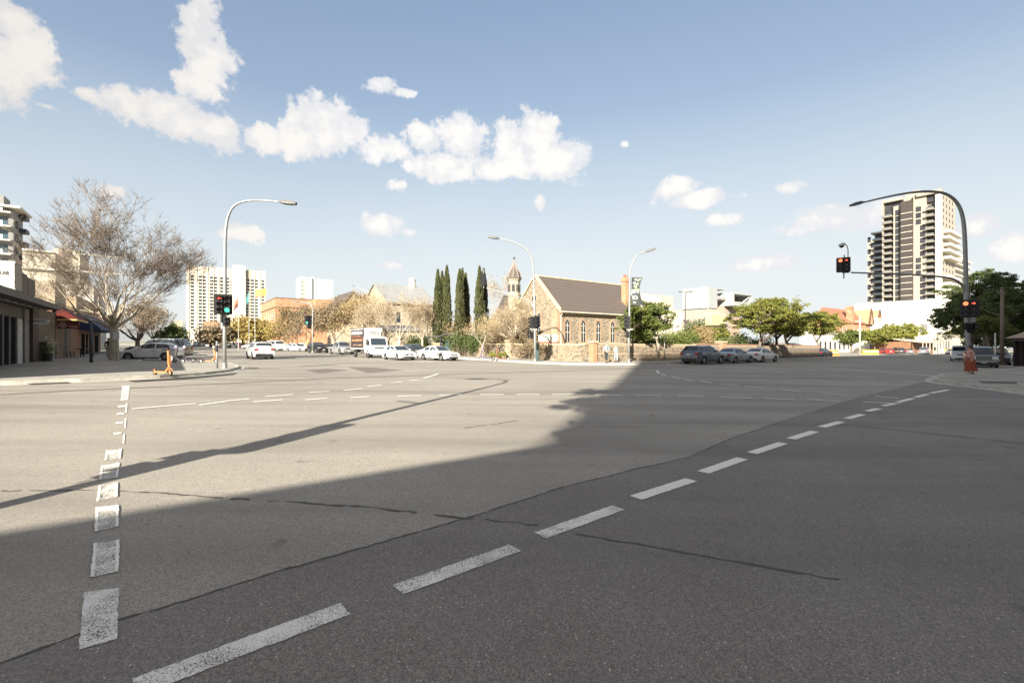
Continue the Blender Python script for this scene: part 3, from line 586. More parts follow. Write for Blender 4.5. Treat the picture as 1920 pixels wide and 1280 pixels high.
# delivery truck
def truck(loc,head):
    t=thing('delivery_truck','white delivery truck with a dark picture panel on its box, seen in the waiting queue','truck',loc,head)
    WB=mat('truck_white',(.78,.78,.76),.4,.06)
    M().box(-3.1,-1.05,.95,1.25,1.05,3.25,.03).build('cargo_box',WB,t)
    f=M(); 
    for z in (.93,3.23): 
        for y in (-1.06,1.06): f.box(-3.12,y-.03,z-.04,1.27,y+.03,z+.04)
    f.box(-3.13,-1.08,.9,-3.09,-1.02,3.27); f.box(1.24,-1.08,.9,1.28,-1.02,3.27); f.box(-3.13,1.02,.9,-3.09,1.08,3.27)
    f.build('box_frame',CHR,t)
    a=M(); a.box(-3.0,-1.066,1.05,1.15,-1.052,3.1); a.cur=0
    pn=a.build('picture_panel',mat('panel_dark',(.05,.035,.035),.5,.5,2),t)
    for (z0,z1,x0,x1,c) in ((2.55,2.95,-2.7,.8,(.7,.66,.58)),(2.25,2.4,-2.7,.8,(.42,.16,.07)),(1.8,2.08,-2.6,.7,(.5,.22,.10)),(1.30,1.48,-2.2,.5,(.38,.25,.16))):
        w=M(); random.seed(int(z0*100)); x=x0
        while x<x1: 
            d=random.uniform(.25,.5); w.box(x,-1.074,z0+random.uniform(0,.06),x+d*.82,-1.068,z1-random.uniform(0,.08)); x+=d
        w.build('picture_stripe',mat('panel_%d'%int(z0*100),c,.5,.5,5),pn)
    r=M(); r.box(1.25,-.75,2.25,1.62,.75,3.0,.05); r.build('fridge_unit',mat('pale_grey_metal',(.55,.56,.55),.5),t)
    for k in range(4):
        M().box(1.62,-.6,2.4+.13*k,1.635,.6,2.45+.13*k).build('vent_slat',PLAST,t)
    c=M(); c.extr([(1.32,.55),(3.02,.55),(3.08,1.15),(2.96,1.35),(2.62,2.18),(2.45,2.25),(1.32,2.25)],(0,-.98,0),(1,0,0),(0,0,1),(0,1.96,0)); cab=c.build('cab',WB,t)
    w=M(); w.extr([(2.975,1.38),(2.665,2.12)],(0,0,0),(1,0,0),(0,0,1),(0,0,0)) if 0 else None
    w=M(); w.face([(2.985,-.86,1.38),(2.985,.86,1.38),(2.675,.82,2.12),(2.675,-.82,2.12)]); w.build('windscreen',GLASS,t)
    for s in (1,-1):
        w=M(); w.face([(1.75,s*.99,1.35),(2.85,s*.99,1.35),(2.60,s*.99,2.05),(1.75,s*.99,2.05)]); w.build('side_window',GLASS,t)
        w=M(); w.box(2.75,s*1.02-.03,1.35,2.85,s*1.22+.03 if s>0 else s*1.02+.03,1.8,.02) if s>0 else w.box(2.75,-1.25,1.35,2.85,-.99,1.8,.02); w.build('mirror',PLAST,t)
        M().box(3.0,s*.72-.18,.78,3.09,s*.72+.18,.98,.02).build('headlight',HL,t)
        for x in (2.3,-1.9):
            w=M(); w.disc((x,s*.78,.42),(0,s,0),.26,.42,.22,20); ty=w.build('wheel',TYRE,t); w=M(); w.disc((x,s*.88,.42),(0,s,0),0,.27,.05,16); w.build('rim',RIM,ty)
    M().box(2.95,-.95,.42,3.12,.95,.70,.03).build('front_bumper',WB,t)
    M().box(3.05,-.5,1.0,3.10,.5,1.14).build('grille',PLAST,t)
    M().box(-3.0,-.5,.60,2.9,.5,.92).build('chassis',PLAST,t)
    M().box(-3.1,-1.0,.5,-3.0,1.0,.65).build('rear_bumper',PLAST,t)
    M().box(.1,-1.0,.45,1.0,-.6,.85,.03).build('fuel_tank',CHR,t)
    return t
truck(at(692,669.8),HA+math.pi+.02)
# ---------------------------------------------------------------- poles, signals, lamps
GALV=mat('galvanised_steel',(.33,.335,.325),.5,.18,3,.55); GALVD=mat('dull_steel',(.24,.245,.245),.6,.2,3,.3); GALVDD=mat('lamp_head_grey',(.13,.13,.13),.6,.2,3); SBLK=mat('signal_black',(.018,.018,.02),.55,.2,8); LENSOFF=mat('lens_dark',(.03,.028,.03),.3)
def emat(n,c,e): return mat(n,c,.4,.1,30,emit=e)
RON=emat('signal_red_light',(1,.16,.06),1.1); GON=emat('signal_green_light',(.08,.62,.38),.75); RARR=emat('signal_red_arrow_light',(1,.10,.06),.9)
def lantern(parent,c,face,cols=2,rows=3,s=1.0,lit=(),arrow=(),back=True):
    """signal head: c centre, face unit vector towards the drivers"""
    f=Vector(face).normalized(); u=Vector((-f.y,f.x,0)); 
    X4=Matrix(((u.x,0,-f.x,c[0]),(u.y,0,-f.y,c[1]),(0,1,0,c[2]),(0,0,0,1)))   # local x right, y up, z away from the driver... z<0 towards
    w,h=(cols*.40+.14)*s,(rows*.34+.16)*s; g=M(X4)
    r=.09*s; pl=[]
    for cx,cy,a0 in ((w/2-r,h/2-r,0),(-w/2+r,h/2-r,90),(-w/2+r,-h/2+r,180),(w/2-r,-h/2+r,270)):
        for k in range(5): a=math.radians(a0+k*22.5); pl.append((cx+r*math.cos(a),cy+r*math.sin(a)))
    g.extr(pl,(0,0,0),(1,0,0),(0,1,0),(0,0,.03))
    for i in range(cols):
        x=(i-(cols-1)/2)*.38*s; g.box(x-.15*s,-rows*.17*s,-.12*s,x+.15*s,rows*.17*s,.0); g.box(x-.15*s,-rows*.17*s,.03,x+.15*s,rows*.17*s,.16*s)
    hd=g.build('signal_head',SBLK,parent)
    for i in range(cols):
        for j in range(rows):
            x=(i-(cols-1)/2)*.38*s; y=((rows-1)/2-j)*.335*s
            v=M(X4); n=10; ring=[]
            for k in range(n+1):
                a=math.radians(-20+220*k/n); ring.append((v.pt((x+.14*s*math.cos(a),y+.14*s*math.sin(a),-.12*s)),v.pt((x+.145*s*math.cos(a),y+.145*s*math.sin(a)-.02*s,-.30*s))))
            for k in range(n): v.idx((ring[k][0],ring[k+1][0],ring[k+1][1],ring[k][1]))
            v.build('visor',SBLK,hd)
            l=M(X4); m=LENSOFF
            if (i,j) in lit: m=RON if j==0 else GON
            if (i,j) in arrow:
                ql=[(-.10,-.022),(.01,-.022),(.01,-.08),(.11,0),(.01,.08),(.01,.022),(-.10,.022)]
                if i==0 and cols==2: ql=[(-a,b) for a,b in ql][::-1]
                l.extr([(a*s,b*s) for a,b in ql],(x,y,-.145*s),(1,0,0),(0,1,0),(0,0,.01)); l.build('arrow_light',RARR,hd); l=M(X4)
            l.lathe([(.13*s,-.12*s-.012),(.10*s,-.12*s-.02)],(x,y),n=16,z=0); l.build('lens',m,hd)
    return hd
def lamp_head(parent,a,d,L=.85,wd=.20):
    a=Vector(a); d=Vector(d).normalized(); s=Vector((-d.y,d.x,0)).normalized(); up=s.cross(d)*-1 if s.cross(d).z<0 else s.cross(d)
    g=M(Matrix(((d.x,s.x,up.x,a.x),(d.y,s.y,up.y,a.y),(d.z,s.z,up.z,a.z),(0,0,0,1))))
    R=[]
    for x,w,h in ((-.15,.06,.05),(.0,.09,.09),(.12,.17,.13),(L*.6,.19,.13),(L,.13,.08)):
        R.append([g.pt((x,w*c,h*q)) for c,q in ((-1,-.6),(1,-.6),(1,.2),(.6,1),(-.6,1),(-1,.2))])
    for A,B_ in zip(R,R[1:]):
        for j in range(6): g.idx((A[j],A[(j+1)%6],B_[(j+1)%6],B_[j]))
    g.idx(R[0][::-1]); g.idx(R[-1]); return g.build('lamp_head',GALVDD,parent)
def poleasm(label,px,py,pathpx,r0,lift=KH,cat='street lamp',name='street_lamp',depth_dir=0,endlamp=True,group=None,m=GALV):
    b=at(px,py,lift); y=b[1]; t=thing(name,label,cat,b,0,group)
    pts=[Vector(((qx-px)/F*y,(qx-px)/F*y*depth_dir,Z(qy,y)-b[2])) for qx,qy in pathpx]
    # densify by Catmull-Rom
    Q=[]
    P=[pts[0]]+pts+[pts[-1]]
    for i in range(1,len(P)-2):
        for k in range(5):
            s=k/5; p0,p1,p2,p3=P[i-1],P[i],P[i+1],P[i+2]
            Q.append(.5*((2*p1)+(-p0+p2)*s+(2*p0-5*p1+4*p2-p3)*s*s+(-p0+3*p1-3*p2+p3)*s**3))
    Q.append(pts[-1]); n=len(Q); base=Vector((0,0,0)); Q=[base,Vector((0,0,2)) if Q[0].z>2.2 else Q[0]*.5]+Q
    tot=len(Q)
    g=M(); g.tube(Q,[r0*(1-.62*i/(tot-1)) for i in range(tot)],10); g.build('pole',m,t,smooth=True)
    M().lathe([(r0*2.1,0),(r0*2.1,.03),(r0*1.25,.05),(r0*1.25,.30),(r0*1.1,.32)],n=12).build('base_plate',m,t)
    if endlamp: lamp_head(t,Q[-1],(Q[-1]-Q[-2]))
    return t,Q,y
def arm(t,px,py,y,pathpx,r0,r1,name='mast_arm',base=None,dd=0):
    b=Vector(t.location); pts=[Vector((X(qx,y)-b.x,(X(qx,y)-b.x)*dd,Z(qy,y)-b.z)) for qx,qy in pathpx]; P=[pts[0]]+pts+[pts[-1]]; Q=[]
    for i in range(1,len(P)-2):
        for k in range(5):
            s=k/5; p0,p1,p2,p3=P[i-1],P[i],P[i+1],P[i+2]; Q.append(.5*((2*p1)+(-p0+p2)*s+(2*p0-5*p1+4*p2-p3)*s*s+(-p0+3*p1-3*p2+p3)*s**3))
    Q.append(pts[-1]); n=len(Q); M().tube(Q,[r0+(r1-r0)*i/(n-1) for i in range(n)],10).build(name,GALV,t,smooth=True); return Q
def loc_of(t,px,py,y): b=Vector(t.location); return Vector((X(px,y)-b.x,0,Z(py,y)-b.z))
TOCAM=lambda px:Vector((-(px-CX)/F,-1,0)).normalized()
# near left corner
t,Q,y=poleasm('tall lamp pole with green signal on the left corner, its lamp reaching right',421,690.5,((422,560),(422,470),(424,425),(430,400),(442,384),(465,376.5),(495,376),(527,379)),.10)
c=loc_of(t,423.5,571,y); c.y=-.25; lantern(t,c,TOCAM(423),2,3,.94,lit=((1,2),),arrow=((0,0),))
for (px,py,s) in ((427,603,.62),(419,598,.5)):
    c=loc_of(t,px,py,y); c.y=-.1; lantern(t,c,(.6,.2,0) if px<424 else (.5,-.8,0),1,2,s)
g=M(); c=loc_of(t,418,604,y); g.box(c.x-.06,-.12,c.z-.35,c.x+.06,.1,c.z+.35,.02); g.build('control_box',GALV,t)
# pedestrian push button post
b=at(407,690.5,KH); t=thing('push_button_post','short grey push button post just left of the tall signal pole','post',b)
M().tube([(0,0,0),(0,0,1.42)],.055,10).build('pole',GALV,t,smooth=True); M().lathe([(.07,0),(.055,.06),(.02,.09)],n=10,z=1.42).build('cap',GALVD,t); M().box(-.08,-.14,.95,.08,-.04,1.28,.02).build('button_box',SBLK,t)
# centre
t,Q,y=poleasm('pale lamp pole in the middle, its lamp and long signal arm both reaching left',1003,678,((1002.5,600),(1001,530),(999.5,500),(995,480),(985,466),(968,456),(950,450),(934,447)),.10)
A_=arm(t,1003,678,y,((1001,578),(995,566),(982,560),(945,549),(912,540)),.075,.045)
c=loc_of(t,907,524,y); lantern(t,c,(-.95,-.3,0),1,3,1.0)
M().tube([c+Vector((0,0,-.75)),c+Vector((0,0,.85))],.03,8).build('signal_stem',GALV,t)
c=loc_of(t,997,605,y); lantern(t,c,(-.95,-.25,0),1,3,.95); c=loc_of(t,1006,604,y); c.y=-.1; lantern(t,c,(.55,-.8,0),1,3,.95)
c=loc_of(t,997,628,y); lantern(t,c,(-.8,-.5,0),1,2,.7)
g=M(); c=loc_of(t,1000.5,617,y); g.box(c.x-.28,-.12,c.z-.06,c.x+.28,.12,c.z+.06); g.build('bracket',GALV,t)
b=at(1007.5,676.5,KH); t=thing('signal_control_cabinet','dark green control cabinet standing against the middle lamp pole','cabinet',(b[0],b[1]+.35,b[2]))
M().box(-.17,-.2,0,.17,.2,1.62,.03).build('cabinet_body',mat('cabinet_green',(.02,.045,.045),.5),t); M().box(-.2,-.23,1.62,.2,.23,1.68,.02).build('cabinet_lid',SBLK,t); M().box(-.13,-.215,.2,.13,-.2,1.5).build('door',mat('cabinet_door',(.03,.06,.06),.5),t)
# right of the church
t,Q,y=poleasm('pale lamp pole carrying the dark banner, in front of the round green tree',1179,680,((1180,600),(1180.5,530),(1182,505),(1188,488),(1197,477),(1212,471.5)),.095)
c=loc_of(t,1175,604,y); c.y=-.1; lantern(t,c,(-.55,-.85,0),1,3,.92); c=loc_of(t,1176,627,y); c.y=-.1; lantern(t,c,(-.5,-.8,0),1,2,.62)
g=M(); c=loc_of(t,1181,617.5,y); g.box(c.x-.28,-.1,c.z-.07,c.x+.25,.1,c.z+.07); g.build('bracket',GALV,t)
# banner: dark cloth with pale leaf marks and a green band
b=Vector(t.location); bn=[]; nz=14
BAN=thing('banner','dark hanging banner with pale green marks on the lamp pole beside the church','banner',(b.x,b.y,b.z))
def banner_pt(u,v):  # u across 0..1, v down 0..1
    w0=(1184,1204)[0]; x=1184+u*(20-8*math.sin(v*math.pi)*1.0+4*v); yv=520.5+v*52; return Vector((X(x,y)-b.x,-.12+.12*math.sin(u*3+v*4),Z(yv,y)-b.z))
g=M(); R=[[g.pt(banner_pt(i/6,j/nz)) for i in range(7)] for j in range(nz+1)]
for j in range(nz):
    for i in range(6): g.idx((R[j][i],R[j][i+1],R[j+1][i+1],R[j+1][i]))
cl=g.build('banner_cloth',mat('banner_cloth_dark',(.045,.055,.055),.8),BAN,smooth=True)
def bpatch(name,u0,v0,u1,v1,m,skew=0):
    q=M(); o=Vector((0,-.02,0)); q.face([banner_pt(u0,v0)+o,banner_pt(u0+skew,v1)+o,banner_pt(u1+skew,v1)+o,banner_pt(u1,v0)+o]); q.build(name,m,cl)
BG=mat('banner_green',(.45,.62,.25),.8); BW=mat('banner_white',(.75,.78,.70),.8)
bpatch('green_band',.05,.43,.92,.49,BG); bpatch('pale_band',.05,.50,.80,.565,mat('banner_pale',(.62,.75,.45),.8))
for u0,v0,u1,v1,s in ((.3,.05,.5,.10,.05),(.15,.17,.42,.22,.1),(.62,.20,.78,.27,-.05),(.72,.04,.9,.10,-.05),(.30,.28,.48,.33,0),(.5,.3,.6,.40,0),(.6,.09,.72,.13,0)): bpatch('leaf_mark',u0,v0,u1,v1,BW if s>0 else BG,s)
for u0,v0,u1,v1 in ((.08,.66,.5,.68),(.08,.71,.62,.73),(.08,.76,.55,.78),(.12,.88,.32,.91)): bpatch('text_line',u0,v0,u1,v1,BW)
for v in (0,.98): q=M(); q.tube([Vector((X(1180,y)-b.x,0,Z(520+v*52,y)-b.z)),banner_pt(1,v) if v==0 else banner_pt(.9,v)],.02,6); q.build('banner_rod',GALV,BAN)
# right corner
t,Q,y=poleasm('big lamp pole on the right corner, lamp and signal arm reaching left over the road',1815,693,((1813,600),(1811,520),(1808.5,440),(1804,403),(1794,380),(1778,366),(1757,360),(1725,359.5),(1690,364),(1655,371),(1617,380)),.145)
A_=arm(t,1815,693,y,((1813,556),(1806,538),(1793,526),(1773,520),(1740,517),(1690,514),(1596,511)),.09,.05)
c=loc_of(t,1810,579,y); c.y=-.3; lantern(t,c,TOCAM(1810),2,3,1.02,lit=((0,0),),arrow=((1,0),))
c=loc_of(t,1579,497,y); c.y=-.12; lantern(t,c,TOCAM(1579),2,3,.86,lit=((0,0),),arrow=((1,0),))
c=loc_of(t,1591,497,y); c.y=.25; lantern(t,c,(.7,.7,0),1,3,.86)
M().tube([loc_of(t,1582,522,y),loc_of(t,1583,478,y)],.04,8).build('signal_stem',GALV,t)
P_=[loc_of(t,*q,y) for q in ((1590,500),(1590,468),(1588,461),(1583,456),(1578,456))]; M().tube(P_,.03,8).build('camera_arm',GALV,t)
d=M(); c=loc_of(t,1578,460,y); d.lathe([(.03,.16),(.17,.10),(.19,.0),(.16,-.04)],(c.x,c.y),14,c.z); cm=d.build('dome_camera',mat('white_plastic',(.75,.75,.73),.4),t); d=M(); d.lathe([(.155,-.04),(.12,-.12),(.04,-.17)],(c.x,c.y),14,c.z); d.build('camera_glass',SBLK,cm)
for px,py,s,f in ((1815,615,.75,(0,-1,0)),(1822,612,.7,(.9,-.4,0)),(1806,612,.6,(-.9,-.3,0))):
    c=loc_of(t,px,py,y); c.y=-.15; lantern(t,c,f,1,2,s)
g=M(); c=loc_of(t,1824,601,y); g.box(c.x-.16,-.02,c.z-.25,c.x+.16,0,c.z+.25); g.build('sign_plate',mat('sign_back',(.55,.54,.50),.5),t)
# lamp pole outside the left edge of the view: its shadow crosses the road
s0=Vector((-5.62,2.35)); t=thing('street_lamp','lamp pole with signal head beyond the left edge, throwing the long shadow across the road','street lamp',(s0.x,s0.y,gz(s0.x)))
Pp=[Vector((0,0,z)) for z in (0,3,6,7.6)]+[Vector((-.03*0-.06,0,8.3)),Vector((-.35,.02,8.9)),Vector((-.9,.03,9.15)),Vector((-1.6,.05,9.2))]
M().tube(Pp,[.12,.11,.09,.075,.07,.06,.05,.04],10).build('pole',GALV,t,smooth=True); lamp_head(t,Pp[-1],(-1,0,0)); lantern(t,(.12,-.1,2.75),(-.2,1,0),1,3,1.05); lantern(t,(-.22,-.1,1.9),(-.9,.3,0),1,2,.9); M().tube([(0,0,4.9),(-.9,0,5.15)],.04,8).build('bracket',GALV,t)
# other lamps and poles
BROWN=mat('brown_pole_paint',(.055,.045,.04),.6)
def simple_lamp(label,px,py,lift,path,r0,m=GALV,group=None): return poleasm(label,px,py,path,r0,lift,group=group,m=m)
t,Q,y=poleasm('dark brown lamp pole with a four armed lamp head behind the stone wall',1285,664,((1285,600),(1285,548)),.13,0,endlamp=False,m=BROWN)
for dx,dy in ((-1,-.25),(1,.2),(.75,-.55),(.5,.7)):
    d=Vector((dx,dy,.12)).normalized(); e=Q[-1]+Vector((0,0,-.05)); M().tube([e,e+d*.8],.04,6).build('lamp_arm',BROWN,t); lamp_head(t,e+d*.75,d,.7)
simple_lamp('distant lamp leaning left above the trees at the right of the modern building',1462,662,KH,((1462,600),(1464,578),(1472,566),(1492,556)),.10)
simple_lamp('small distant lamp rising behind the bare trees left of centre',700,655,KH,((700,580),(699,562),(694,550),(676,541),(665,537)),.10)
t,Q,y=poleasm('signal pole with lamp standing before the orange brick building',586,661,((586,600),(586,583),(582,570),(560,566)),.10)
c=loc_of(t,579,600,y); c.y=-.1; lantern(t,c,TOCAM(580),2,3,1.15,lit=((0,2),)); c=loc_of(t,580,611,y); c.y=-.1; lantern(t,c,TOCAM(580),1,2,1.0)
for px,py,top,lb in ((1235,0,0,0),):
    pass
def plain_pole(label,px,py,top,r,m,lift=KH,name='post',cat='post'):
    b=at(px,py,lift); t=thing(name,label,cat,b); h=Z(top,b[1])-b[2]; M().tube([(0,0,0),(0,0,h)],[r,r*.8],10).build('pole',m,t,smooth=True); M().lathe([(r*1.2,h-.02),(r*1.2,h+.05),(r*.4,h+.09)],n=10).build('cap',m,t); return t,h,b
plain_pole('tall dark square post on the left footpath in front of the blue awning',171,679.5,601,.095,mat('dark_post',(.05,.055,.065),.5))
t,h,b=plain_pole('pale timber power pole with a cross arm in front of the white shops',1612,665.5,593,.16,mat('pale_timber',(.50,.44,.34),.8,.25,4),name='power_pole',cat='power pole')
M().box(-.9,-.06,h-1.0,.9,.06,h-.86).build('cross_arm',mat('pale_timber',(.5,.44,.34),.8),t)
t,h,b=plain_pole('brown timber power pole in front of the big dark tree on the right',1879,683,541,.15,mat('weathered_timber',(.22,.17,.13),.85,.3,4),name='power_pole',cat='power pole')
M().box(-.35,-.05,h-.5,.35,.05,h-.4).build('cross_arm',mat('weathered_timber',(.22,.17,.13)),t)
M().tube([(-.5,.2,0),(-1.3,.2,2.6)],.07,8).build('brace',mat('weathered_timber',(.22,.17,.13)),t)
plain_pole('white sign post beside the leaning brown pole on the right',1866,686.5,626,.05,mat('white_post',(.7,.68,.62),.5))
plain_pole('slim grey post on the footpath right of the green tree trunk',1246,675.5,632,.045,GALV)
for px,top,ly,lb,col in ((838,565+75,652,'slim pale lamp post beside the bus shelter',GALV),):
    plain_pole(lb,px,659,624,.05,col)
t,h,b=plain_pole('bus stop post with a yellow sign in front of the shelter',840,661,622,.05,BROWN,name='bus_stop_sign',cat='bus stop sign')
M().box(-.05,-.06,h-1.1,.42,-.03,h-.1).build('sign_plate',mat('sign_yellow',(.62,.60,.08),.5),t)
# parking sign on the plane tree side
t,h,b=plain_pole('small white parking sign on a thin post beside the bare tree trunk',219,676,622,.03,GALV,name='parking_sign',cat='sign'); M().box(-.22,-.05,h-.55,.22,-.03,h-.02).build('sign_plate',mat('white_sign',(.7,.7,.68),.5),t)
# flag poles
FP=mat('flag_pole_white',(.6,.58,.54),.5)
def flag(label,px,py,top,r,cloth,w,h,droop,col,lift=0,m=FP,base=None,right=1,stripes_=None):
    b=at(px,py,lift); y=b[1]; t=thing('flag',label,'flag',b); hh=Z(top,y)-b[2]
    M().tube([(0,0,0 if base is None else base),(0,0,hh)],[r,r*.6],8).build('flag_pole',m,t)
    g=M(); R=[]
    for j in range(7):
        R.append([]) 
        for i in range(9):
            u,v=i/8,j/6; x=right*u*w; z=hh-.15-v*h*(1-.45*u*droop)-droop*u**1.4*h*.9; R[-1].append(g.pt((x,.10*w*math.sin(u*7+v*1.5)*u,z)))
    for j in range(6):
        g.cur=1 if (stripes_ and j>=3) else 0
        for i in range(8): g.idx((R[j][i],R[j][i+1],R[j+1][i+1],R[j+1][i]))
    g.build('flag_cloth',[col,stripes_ or col],t,smooth=True); return t
FW=mat('flag_white',(.72,.68,.66),.8); FR=mat('flag_red',(.5,.12,.05),.8); FY=mat('flag_yellow',(.75,.42,.08),.8); FT=mat('flag_teal',(.06,.20,.22),.8); FO=mat('flag_orange',(.65,.25,.10),.8)
flag('drooping red flag on a tall pole just right of the green signal',447,656,556,.05,None,.9,2.0,.9,FR,right=-1,stripes_=mat('flag_dark',(.10,.03,.02),.8))
flag('limp teal flag on the middle of the three tall flag poles',467,656,546,.05,None,.6,2.0,.8,FT,right=-1)
flag('large yellow and orange flag flying right of the hotel sign',478,656,541,.05,None,2.2,1.5,-.1,FY,stripes_=FO)
# ---------------------------------------------------------------- buildings (local x along the right hand street, y along the left hand street)
FACES={'a':((1,0,0),(0,-1,0)),'b':((0,1,0),(-1,0,0)),'c':((0,1,0),(1,0,0))}
def skin(g,O,U,N_,wd,h,wins,rec):
    wins=[w for w in wins if w[0]>0 and w[1]>0 and w[0]+w[2]<wd and w[1]+w[3]<h]
    O,U,N_=Vector(O),Vector(U),Vector(N_); Zv=Vector((0,0,1))
    us=sorted(set([0,wd]+[round(w[0],3) for w in wins]+[round(w[0]+w[2],3) for w in wins])); vs=sorted(set([0,h]+[round(w[1],3) for w in wins]+[round(w[1]+w[3],3) for w in wins]))
    flip=U.cross(Zv).dot(N_)<0
    P=lambda u,v,d=0:O+U*u+Zv*v-N_*d
    def q(a,b,c,d): g.face([a,d,c,b] if flip else [a,b,c,d])
    for i in range(len(us)-1):
        for j in range(len(vs)-1):
            cu,cv=(us[i]+us[i+1])/2,(vs[j]+vs[j+1])/2
            if any(w[0]<cu<w[0]+w[2] and w[1]<cv<w[1]+w[3] for w in wins): continue
            q(P(us[i],vs[j]),P(us[i+1],vs[j]),P(us[i+1],vs[j+1]),P(us[i],vs[j+1]))
    for (u,v,w,hh) in wins:
        q(P(u,v),P(u,v,rec),P(u,v+hh,rec),P(u,v+hh)); q(P(u+w,v,rec),P(u+w,v),P(u+w,v+hh),P(u+w,v+hh,rec))
        q(P(u,v+hh),P(u,v+hh,rec),P(u+w,v+hh,rec),P(u+w,v+hh)); q(P(u,v,rec),P(u,v),P(u+w,v),P(u+w,v,rec))
def obox(g,O,U,N_,u0,u1,v0,v1,d0,d1):   # box on a face; d outwards
    O,U,N_=Vector(O),Vector(U),Vector(N_); Zv=Vector((0,0,1)); c=[O+U*u+Zv*v+N_*d for u in (u0,u1) for v in (v0,v1) for d in (d0,d1)]
    i=[g.pt(p) for p in c]
    for q in ((0,1,3,2),(4,6,7,5),(0,4,5,1),(2,3,7,6),(0,2,6,4),(1,5,7,3)): g.idx([i[k] for k in q])
class Bld:
    def __init__(s,label,a,b,wB,wA,h,wall,z0=-2,name='building',cat='building',faces={},rec=.15,roof=True,frame=None,glass=None,group=None,bars=0,most=100):
        p=w2(a,b); s.t=thing(name,label,cat,(p.x,p.y,0),TH,group); s.wB,s.wA,s.h=wB,wA,h; s.z0=z0
        s.F={'a':((0,0,z0),)+FACES['a']+(wB,),'b':((0,0,z0),)+FACES['b']+(wA,),'c':((wB,0,z0),)+FACES['c']+(wA,)}
        g=M(); ra=rec if 'a' in faces else 0; rb=rec if 'b' in faces else 0; rc=rec if 'c' in faces else 0
        g.box(rb,ra,z0,wB-rc,wA,h-.01)
        for k,wins in faces.items():
            O,U,N_,wd=s.F[k]; skin(g,O,U,N_,wd,h-z0,[(w[0],w[1]-z0,w[2],w[3]) for w in wins],rec-.012)
        g.face([(0,0,h),(wB,0,h),(wB,wA,h),(0,wA,h)])
        s.wall=g.build('wall',wall,s.t); n=0; rest=M()
        for k,wins in faces.items():
            O,U,N_,wd=s.F[k]
            for w in wins:
                if not(w[0]>0 and w[1]-z0>0 and w[0]+w[2]<wd and w[1]+w[3]<h): continue
                n+=1; q=M() if n<=most else rest
                obox(q,O,U,N_,w[0],w[0]+w[2],w[1]-z0,w[1]-z0+w[3],-rec+.005,-rec+.03)
                if n<=most:
                    pn=q.build('window',glass or GLASS,s.t)
                    if frame:
                        f=M(); e=min(.08,w[2]*.12); v0=w[1]-z0
                        obox(f,O,U,N_,w[0],w[0]+e,v0,v0+w[3],-rec+.031,-.03); obox(f,O,U,N_,w[0]+w[2]-e,w[0]+w[2],v0,v0+w[3],-rec+.031,-.03)
                        obox(f,O,U,N_,w[0]+e,w[0]+w[2]-e,v0+w[3]-e,v0+w[3],-rec+.031,-.03); obox(f,O,U,N_,w[0]-.04,w[0]+w[2]+.04,v0-.08,v0,-rec+.031,.06)
                        for q_ in range(bars): uu=w[0]+w[2]*(q_+1)/(bars+1); obox(f,O,U,N_,uu-e*.4,uu+e*.4,v0,v0+w[3]-e,-rec+.031,-.05)
                        f.build('frame',frame,pn)
        if n>most: rest.build('window',glass or GLASS,s.t,kind='stuff')
    def band(s,k,u0,u1,v0,v1,d,m,name='cornice',d0=.0):
        O,U,N_,wd=s.F[k]; g=M(); obox(g,O,U,N_,u0,u1,v0-s.z0,v1-s.z0,d0,d); return g.build(name,m,s.t)
CREAM=mat('cream_render',(.48,.43,.34),.85,.12,.4); WHT=mat('white_render',(.54,.51,.45),.8,.08,.3); BEIGE=mat('beige_render',(.42,.36,.27),.85,.15,.5); DKG=mat('dark_cladding',(.055,.055,.06),.6,.2,1); CHC=mat('charcoal_fascia',(.075,.072,.07),.6,.15,2)
OBR=brick('orange_brick',(.50,.24,.12),(.42,.19,.09),(.42,.36,.28)); YBR=brick('yellow_brick',(.38,.30,.18),(.33,.26,.155),(.42,.38,.3)); OLB=brick('olive_brick',(.20,.17,.12),(.17,.145,.10),(.14,.125,.1))
SST=stone('sandstone',[(.39,.31,.22),(.33,.265,.19),(.43,.35,.25),(.29,.235,.175)],(.42,.36,.27),2.6,1.7)
BLU=stone('bluestone',[(.25,.19,.125),(.15,.12,.09),(.32,.24,.155),(.19,.145,.10),(.075,.065,.055)],(.34,.285,.21),3.2,1.6)
SLATE=stripes('slate_roof',(.135,.108,.092),(.10,.08,.07),.45,2,.7,.12); TILE=stripes('red_tile_roof',(.38,.165,.10),(.31,.125,.075),.35,2,.8,.15); TIN=stripes('pale_iron_roof',(.32,.325,.315),(.27,.275,.27),.5,0,.45,.2)
FRM=mat('pale_frame',(.62,.58,.5),.6); FRD=mat('dark_frame',(.05,.05,.05),.5)
def yof(a,b): return w2(a,b).y
def zof(py,a,b): return Z(py,yof(a,b))
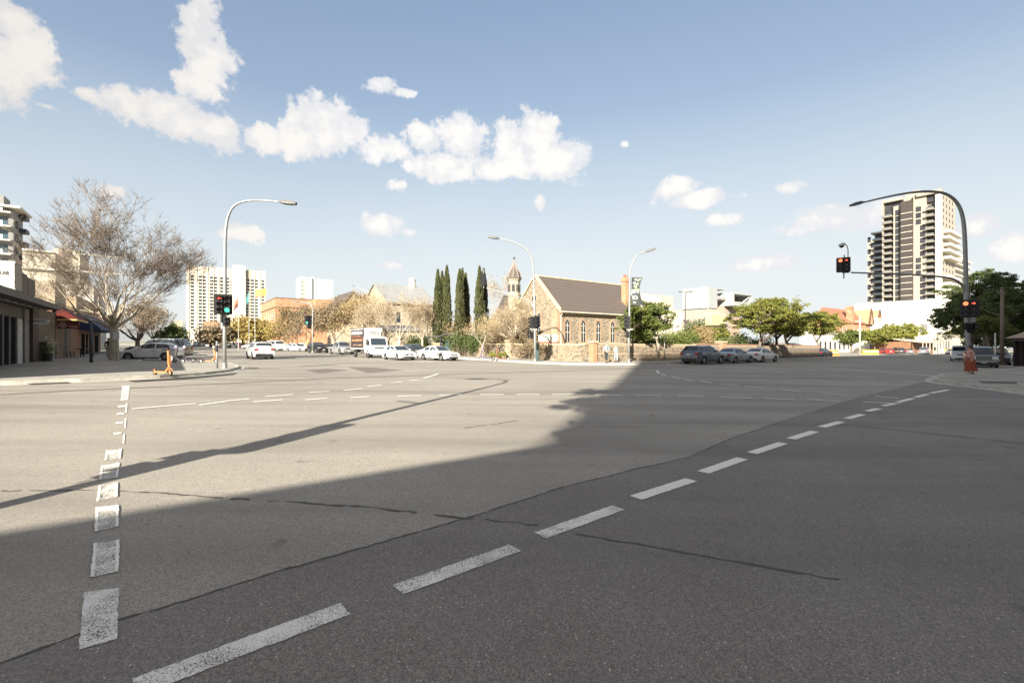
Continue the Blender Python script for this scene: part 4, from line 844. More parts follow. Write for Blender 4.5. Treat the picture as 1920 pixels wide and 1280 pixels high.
# ---- left hand shops
def shop_left():
    a0,b0=24.0,-8.0; S1=44.0; A_=lambda px:afor(px,b0)-a0
    w=[]
    for p0,p1 in ((-60,-48),(-44,-32),(-28,-14),(-10,5),(7.5,17.5),(20,31)):
        u0,u1=A_(p0),A_(p1); w.append((u0,.35,u1-u0,3.0))
    B1=Bld('low dark shop with a wide charcoal canopy and tall glazing at the left edge',a0,b0-14,14,afor(64,b0)-a0,4.95,mat('shop_wall',(.16,.145,.13),.8),name='shop',cat='shop',faces={'c':w},rec=.2,frame=FRD,glass=GLASS)
    B1.band('c',A_(32),A_(41),.15,3.2,.03,mat('pale_panel',(.5,.49,.46),.6),'poster_panel')
    B1.band('c',A_(42.5),A_(51),0,3.9,.10,mat('grey_post_paint',(.24,.22,.2),.7),'pilaster'); B1.band('c',A_(52),A_(63.5),0,3.9,.25,mat('dark_brick',(.085,.06,.05),.8),'pilaster')
    # canopy
    g=M(); za=3.96; e=afor(115,-6.5)-a0; x1=14+1.5
    g.box(14.0,0,za,x1,e,za+.33); c=g.build('canopy',CHC,B1.t)
    for k in range(10):
        u=A_(-20)+k*1.55-2; M().box(14.5,u-.45,za-.035,14.75,u+.45,za-.004).build('strip_light',mat('tube_light',(.5,.48,.42),.5),c)
    # fascia above the canopy, sign box and dark plant screens
    def ofs(px): return afor(px,-8)-a0
    sb=M(); ua,ub=ofs(28),ofs(40); sb.box(14-7.5,ua,4.96,14.02,ub,zof(490,a0+ua,-8)); s_=sb.build('sign_box',mat('sign_box_grey',(.40,.385,.35),.7),B1.t)
    f=M(); f.box(14-7.4,ua-.03,5.05,13.98,ua-.005,zof(491,a0+ua,-8)-.05); f.build('sign_face',mat('sign_face_white',(.8,.79,.74),.6),s_)
    for p0,p1,top in ((41,51.5,511),(52.5,66,520)):
        sb=M(); ua2,ub2=ofs(p0),ofs(p1); sb.box(14-5,ua2,4.96,14.0,ub2,zof(top,a0+ua2,-8)); sb.build('roof_screen',mat('screen_grey',(.17,.16,.15),.7),B1.t)
    text('LAB',B1.t,(14-.66,ua-.055,zof(516,a0+ua,-8)),(math.radians(90),0,0),.34,mat('letter_grey',(.16,.15,.14),.6),'lettering').scale=(.68,1,1)
    # hanging blade sign
    a=44.0; bl,br=bfor(52,a),bfor(92,a); p=w2(a,bl); t=thing('hanging_sign','grey bullet shaped blade sign hanging from the dark shop pilaster','sign',(p.x,p.y,zof(607.5,a,bl)),TH); L=br-bl; hh=zof(596,a,bl)-zof(607.5,a,bl)
    pl=[(0,0),(L-hh/2,0)]+[(L-hh/2+hh/2*math.sin(k*math.pi/8),hh/2-hh/2*math.cos(k*math.pi/8)) for k in range(1,8)]+[(L-hh/2,hh),(0,hh)]
    M().extr(pl,(0,0,0),(1,0,0),(0,0,1),(0,.12,0)).build('sign_board',mat('sign_grey',(.78,.78,.75),.6),t)
    text('SKINLAB',t,(L*.16,-.012,hh*.38),(math.radians(90),0,0),hh*.42,mat('letter_grey',(.22,.21,.2)),'lettering')
    # olive brick wall shop part
    aw=afor(64,b0); B2=Bld('windowless olive brick wall between the dark shop and the red awning',aw+.01,b0-14,14,afor(104,b0)-aw,zof(582,aw,-8)+.2,OLB,name='shop',cat='shop')
    # red awning shop
    a2=afor(105,b0)+.05; a3=afor(150,b0); U=lambda px:afor(px,b0)-a2
    ws=[(U(108),.2,U(112)-U(108),2.9),(U(113.5),.2,U(118)-U(113.5),2.9),(U(120),.1,U(127)-U(120),3.0),(U(129),.2,U(132)-U(129),2.9),(U(134),.2,U(137)-U(134),2.9)]
    B3=Bld('small shop with a deep red awning edged in yellow',a2,b0-12,12,a3-a2,4.9,mat('brown_shopfront',(.24,.12,.065),.8,.3,2),name='shop',cat='shop',faces={'c':ws},rec=.25,frame=FRM)
    zt,zb=zof(573,a2,-8),zof(598,a2,-8); out=1.25; e=afor(165,b0+out)-a2
    g=M(); g.extr([(0,zt),(0,zb),(out,zb-.02),(out,zb+.12)],(12.02,.0,0),(1,0,0),(0,0,1),(0,e,0)); aw=g.build('awning',mat('awning_red',(.13,.013,.01),.8),B3.t)
    g=M(); g.box(12.02,-.02,zb-.10,12+out+.02,-.001,zb+.03); g.box(12+out+.001,-.02,zb-.10,12+out+.03,e,zb+.05); g.build('awning_trim',mat('awning_yellow',(.5,.38,.16),.7),aw)
    zs=zof(616,a2,-8); g=M(); g.box(12.05,.25,zs,12+out+.15,.33,zb-.18); sg=g.build('sign_board',mat('sign_maroon',(.14,.025,.02),.6),B3.t)
    g=M(); g.disc((12.35,.24,(zs+zb-.18)/2),(0,-1,0),.17,.24,.01,18); g.disc((12.35,.24,(zs+zb-.18)/2),(0,-1,0),0,.11,.008,14); g.build('logo_ring',mat('logo_pale',(.55,.42,.36),.6),sg)
    for k,(u0,u1,v) in enumerate(((.72,1.05,.30),(.70,1.25,.20),(.80,1.28,.12))): M().box(12+u0,.235,zs+v,12+u1,.248,zs+v+.05).build('text_line',mat('sign_red',(.5,.10,.06),.6) if k==0 else mat('logo_pale',(.55,.42,.36)),sg)
    # blue awning shop
    a4=a3+.05; B4=Bld('shop under a dark blue awning next to the plane tree trunk',a4,b0-12,12,16,4.6,mat('dim_shopfront',(.20,.12,.08),.8,.3,2),name='shop',cat='shop',faces={'c':[(.8,.1,2.4,2.7),(3.8,.1,1.6,2.7),(6.2,.6,3,2.2),(10.5,.6,3.5,2.2)]},rec=.3,frame=FRD)
    ya=yof(a4,-8); zt=Z(590,ya)+.15; zb=Z(617,ya); out=1.7
    g=M(); g.extr([(0,zt),(0,zb-.05),(out,zb-.1),(out,zb+.1)],(12.02,-1.4,0),(1,0,0),(0,0,1),(0,17.2,0)); g.build('awning',mat('awning_blue',(.02,.035,.10),.75),B4.t)
def text(s,parent,loc,rot,size,m,name):
    cu=D.curves.new(name,'FONT'); cu.body=s; cu.size=size; cu.extrude=.012; o=D.objects.new(name,cu); C.objects.link(o); o.location=loc; o.rotation_euler=rot
    bpy.context.view_layer.update(); me=D.meshes.new_from_object(o.evaluated_get(bpy.context.evaluated_depsgraph_get())); me.materials.clear(); me.materials.append(m)
    D.objects.remove(o); q=D.objects.new(name,me); C.objects.link(q); q.parent=parent; q.location=loc; q.rotation_euler=rot; return q
shop_left()
# upper storeys and blocks behind the left shops: a-face between two columns of the picture at depth a
def lblock(label,a,p0,p1,top,dA,wall,fa=[],fc=[],name='building',**k):
    b1=bfor(p1,a); b0=bfor(p0,a); return Bld(label,a,b0,b1-b0,dA,zof(top,a,b1),wall,name=name,faces={**({'a':fa} if fa else {}),**({'c':fc} if fc else {})},**k)
lblock('cream parapet block rising behind the dark roof screens',56,20,103,528,5,mat('cream_brick',(.38,.32,.235),.85),fa=[(4.0,6.1,.9,.35)])
lblock('yellow brick upper storey with a balcony above the red awning',66,70,143,553,9,YBR,fa=[(2.2,5.4,1.0,1.2),(3.6,5.2,.8,1.6)],fc=[(1,5.6,1.4,1.6),(3.5,5.6,1.4,1.6)],frame=FRM)
lblock('orange brick upper storey behind the lower limbs of the bare tree',80,110,168,566,10,OBR,fc=[(1,5.4,1.2,1.6),(3.6,5.4,1.2,1.6),(6.2,5.4,1.2,1.6)],frame=FRM)
lblock('broad white walled block half hidden by the bare tree crown',96,60,176,536,16,WHT)
b_=lblock('cream apartment block with balcony slots on the slope at the left',120,42,104,474,14,CREAM,fa=[(2,16.5,9.5,1.3),(2,13.2,9.5,1.3)],rec=.6)
b_.band('a',0,14,18.6,18.9,.4,WHT,'balcony_slab'); b_.band('a',0,14,15.3,15.6,.6,WHT,'balcony_slab')
lblock('pale penthouse block partly hidden behind the crown of the bare tree',150,100,150,470,14,CREAM,fa=[(3,22,5,1.5)],rec=.4)
# far left tower with rounded balconies
def left_tower():
    a=150; b1=bfor(25,a); b0=bfor(-70,a); h=zof(392,a,b1); B=Bld('tall apartment tower with blue glass and white balconies at the left edge',a,b0,b1-b0,8,h,mat('tower_grey',(.25,.245,.235),.8),name='apartment_tower',cat='tower',faces={'a':[((b1-b0)-4.6-k*5.2,z,3.8,2.1) for k in range(3) for z in [h-3.9-3.1*j for j in range(14)]],'c':[(1.5+q*5,h-3.9-3.1*j,2.6,1.9) for q in range(3) for j in range(14)]},rec=.5,glass=GLASSB)
    for j in range(15):
        z=h-1.2-3.1*j; w=b1-b0; B.band('a',max(0,w-19),w-.2,z,z+.35,1.3,WHT,'balcony_slab'); B.band('a',w-3.2-.1,w-1.4,z+.35,z+1.3,1.28,mat('rail_pale',(.55,.6,.62),.3),'balcony_rail',d0=1.2)
        g=M(); O,U,N_,wd=B.F['c']; obox(g,O,U,N_,4.5,7.6,z-B.z0,z-B.z0+.9,.01,1.2); g.build('balcony',DKG,B.t)
    g=M(); g.box(-.8,-1.6,h+.002,w+1.4,9,h+.5); g.build('roof_slab',WHT,B.t); M().box(w*.2,2,h+.5,w*.75,7,h+3.2).build('plant_room',mat('tower_grey',(.36,.33,.30)),B.t)
left_tower()
# ---- hotel
def hotel():
    y=400; x=X(350,y); a0=x*Av.x+y*Av.y; b0=x*Bv.x+y*Bv.y; wB=bfor(498,a0)-b0; h=zof(497,a0,b0); U=lambda px:bfor(px,a0)-b0; sp=6.4*400/870; wins=[]
    for px in (361,376,383,397,404,416.5,427,474,481,493):
        for j in range(16): wins.append((U(px)-1.35,h-7.2-sp*(j+1),2.6,1.75))
    for j in range(16): wins.append((U(434)-.5,h-9-sp*(j+1),.9,.9)); wins.append((U(461),h-7.2-sp*(j+1),3.4,2.0))
    wins.sort(key=lambda w:-w[1])
    B=Bld('tall cream hotel slab with columns of small dark windows and vertical ribs',a0,b0,wB,18,h,mat('hotel_cream',(.56,.51,.41),.85,.06,.1),z0=-6,name='hotel',cat='hotel',faces={'a':wins},rec=.45,most=99)
    for px in (354,368.5,379.5,390,400.5,411,421.5,431,469,477.5,487,497):
        B.band('a',U(px)-.2,U(px)+.2,-6,h+.4,.4,mat('hotel_rib',(.60,.55,.45),.85,.06,.1),'rib')
    g=M(); u0,u1=U(437.5),U(460); g.box(u0,-2.2,-6,u1,10,h+3.6); s=g.build('sign_tower',mat('hotel_slab',(.50,.46,.40),.85,.05,.1),B.t)
    text('Hilton',B.t,(u0+2.2,-2.23,h-2.8),(math.radians(90),0,0),2.9,mat('sign_blue',(.25,.30,.48),.6),'lettering')
    g=M(); g.disc((u0+5.6,-2.21,h+.9),(0,-1,0),.5,1.2,.05,16); g.build('logo',mat('sign_blue',(.25,.30,.48)),s)
    M().box(U(462),-.3,h-7,U(470),.0-.01,h-.6).build('recess_panel',mat('hotel_shade',(.36,.31,.22),.85),B.t)
    return B
hotel()
# small orange block and sandstone tower before the hotel
def rblock(label,px0,px1,top,y,dA,wall,fa=[],fb=[],name='building',z0=-2,**k):
    x=X(px0,y); a0=x*Av.x+y*Av.y; b0=x*Bv.x+y*Bv.y; return Bld(label,a0,b0,bfor(px1,a0)-b0,dA,Z(top,y),wall,z0=z0,name=name,faces={**({'a':fa} if fa else {}),**({'b':fb} if fb else {})},**k)
rblock('orange brick block standing in front of the hotel',384,411,602,260,12,OBR,fa=[(2+q*2.2,2+z*3.4,.9,1.6) for q in range(3) for z in range(3)],frame=FRM)
rblock('slim sandstone tower left of the hotel',328,342,601,270,6,SST,fa=[(2,9,.8,2.2)])
rblock('low white house far up the left street',296,306,633,300,6,WHT)
rblock('pale low arcade behind the flag poles',392,470,634,230,10,mat('arcade_pale',(.55,.48,.38),.85),fa=[(2+q*2.6,.2,1.7,2.3) for q in range(8)],rec=.6)
# orange brick hall
def hall():
    b=33; a=afor(517,b); wA=afor(490,b)-a; wB=bfor(592,a)-b; h=zof(557,a,b); U=lambda px:bfor(px,a)-b
    ww=[(U(527)-.2,h-8.6,1.6,3.0),(U(542),h-8.6,1.6,3.0),(U(557),h-8.6,1.6,3.0),(U(573),h-8.6,1.6,3.0),(U(527)-.2,h-14.5,1.6,1.8),(U(542),h-14.5,1.6,1.8),(U(557),h-14.5,1.6,1.8)]
    B=Bld('large orange brick hall with a dark cornice, behind the autumn trees',a,b,wB,wA,h,OBR,name='brick_hall',faces={'a':ww,'b':[(3+q*5,h-8.6,1.6,3) for q in range(int(wA/5)-1)]},rec=.3,frame=FRM)
    dk=mat('cornice_dark',(.20,.14,.10),.8)
    for k,L in (('a',wB),('b',wA)):
        B.band(k,-.3 if k=='a' else 0,L,h-4.1,h-3.7,.35,dk); B.band(k,-.15 if k=='a' else 0,L,h-.35,h+.02,.18,dk); B.band(k,.0 if k=='a' else 0.1,L,h-10.9,h-10.6,.12,mat('band_brick',(.36,.16,.08),.85),'string_course')
    for q in range(4): B.band('a',U(517+q*17)+.2,U(517+q*17)+1.1,-2,h-4.15,.22,OBR,'pilaster')
hall()
rblock('lower orange brick wing to the right of the hall',592,650,560,175,14,OBR)
B=rblock('small orange gabled hut between the trees behind the queue',588,602,648,88,6,OBR)
g=M(); g.extr([(-.4,Z(648,88)),(B.wB/2,Z(626,88)),(B.wB+.4,Z(648,88))],(0,-.3,0),(1,0,0),(0,0,1),(0,6.6,0)); g.build('roof',mat('orange_gable',(.52,.25,.12),.85),B.t)
# white twin slab towers
def twin():
    y=560; x=X(562,y); a0=x*Av.x+y*Av.y; b0=x*Bv.x+y*Bv.y; U=lambda px:bfor(px,a0)-b0; h=Z(519,y)
    B=Bld('pair of white slab towers rising behind the orange brick hall',a0,b0,U(585),20,h,mat('tower_white',(.56,.56,.54),.7,.05,.05),z0=-6,name='apartment_tower',cat='tower',faces={'a':[(1.0,h-8-z*4.6,5,2.4) for z in range(14)]},rec=.5,glass=mat('olive_glass',(.30,.31,.22),.3))
    u=U(579); B.band('a',U(577),U(578.4),-6,h-4,.05,mat('slit_grey',(.35,.36,.38),.5),'window_slit'); B.band('a',2,U(582),h-5,h-2.5,.06,mat('slit_grey',(.35,.36,.38)),'window_band')
    g=M(); g.box(U(586.5),2,-6,U(591),22,h+2); g.build('core',mat('core_grey',(.36,.37,.39),.7),B.t)
    g=M(); g.box(U(591),-8,-6,U(621),16,h-2); w=g.build('slab',mat('tower_white2',(.52,.52,.52),.7,.05,.05),B.t)
    g=M(); g.box(U(600),-8.06,-6,U(601.5),-8.001,h-5); g.box(U(612),-8.06,-6,U(613.5),-8.001,h-8); g.build('window_slit',mat('slit_grey',(.35,.36,.38)),w)
    g=M(); g.box(U(606),-8.06,h-7.5,U(619),-8.001,h-4.5); g.build('window_band',mat('slit_grey',(.35,.36,.38)),w)
twin()
# ---- sandstone school buildings left of the cypresses
def gabled(label,px0,px1,eav,ridge,y,dA,wall,roofm,wins=[],name='stone_building',along='b',z0=-1):
    """roof ridge along the long front; gable ends"""
    x=X(px0,y); a0=x*Av.x+y*Av.y; b0=x*Bv.x+y*Bv.y; wB=bfor(px1,a0)-b0; he,hr=Z(eav,y),Z(ridge,y+dA*.4)
    B=Bld(label,a0,b0,wB,dA,he,wall,z0=z0,name=name,faces={'a':wins} if wins else {},rec=.2,frame=FRM if wins else None)
    if along=='b':
        g=M(); g.extr([(-.25,he-.1),(dA/2,hr),(dA+.25,he-.1),(dA+.25,he+.12),(dA/2,hr+.25),(-.25,he+.12)],(-.3,0,0),(0,1,0),(0,0,1),(wB+.6,0,0)); g.build('roof',roofm,B.t)
        g=M(); g.extr([(0,he),(dA/2,hr),(dA,he)],(0,0,0),(0,1,0),(0,0,1),(.25,0,0)); g.extr([(0,he),(dA/2,hr),(dA,he)],(wB-.25,0,0),(0,1,0),(0,0,1),(.25,0,0)); g.build('gable',wall,B.t)
    else:
        g=M(); g.extr([(-.25,he-.1),(wB/2,hr),(wB+.25,he-.1),(wB+.25,he+.12),(wB/2,hr+.25),(-.25,he+.12)],(0,-.3,0),(1,0,0),(0,0,1),(0,dA+.6,0)); g.build('roof',roofm,B.t)
        g=M(); g.extr([(0,he),(wB/2,hr),(wB,he)],(0,.01,0),(1,0,0),(0,0,1),(0,.25,0)); g.build('gable',wall,B.t)
    return B,a0,b0,wB,he,hr
B,a0,b0,wB,he,hr=gabled('two storey sandstone school building with a pale iron roof, behind bare trees',727,817,566,533,80,13,SST,TIN,[(u,v,1.0,1.9) for u in (1.5,4.0,6.5,9.5,12) for v in (1.2,5.4)])
B.band('a',0,wB,4.0,4.25,.12,FRM,'string_course'); B.band('a',-.2,wB,he-.35,he-.12,.3,mat('gutter_brown',(.20,.13,.09),.7),'gutter')
g=M(); c=bfor(773,a0+6.5)-b0; g.lathe([(.62,hr-.2),(.62,hr+1.3),(.75,hr+1.35),(.75,hr+1.5),(.2,hr+1.8)],(c,6.5),12); g.build('roof_vent',WHT,B.t)
B,*_=gabled('low beige lean-to building in front of the sandstone school',722,790,619,612,70,5,BEIGE,TIN,[(9,1.0,.8,1.3)],name='outbuilding')
gabled('sandstone hall with a steep gable left of the school building',640,684,576,550,105,12,SST,SLATE,along='a',name='stone_hall',wins=[(2,3,1,2.4),(5,3,1,2.4)])
gabled('second steep sandstone gable next to the school building',688,722,578,552,100,12,SST,SLATE,along='a',name='stone_hall',wins=[(2,3,1,2.4)])
# ---- the church
def church():
    a0,b0,dA,wB=40,35.4,8.4,16; he,hr=Z(580,53.2),9.76; p=w2(a0,b0); t=thing('church','stone church with a steep dark slate roof and lancet windows','church',(p.x,p.y,0),TH)
    g=M(); g.box(0,0,-1,wB,dA,he); g.extr([(0,he),(dA/2,hr-.1),(dA,he)],(0,0,0),(0,1,0),(0,0,1),(.35,0,0)); g.extr([(0,he),(dA/2,hr-.1),(dA,he)],(wB-.35,0,0),(0,1,0),(0,0,1),(.35,0,0)); g.build('wall',BLU,t)
    g=M(); th=.14; g.extr([(-.45,he-.30),(dA/2,hr),(dA+.45,he-.30),(dA+.45,he-.30+th*1.4),(dA/2,hr+th*1.4),(-.45,he-.30+th*1.4)],(.30,0,0),(0,1,0),(0,0,1),(wB-.4,0,0)); g.build('roof',SLATE,t)
    cop=mat('coping_stone',(.56,.44,.29),.85,.2,2)
    g=M()
    for s in (0,1):
        y0,y1=(-.25,dA/2) if s==0 else (dA+.25,dA/2)
        g.extr([(y0,he-.15),(y1,hr+.12),(y1,hr+.38),(y0,he+.12)],(-.08,0,0),(0,1,0),(0,0,1),(.45,0,0))
    g.build('gable_coping',cop,t)
    # corner quoins in warm brick, eaves course, gutter, downpipe
    BR=brick('church_brick',(.40,.275,.18),(.35,.235,.15),(.48,.40,.30))
    g=M(); g.box(-.12,-.12,-1,.75,.35,he-.1); g.box(-.121,.35,-1,.3,.95,he-.1); g.build('corner_buttress',BR,t)
    g=M(); g.box(.76,-.06,he-.55,wB,-.001,he-.25); g.build('eaves_course',cop,t)
    g=M(); g.box(-.1,-.60,he-.32,wB,-.44,he-.20); g.tube([(.35,-.5,he-.3),(.35,-.2,he-.8),(.35,-.2,.2)],.05,8); g.build('gutter',mat('white_gutter',(.62,.56,.46),.6),t)
    def lancet(cx,z0_,z1,w,face):
        O,U,N_=(Vector((0,0,0)),Vector((1,0,0)),Vector((0,-1,0))) if face=='a' else (Vector((0,0,0)),Vector((0,1,0)),Vector((-1,0,0)))
        def prof(w,top,bot): 
            h=w/2; r=[(cx-h,bot),(cx+h,bot),(cx+h,top-w*.85)]
            for k in range(1,6): a=k/6*math.radians(60); r.append((cx-h+w*math.cos(a),top-w*.85+w*math.sin(a)*.98))
            r.append((cx,top))
            for k in range(5,0,-1): a=k/6*math.radians(60); r.append((cx+h-w*math.cos(a),top-w*.85+w*math.sin(a)*.98))
            r.append((cx-h,top-w*.85)); return r
        q=M(); P=prof(w+.55,z1+.32,z0_-.18); q.extr(P,O+N_*.002,U,Vector((0,0,1)),N_*.05); win=q.build('window',BR,t)
        q=M(); q.extr(prof(w,z1,z0_),O+N_*.054,U,Vector((0,0,1)),N_*.01); gl=q.build('pane',GLASS,win)
        q=M()
        for u0,u1,v0,v1 in ((cx-.025,cx+.025,z0_,z1-w*.5),(cx-w/2,cx+w/2,z1-w*1.15,z1-w*1.05),(cx-w/2,cx+w/2,(z0_+z1)/2-.2,(z0_+z1)/2-.14)): obox(q,O,U,N_,u0,u1,v0,v1,.066,.09)
        q.build('mullion',FRM,win)
        q=M(); obox(q,O,U,N_,cx-w/2-.35,cx+w/2+.35,z0_-.32,z0_-.18,.0,.14); q.build('sill',cop,win)
    for px in (1063,1093,1121,1148): u=bfor(px,a0)-b0; lancet(u,Z(641,55),Z(600,55),.62,'a')
    for u,z0_,z1 in ((dA/2-.9,2.2,5.4),(dA/2+.9,2.2,5.4)): lancet(u,z0_,z1,.6,'b')
    q=M(); q.disc((-.02,dA/2,7.2),(-1,0,0),0,.62,.05,18); rw=q.build('window',BR,t); q=M(); q.disc((-.075,dA/2,7.2),(-1,0,0),0,.42,.01,18); q.build('pane',GLASS,rw)
    # ridge cresting and the square lower roof behind the turret
    M().box(.3,dA/2-.07,hr+.19,wB-.1,dA/2+.07,hr+.30).build('ridge_cap',cop,t)
    g=M(); g.box(-.2,dA+.01,-1,7,dA+4.5,he-.4); g.build('wall',BLU,t); g=M(); g.extr([(dA,he-.5),(dA+2.3,hr-1.6),(dA+4.8,he-.5)],(-.1,0,0),(0,1,0),(0,0,1),(7.2,0,0)); g.build('roof',SLATE,t)
    # chimney
    bx=bfor(1172.5,a0+1.2)-b0; yy=yof(a0+1.2,b0+bx); zt=Z(521,yy)
    g=M(); g.prism([(bx-.55,.75),(bx+.45,.75),(bx+.45,1.65),(bx-.55,1.65)],-1,he+.4); g.prism([(bx-.38,.85),(bx+.38,.85),(bx+.38,1.55),(bx-.38,1.55)],he+.4,zt-.5); g.prism([(bx-.48,.75),(bx+.48,.75),(bx+.48,1.65),(bx-.48,1.65)],zt-.5,zt-.2); g.prism([(bx-.42,.81),(bx+.42,.81),(bx+.42,1.59),(bx-.42,1.59)],zt-.2,zt); g.build('chimney',OBR,t)
    g=M()
    for s in (-.2,.2): g.lathe([(.14,zt),(.12,zt+.4)],(bx+s,1.2),8)
    g.build('chimney_pot',TILE,t)
    # signs fixed to the wall behind the street wall
church()
def turret():
    y=61; x=X(964,y); t=thing('church_turret','slim octagonal stone turret with a pointed spire left of the church roof','turret',(x,y,0),TH)
    zb,zs,zt=Z(556,y),Z(522.5,y),Z(488,y); r=.80
    M().lathe([(r*1.05,-1),(r*1.05,zb),(r*1.18,zb+.02),(r*1.18,zb+.25),(r,zb+.3),(r,zs-.3),(r*1.15,zs-.25),(r*1.15,zs)],n=8).build('wall',mat('turret_stone',(.38,.315,.235),.85,.25,3),t)
    M().lathe([(r*1.25,zs-.06),(r*1.25,zs+.03),(r*.9,zs+.85),(r*.40,zt-1.0),(.05,zt)],n=8).build('spire',stripes('spire_slate',(.13,.105,.085),(.10,.08,.07),.3,2,.8,.2),t)
    for k in range(8):
        an=(k+.5)*math.pi/4; c=Vector((math.cos(an),math.sin(an),0)); s=Vector((-c.y,c.x,0)); 
        for j in (-1,1):
            q=M(); o=c*(r*.935)+s*(j*.2); q.extr([(-.11,zb+.6),(.11,zb+.6),(.11,zs-.95),(0,zs-.7),(-.11,zs-.95)],o,s,Vector((0,0,1)),c*.03); q.build('louvre',mat('louvre_dark',(.06,.055,.05),.8),t)
        q=M(); q.tube([c*(r*1.42)+Vector((0,0,zs)),c*(.05)+Vector((0,0,zt))] if 0 else [Vector((r*1.25*math.cos(k*math.pi/4),r*1.25*math.sin(k*math.pi/4),zs)),Vector((r*.9*math.cos(k*math.pi/4),r*.9*math.sin(k*math.pi/4),zs+.86)),Vector((r*.4*math.cos(k*math.pi/4),r*.4*math.sin(k*math.pi/4),zt-1)),Vector((0,0,zt))],.05,5); q.build('rib',mat('rib_stone',(.30,.25,.20),.8),t)
    M().lathe([(.04,zt-.1),(.04,zt+.15),(.16,zt+.25),(.16,zt+.38),(.03,zt+.45)],n=8).build('finial',mat('finial_dark',(.09,.09,.08),.6),t)
turret()
# ---- street walls of the church yard
def street_wall(label,a0,b0,a1,b1,h,th,m,pier=None,cop=None):
    p,q=w2(a0,b0),w2(a1,b1); L=(q-p).length; an=math.atan2(q.y-p.y,q.x-p.x); zb=gz(p.x)+KH; t=thing('stone_wall',label,'wall',(p.x,p.y,zb),an); sl=(gz(q.x)-gz(p.x))/L
    g=M(); zf=lambda z:(lambda P:z+sl*P[0]); g.prism([(0,-th/2),(L,-th/2),(L,th/2),(0,th/2)],zf(-.4),zf(h)); g.build('wall_body',m,t)
    g=M(); g.prism([(-.02,-th/2-.04),(L+.02,-th/2-.04),(L+.02,th/2+.04),(-.02,th/2+.04)],zf(h),zf(h+.12)); g.build('coping',cop or mat('coping_stone',(.56,.44,.29)),t)
    g=M(); g.prism([(0,-th/2-.03),(L,-th/2-.03),(L,-th/2-.001),(0,-th/2-.001)],zf(h*.42),zf(h*.48)); g.prism([(0,-th/2-.03),(L,-th/2-.03),(L,-th/2-.001),(0,-th/2-.001)],zf(h*.88),zf(h*.94)); g.build('brick_course',mat('course_stone',(.52,.40,.27),.85),t)
    return t
street_wall('low stone wall with pale coping running back from the church corner along the left street',29.9,29.5,100,29.5,1.45,.4,BLU)
street_wall('low rubble stone wall along the right street below the church windows',29.5,30.2,29.5,46.0,1.52,.4,BLU)
street_wall('darker stretch of rubble wall behind the green tree and the parked cars',29.5,46.1,29.5,78,1.62,.42,stone('bluestone_dark',[(.22,.17,.13),(.14,.12,.10),(.28,.21,.15),(.18,.15,.12)],(.30,.25,.2),4.2,1.6),cop=mat('brick_coping',(.34,.20,.14),.8,.3,8))
def pier(label,a,b,w,h,m):
    p=w2(a,b); t=thing('gate_pier',label,'pier',(p.x,p.y,gz(p.x)+KH),TH); M().box(-w/2,-w/2,-.2,w/2,w/2,h,.02).build('shaft',m,t); M().box(-w/2-.08,-w/2-.08,h,w/2+.08,w/2+.08,h+.15,.03).build('cap',mat('coping_stone',(.56,.44,.29)),t)
pier('short orange brick pier at the corner of the church wall',29.4,bfor(1112,29.4),.55,1.7,OBR)
pier('brick pier where the church wall turns dark behind the parked grey car',29.4,bfor(1352,29.4),.9,1.9,OBR)
pier('short cream pier in the wall behind the small bare tree',41,29.4,.7,1.8,SST)
# notice banner hanging on rails above the wall corner
def sign_frame():
    y=46; x0,x1=X(1010,y),X(1046,y); z0,z1=Z(640,y),Z(627,y); t=thing('notice_board','white notice board with green writing and a round emblem on red base, above the wall','sign',(x0,y,0),0)
    w=x1-x0; M().box(0,0,z0,w,.06,z1).build('board',mat('board_white',(.72,.70,.64),.6),t); M().box(0,-.002,z0-.28,w,.05,z0-.002).build('red_base',mat('board_red',(.40,.12,.09),.7),t)
    M().tube([(w*.99,.03,z1+.1),(w*.99,.03,0)],.03,6).build('post',BROWN,t); M().tube([(.02,.03,z1+.1),(.02,.03,0)],.03,6).build('post',BROWN,t)
    q=M(); q.disc((w*.80,-.003,(z0+z1)/2),(0,-1,0),.14,.25,.01,16); q.disc((w*.80,-.003,(z0+z1)/2),(0,-1,0),0,.09,.01,12); q.build('emblem',mat('emblem_brown',(.30,.20,.16),.7),t)
    random.seed(3); q=M(); x=.15
    while x<w*.62:
        d=random.uniform(.05,.10); q.box(x,-.012,z0+.18+random.uniform(0,.08),x+d,-.002,z0+.38+random.uniform(0,.1)); x+=d+.04
    q.build('green_writing',mat('writing_green',(.12,.35,.22),.7),t)
sign_frame()
# flags over the church roof line
flag('white triangular pennant flag flying in front of the church roof',1107,668,538,.07,None,1.9,1.2,.5,FW,right=-1)
flag('limp pale flag on a thin pole before the left slope of the church roof',1050,668,541,.05,None,.9,1.0,.9,FW,right=-1)
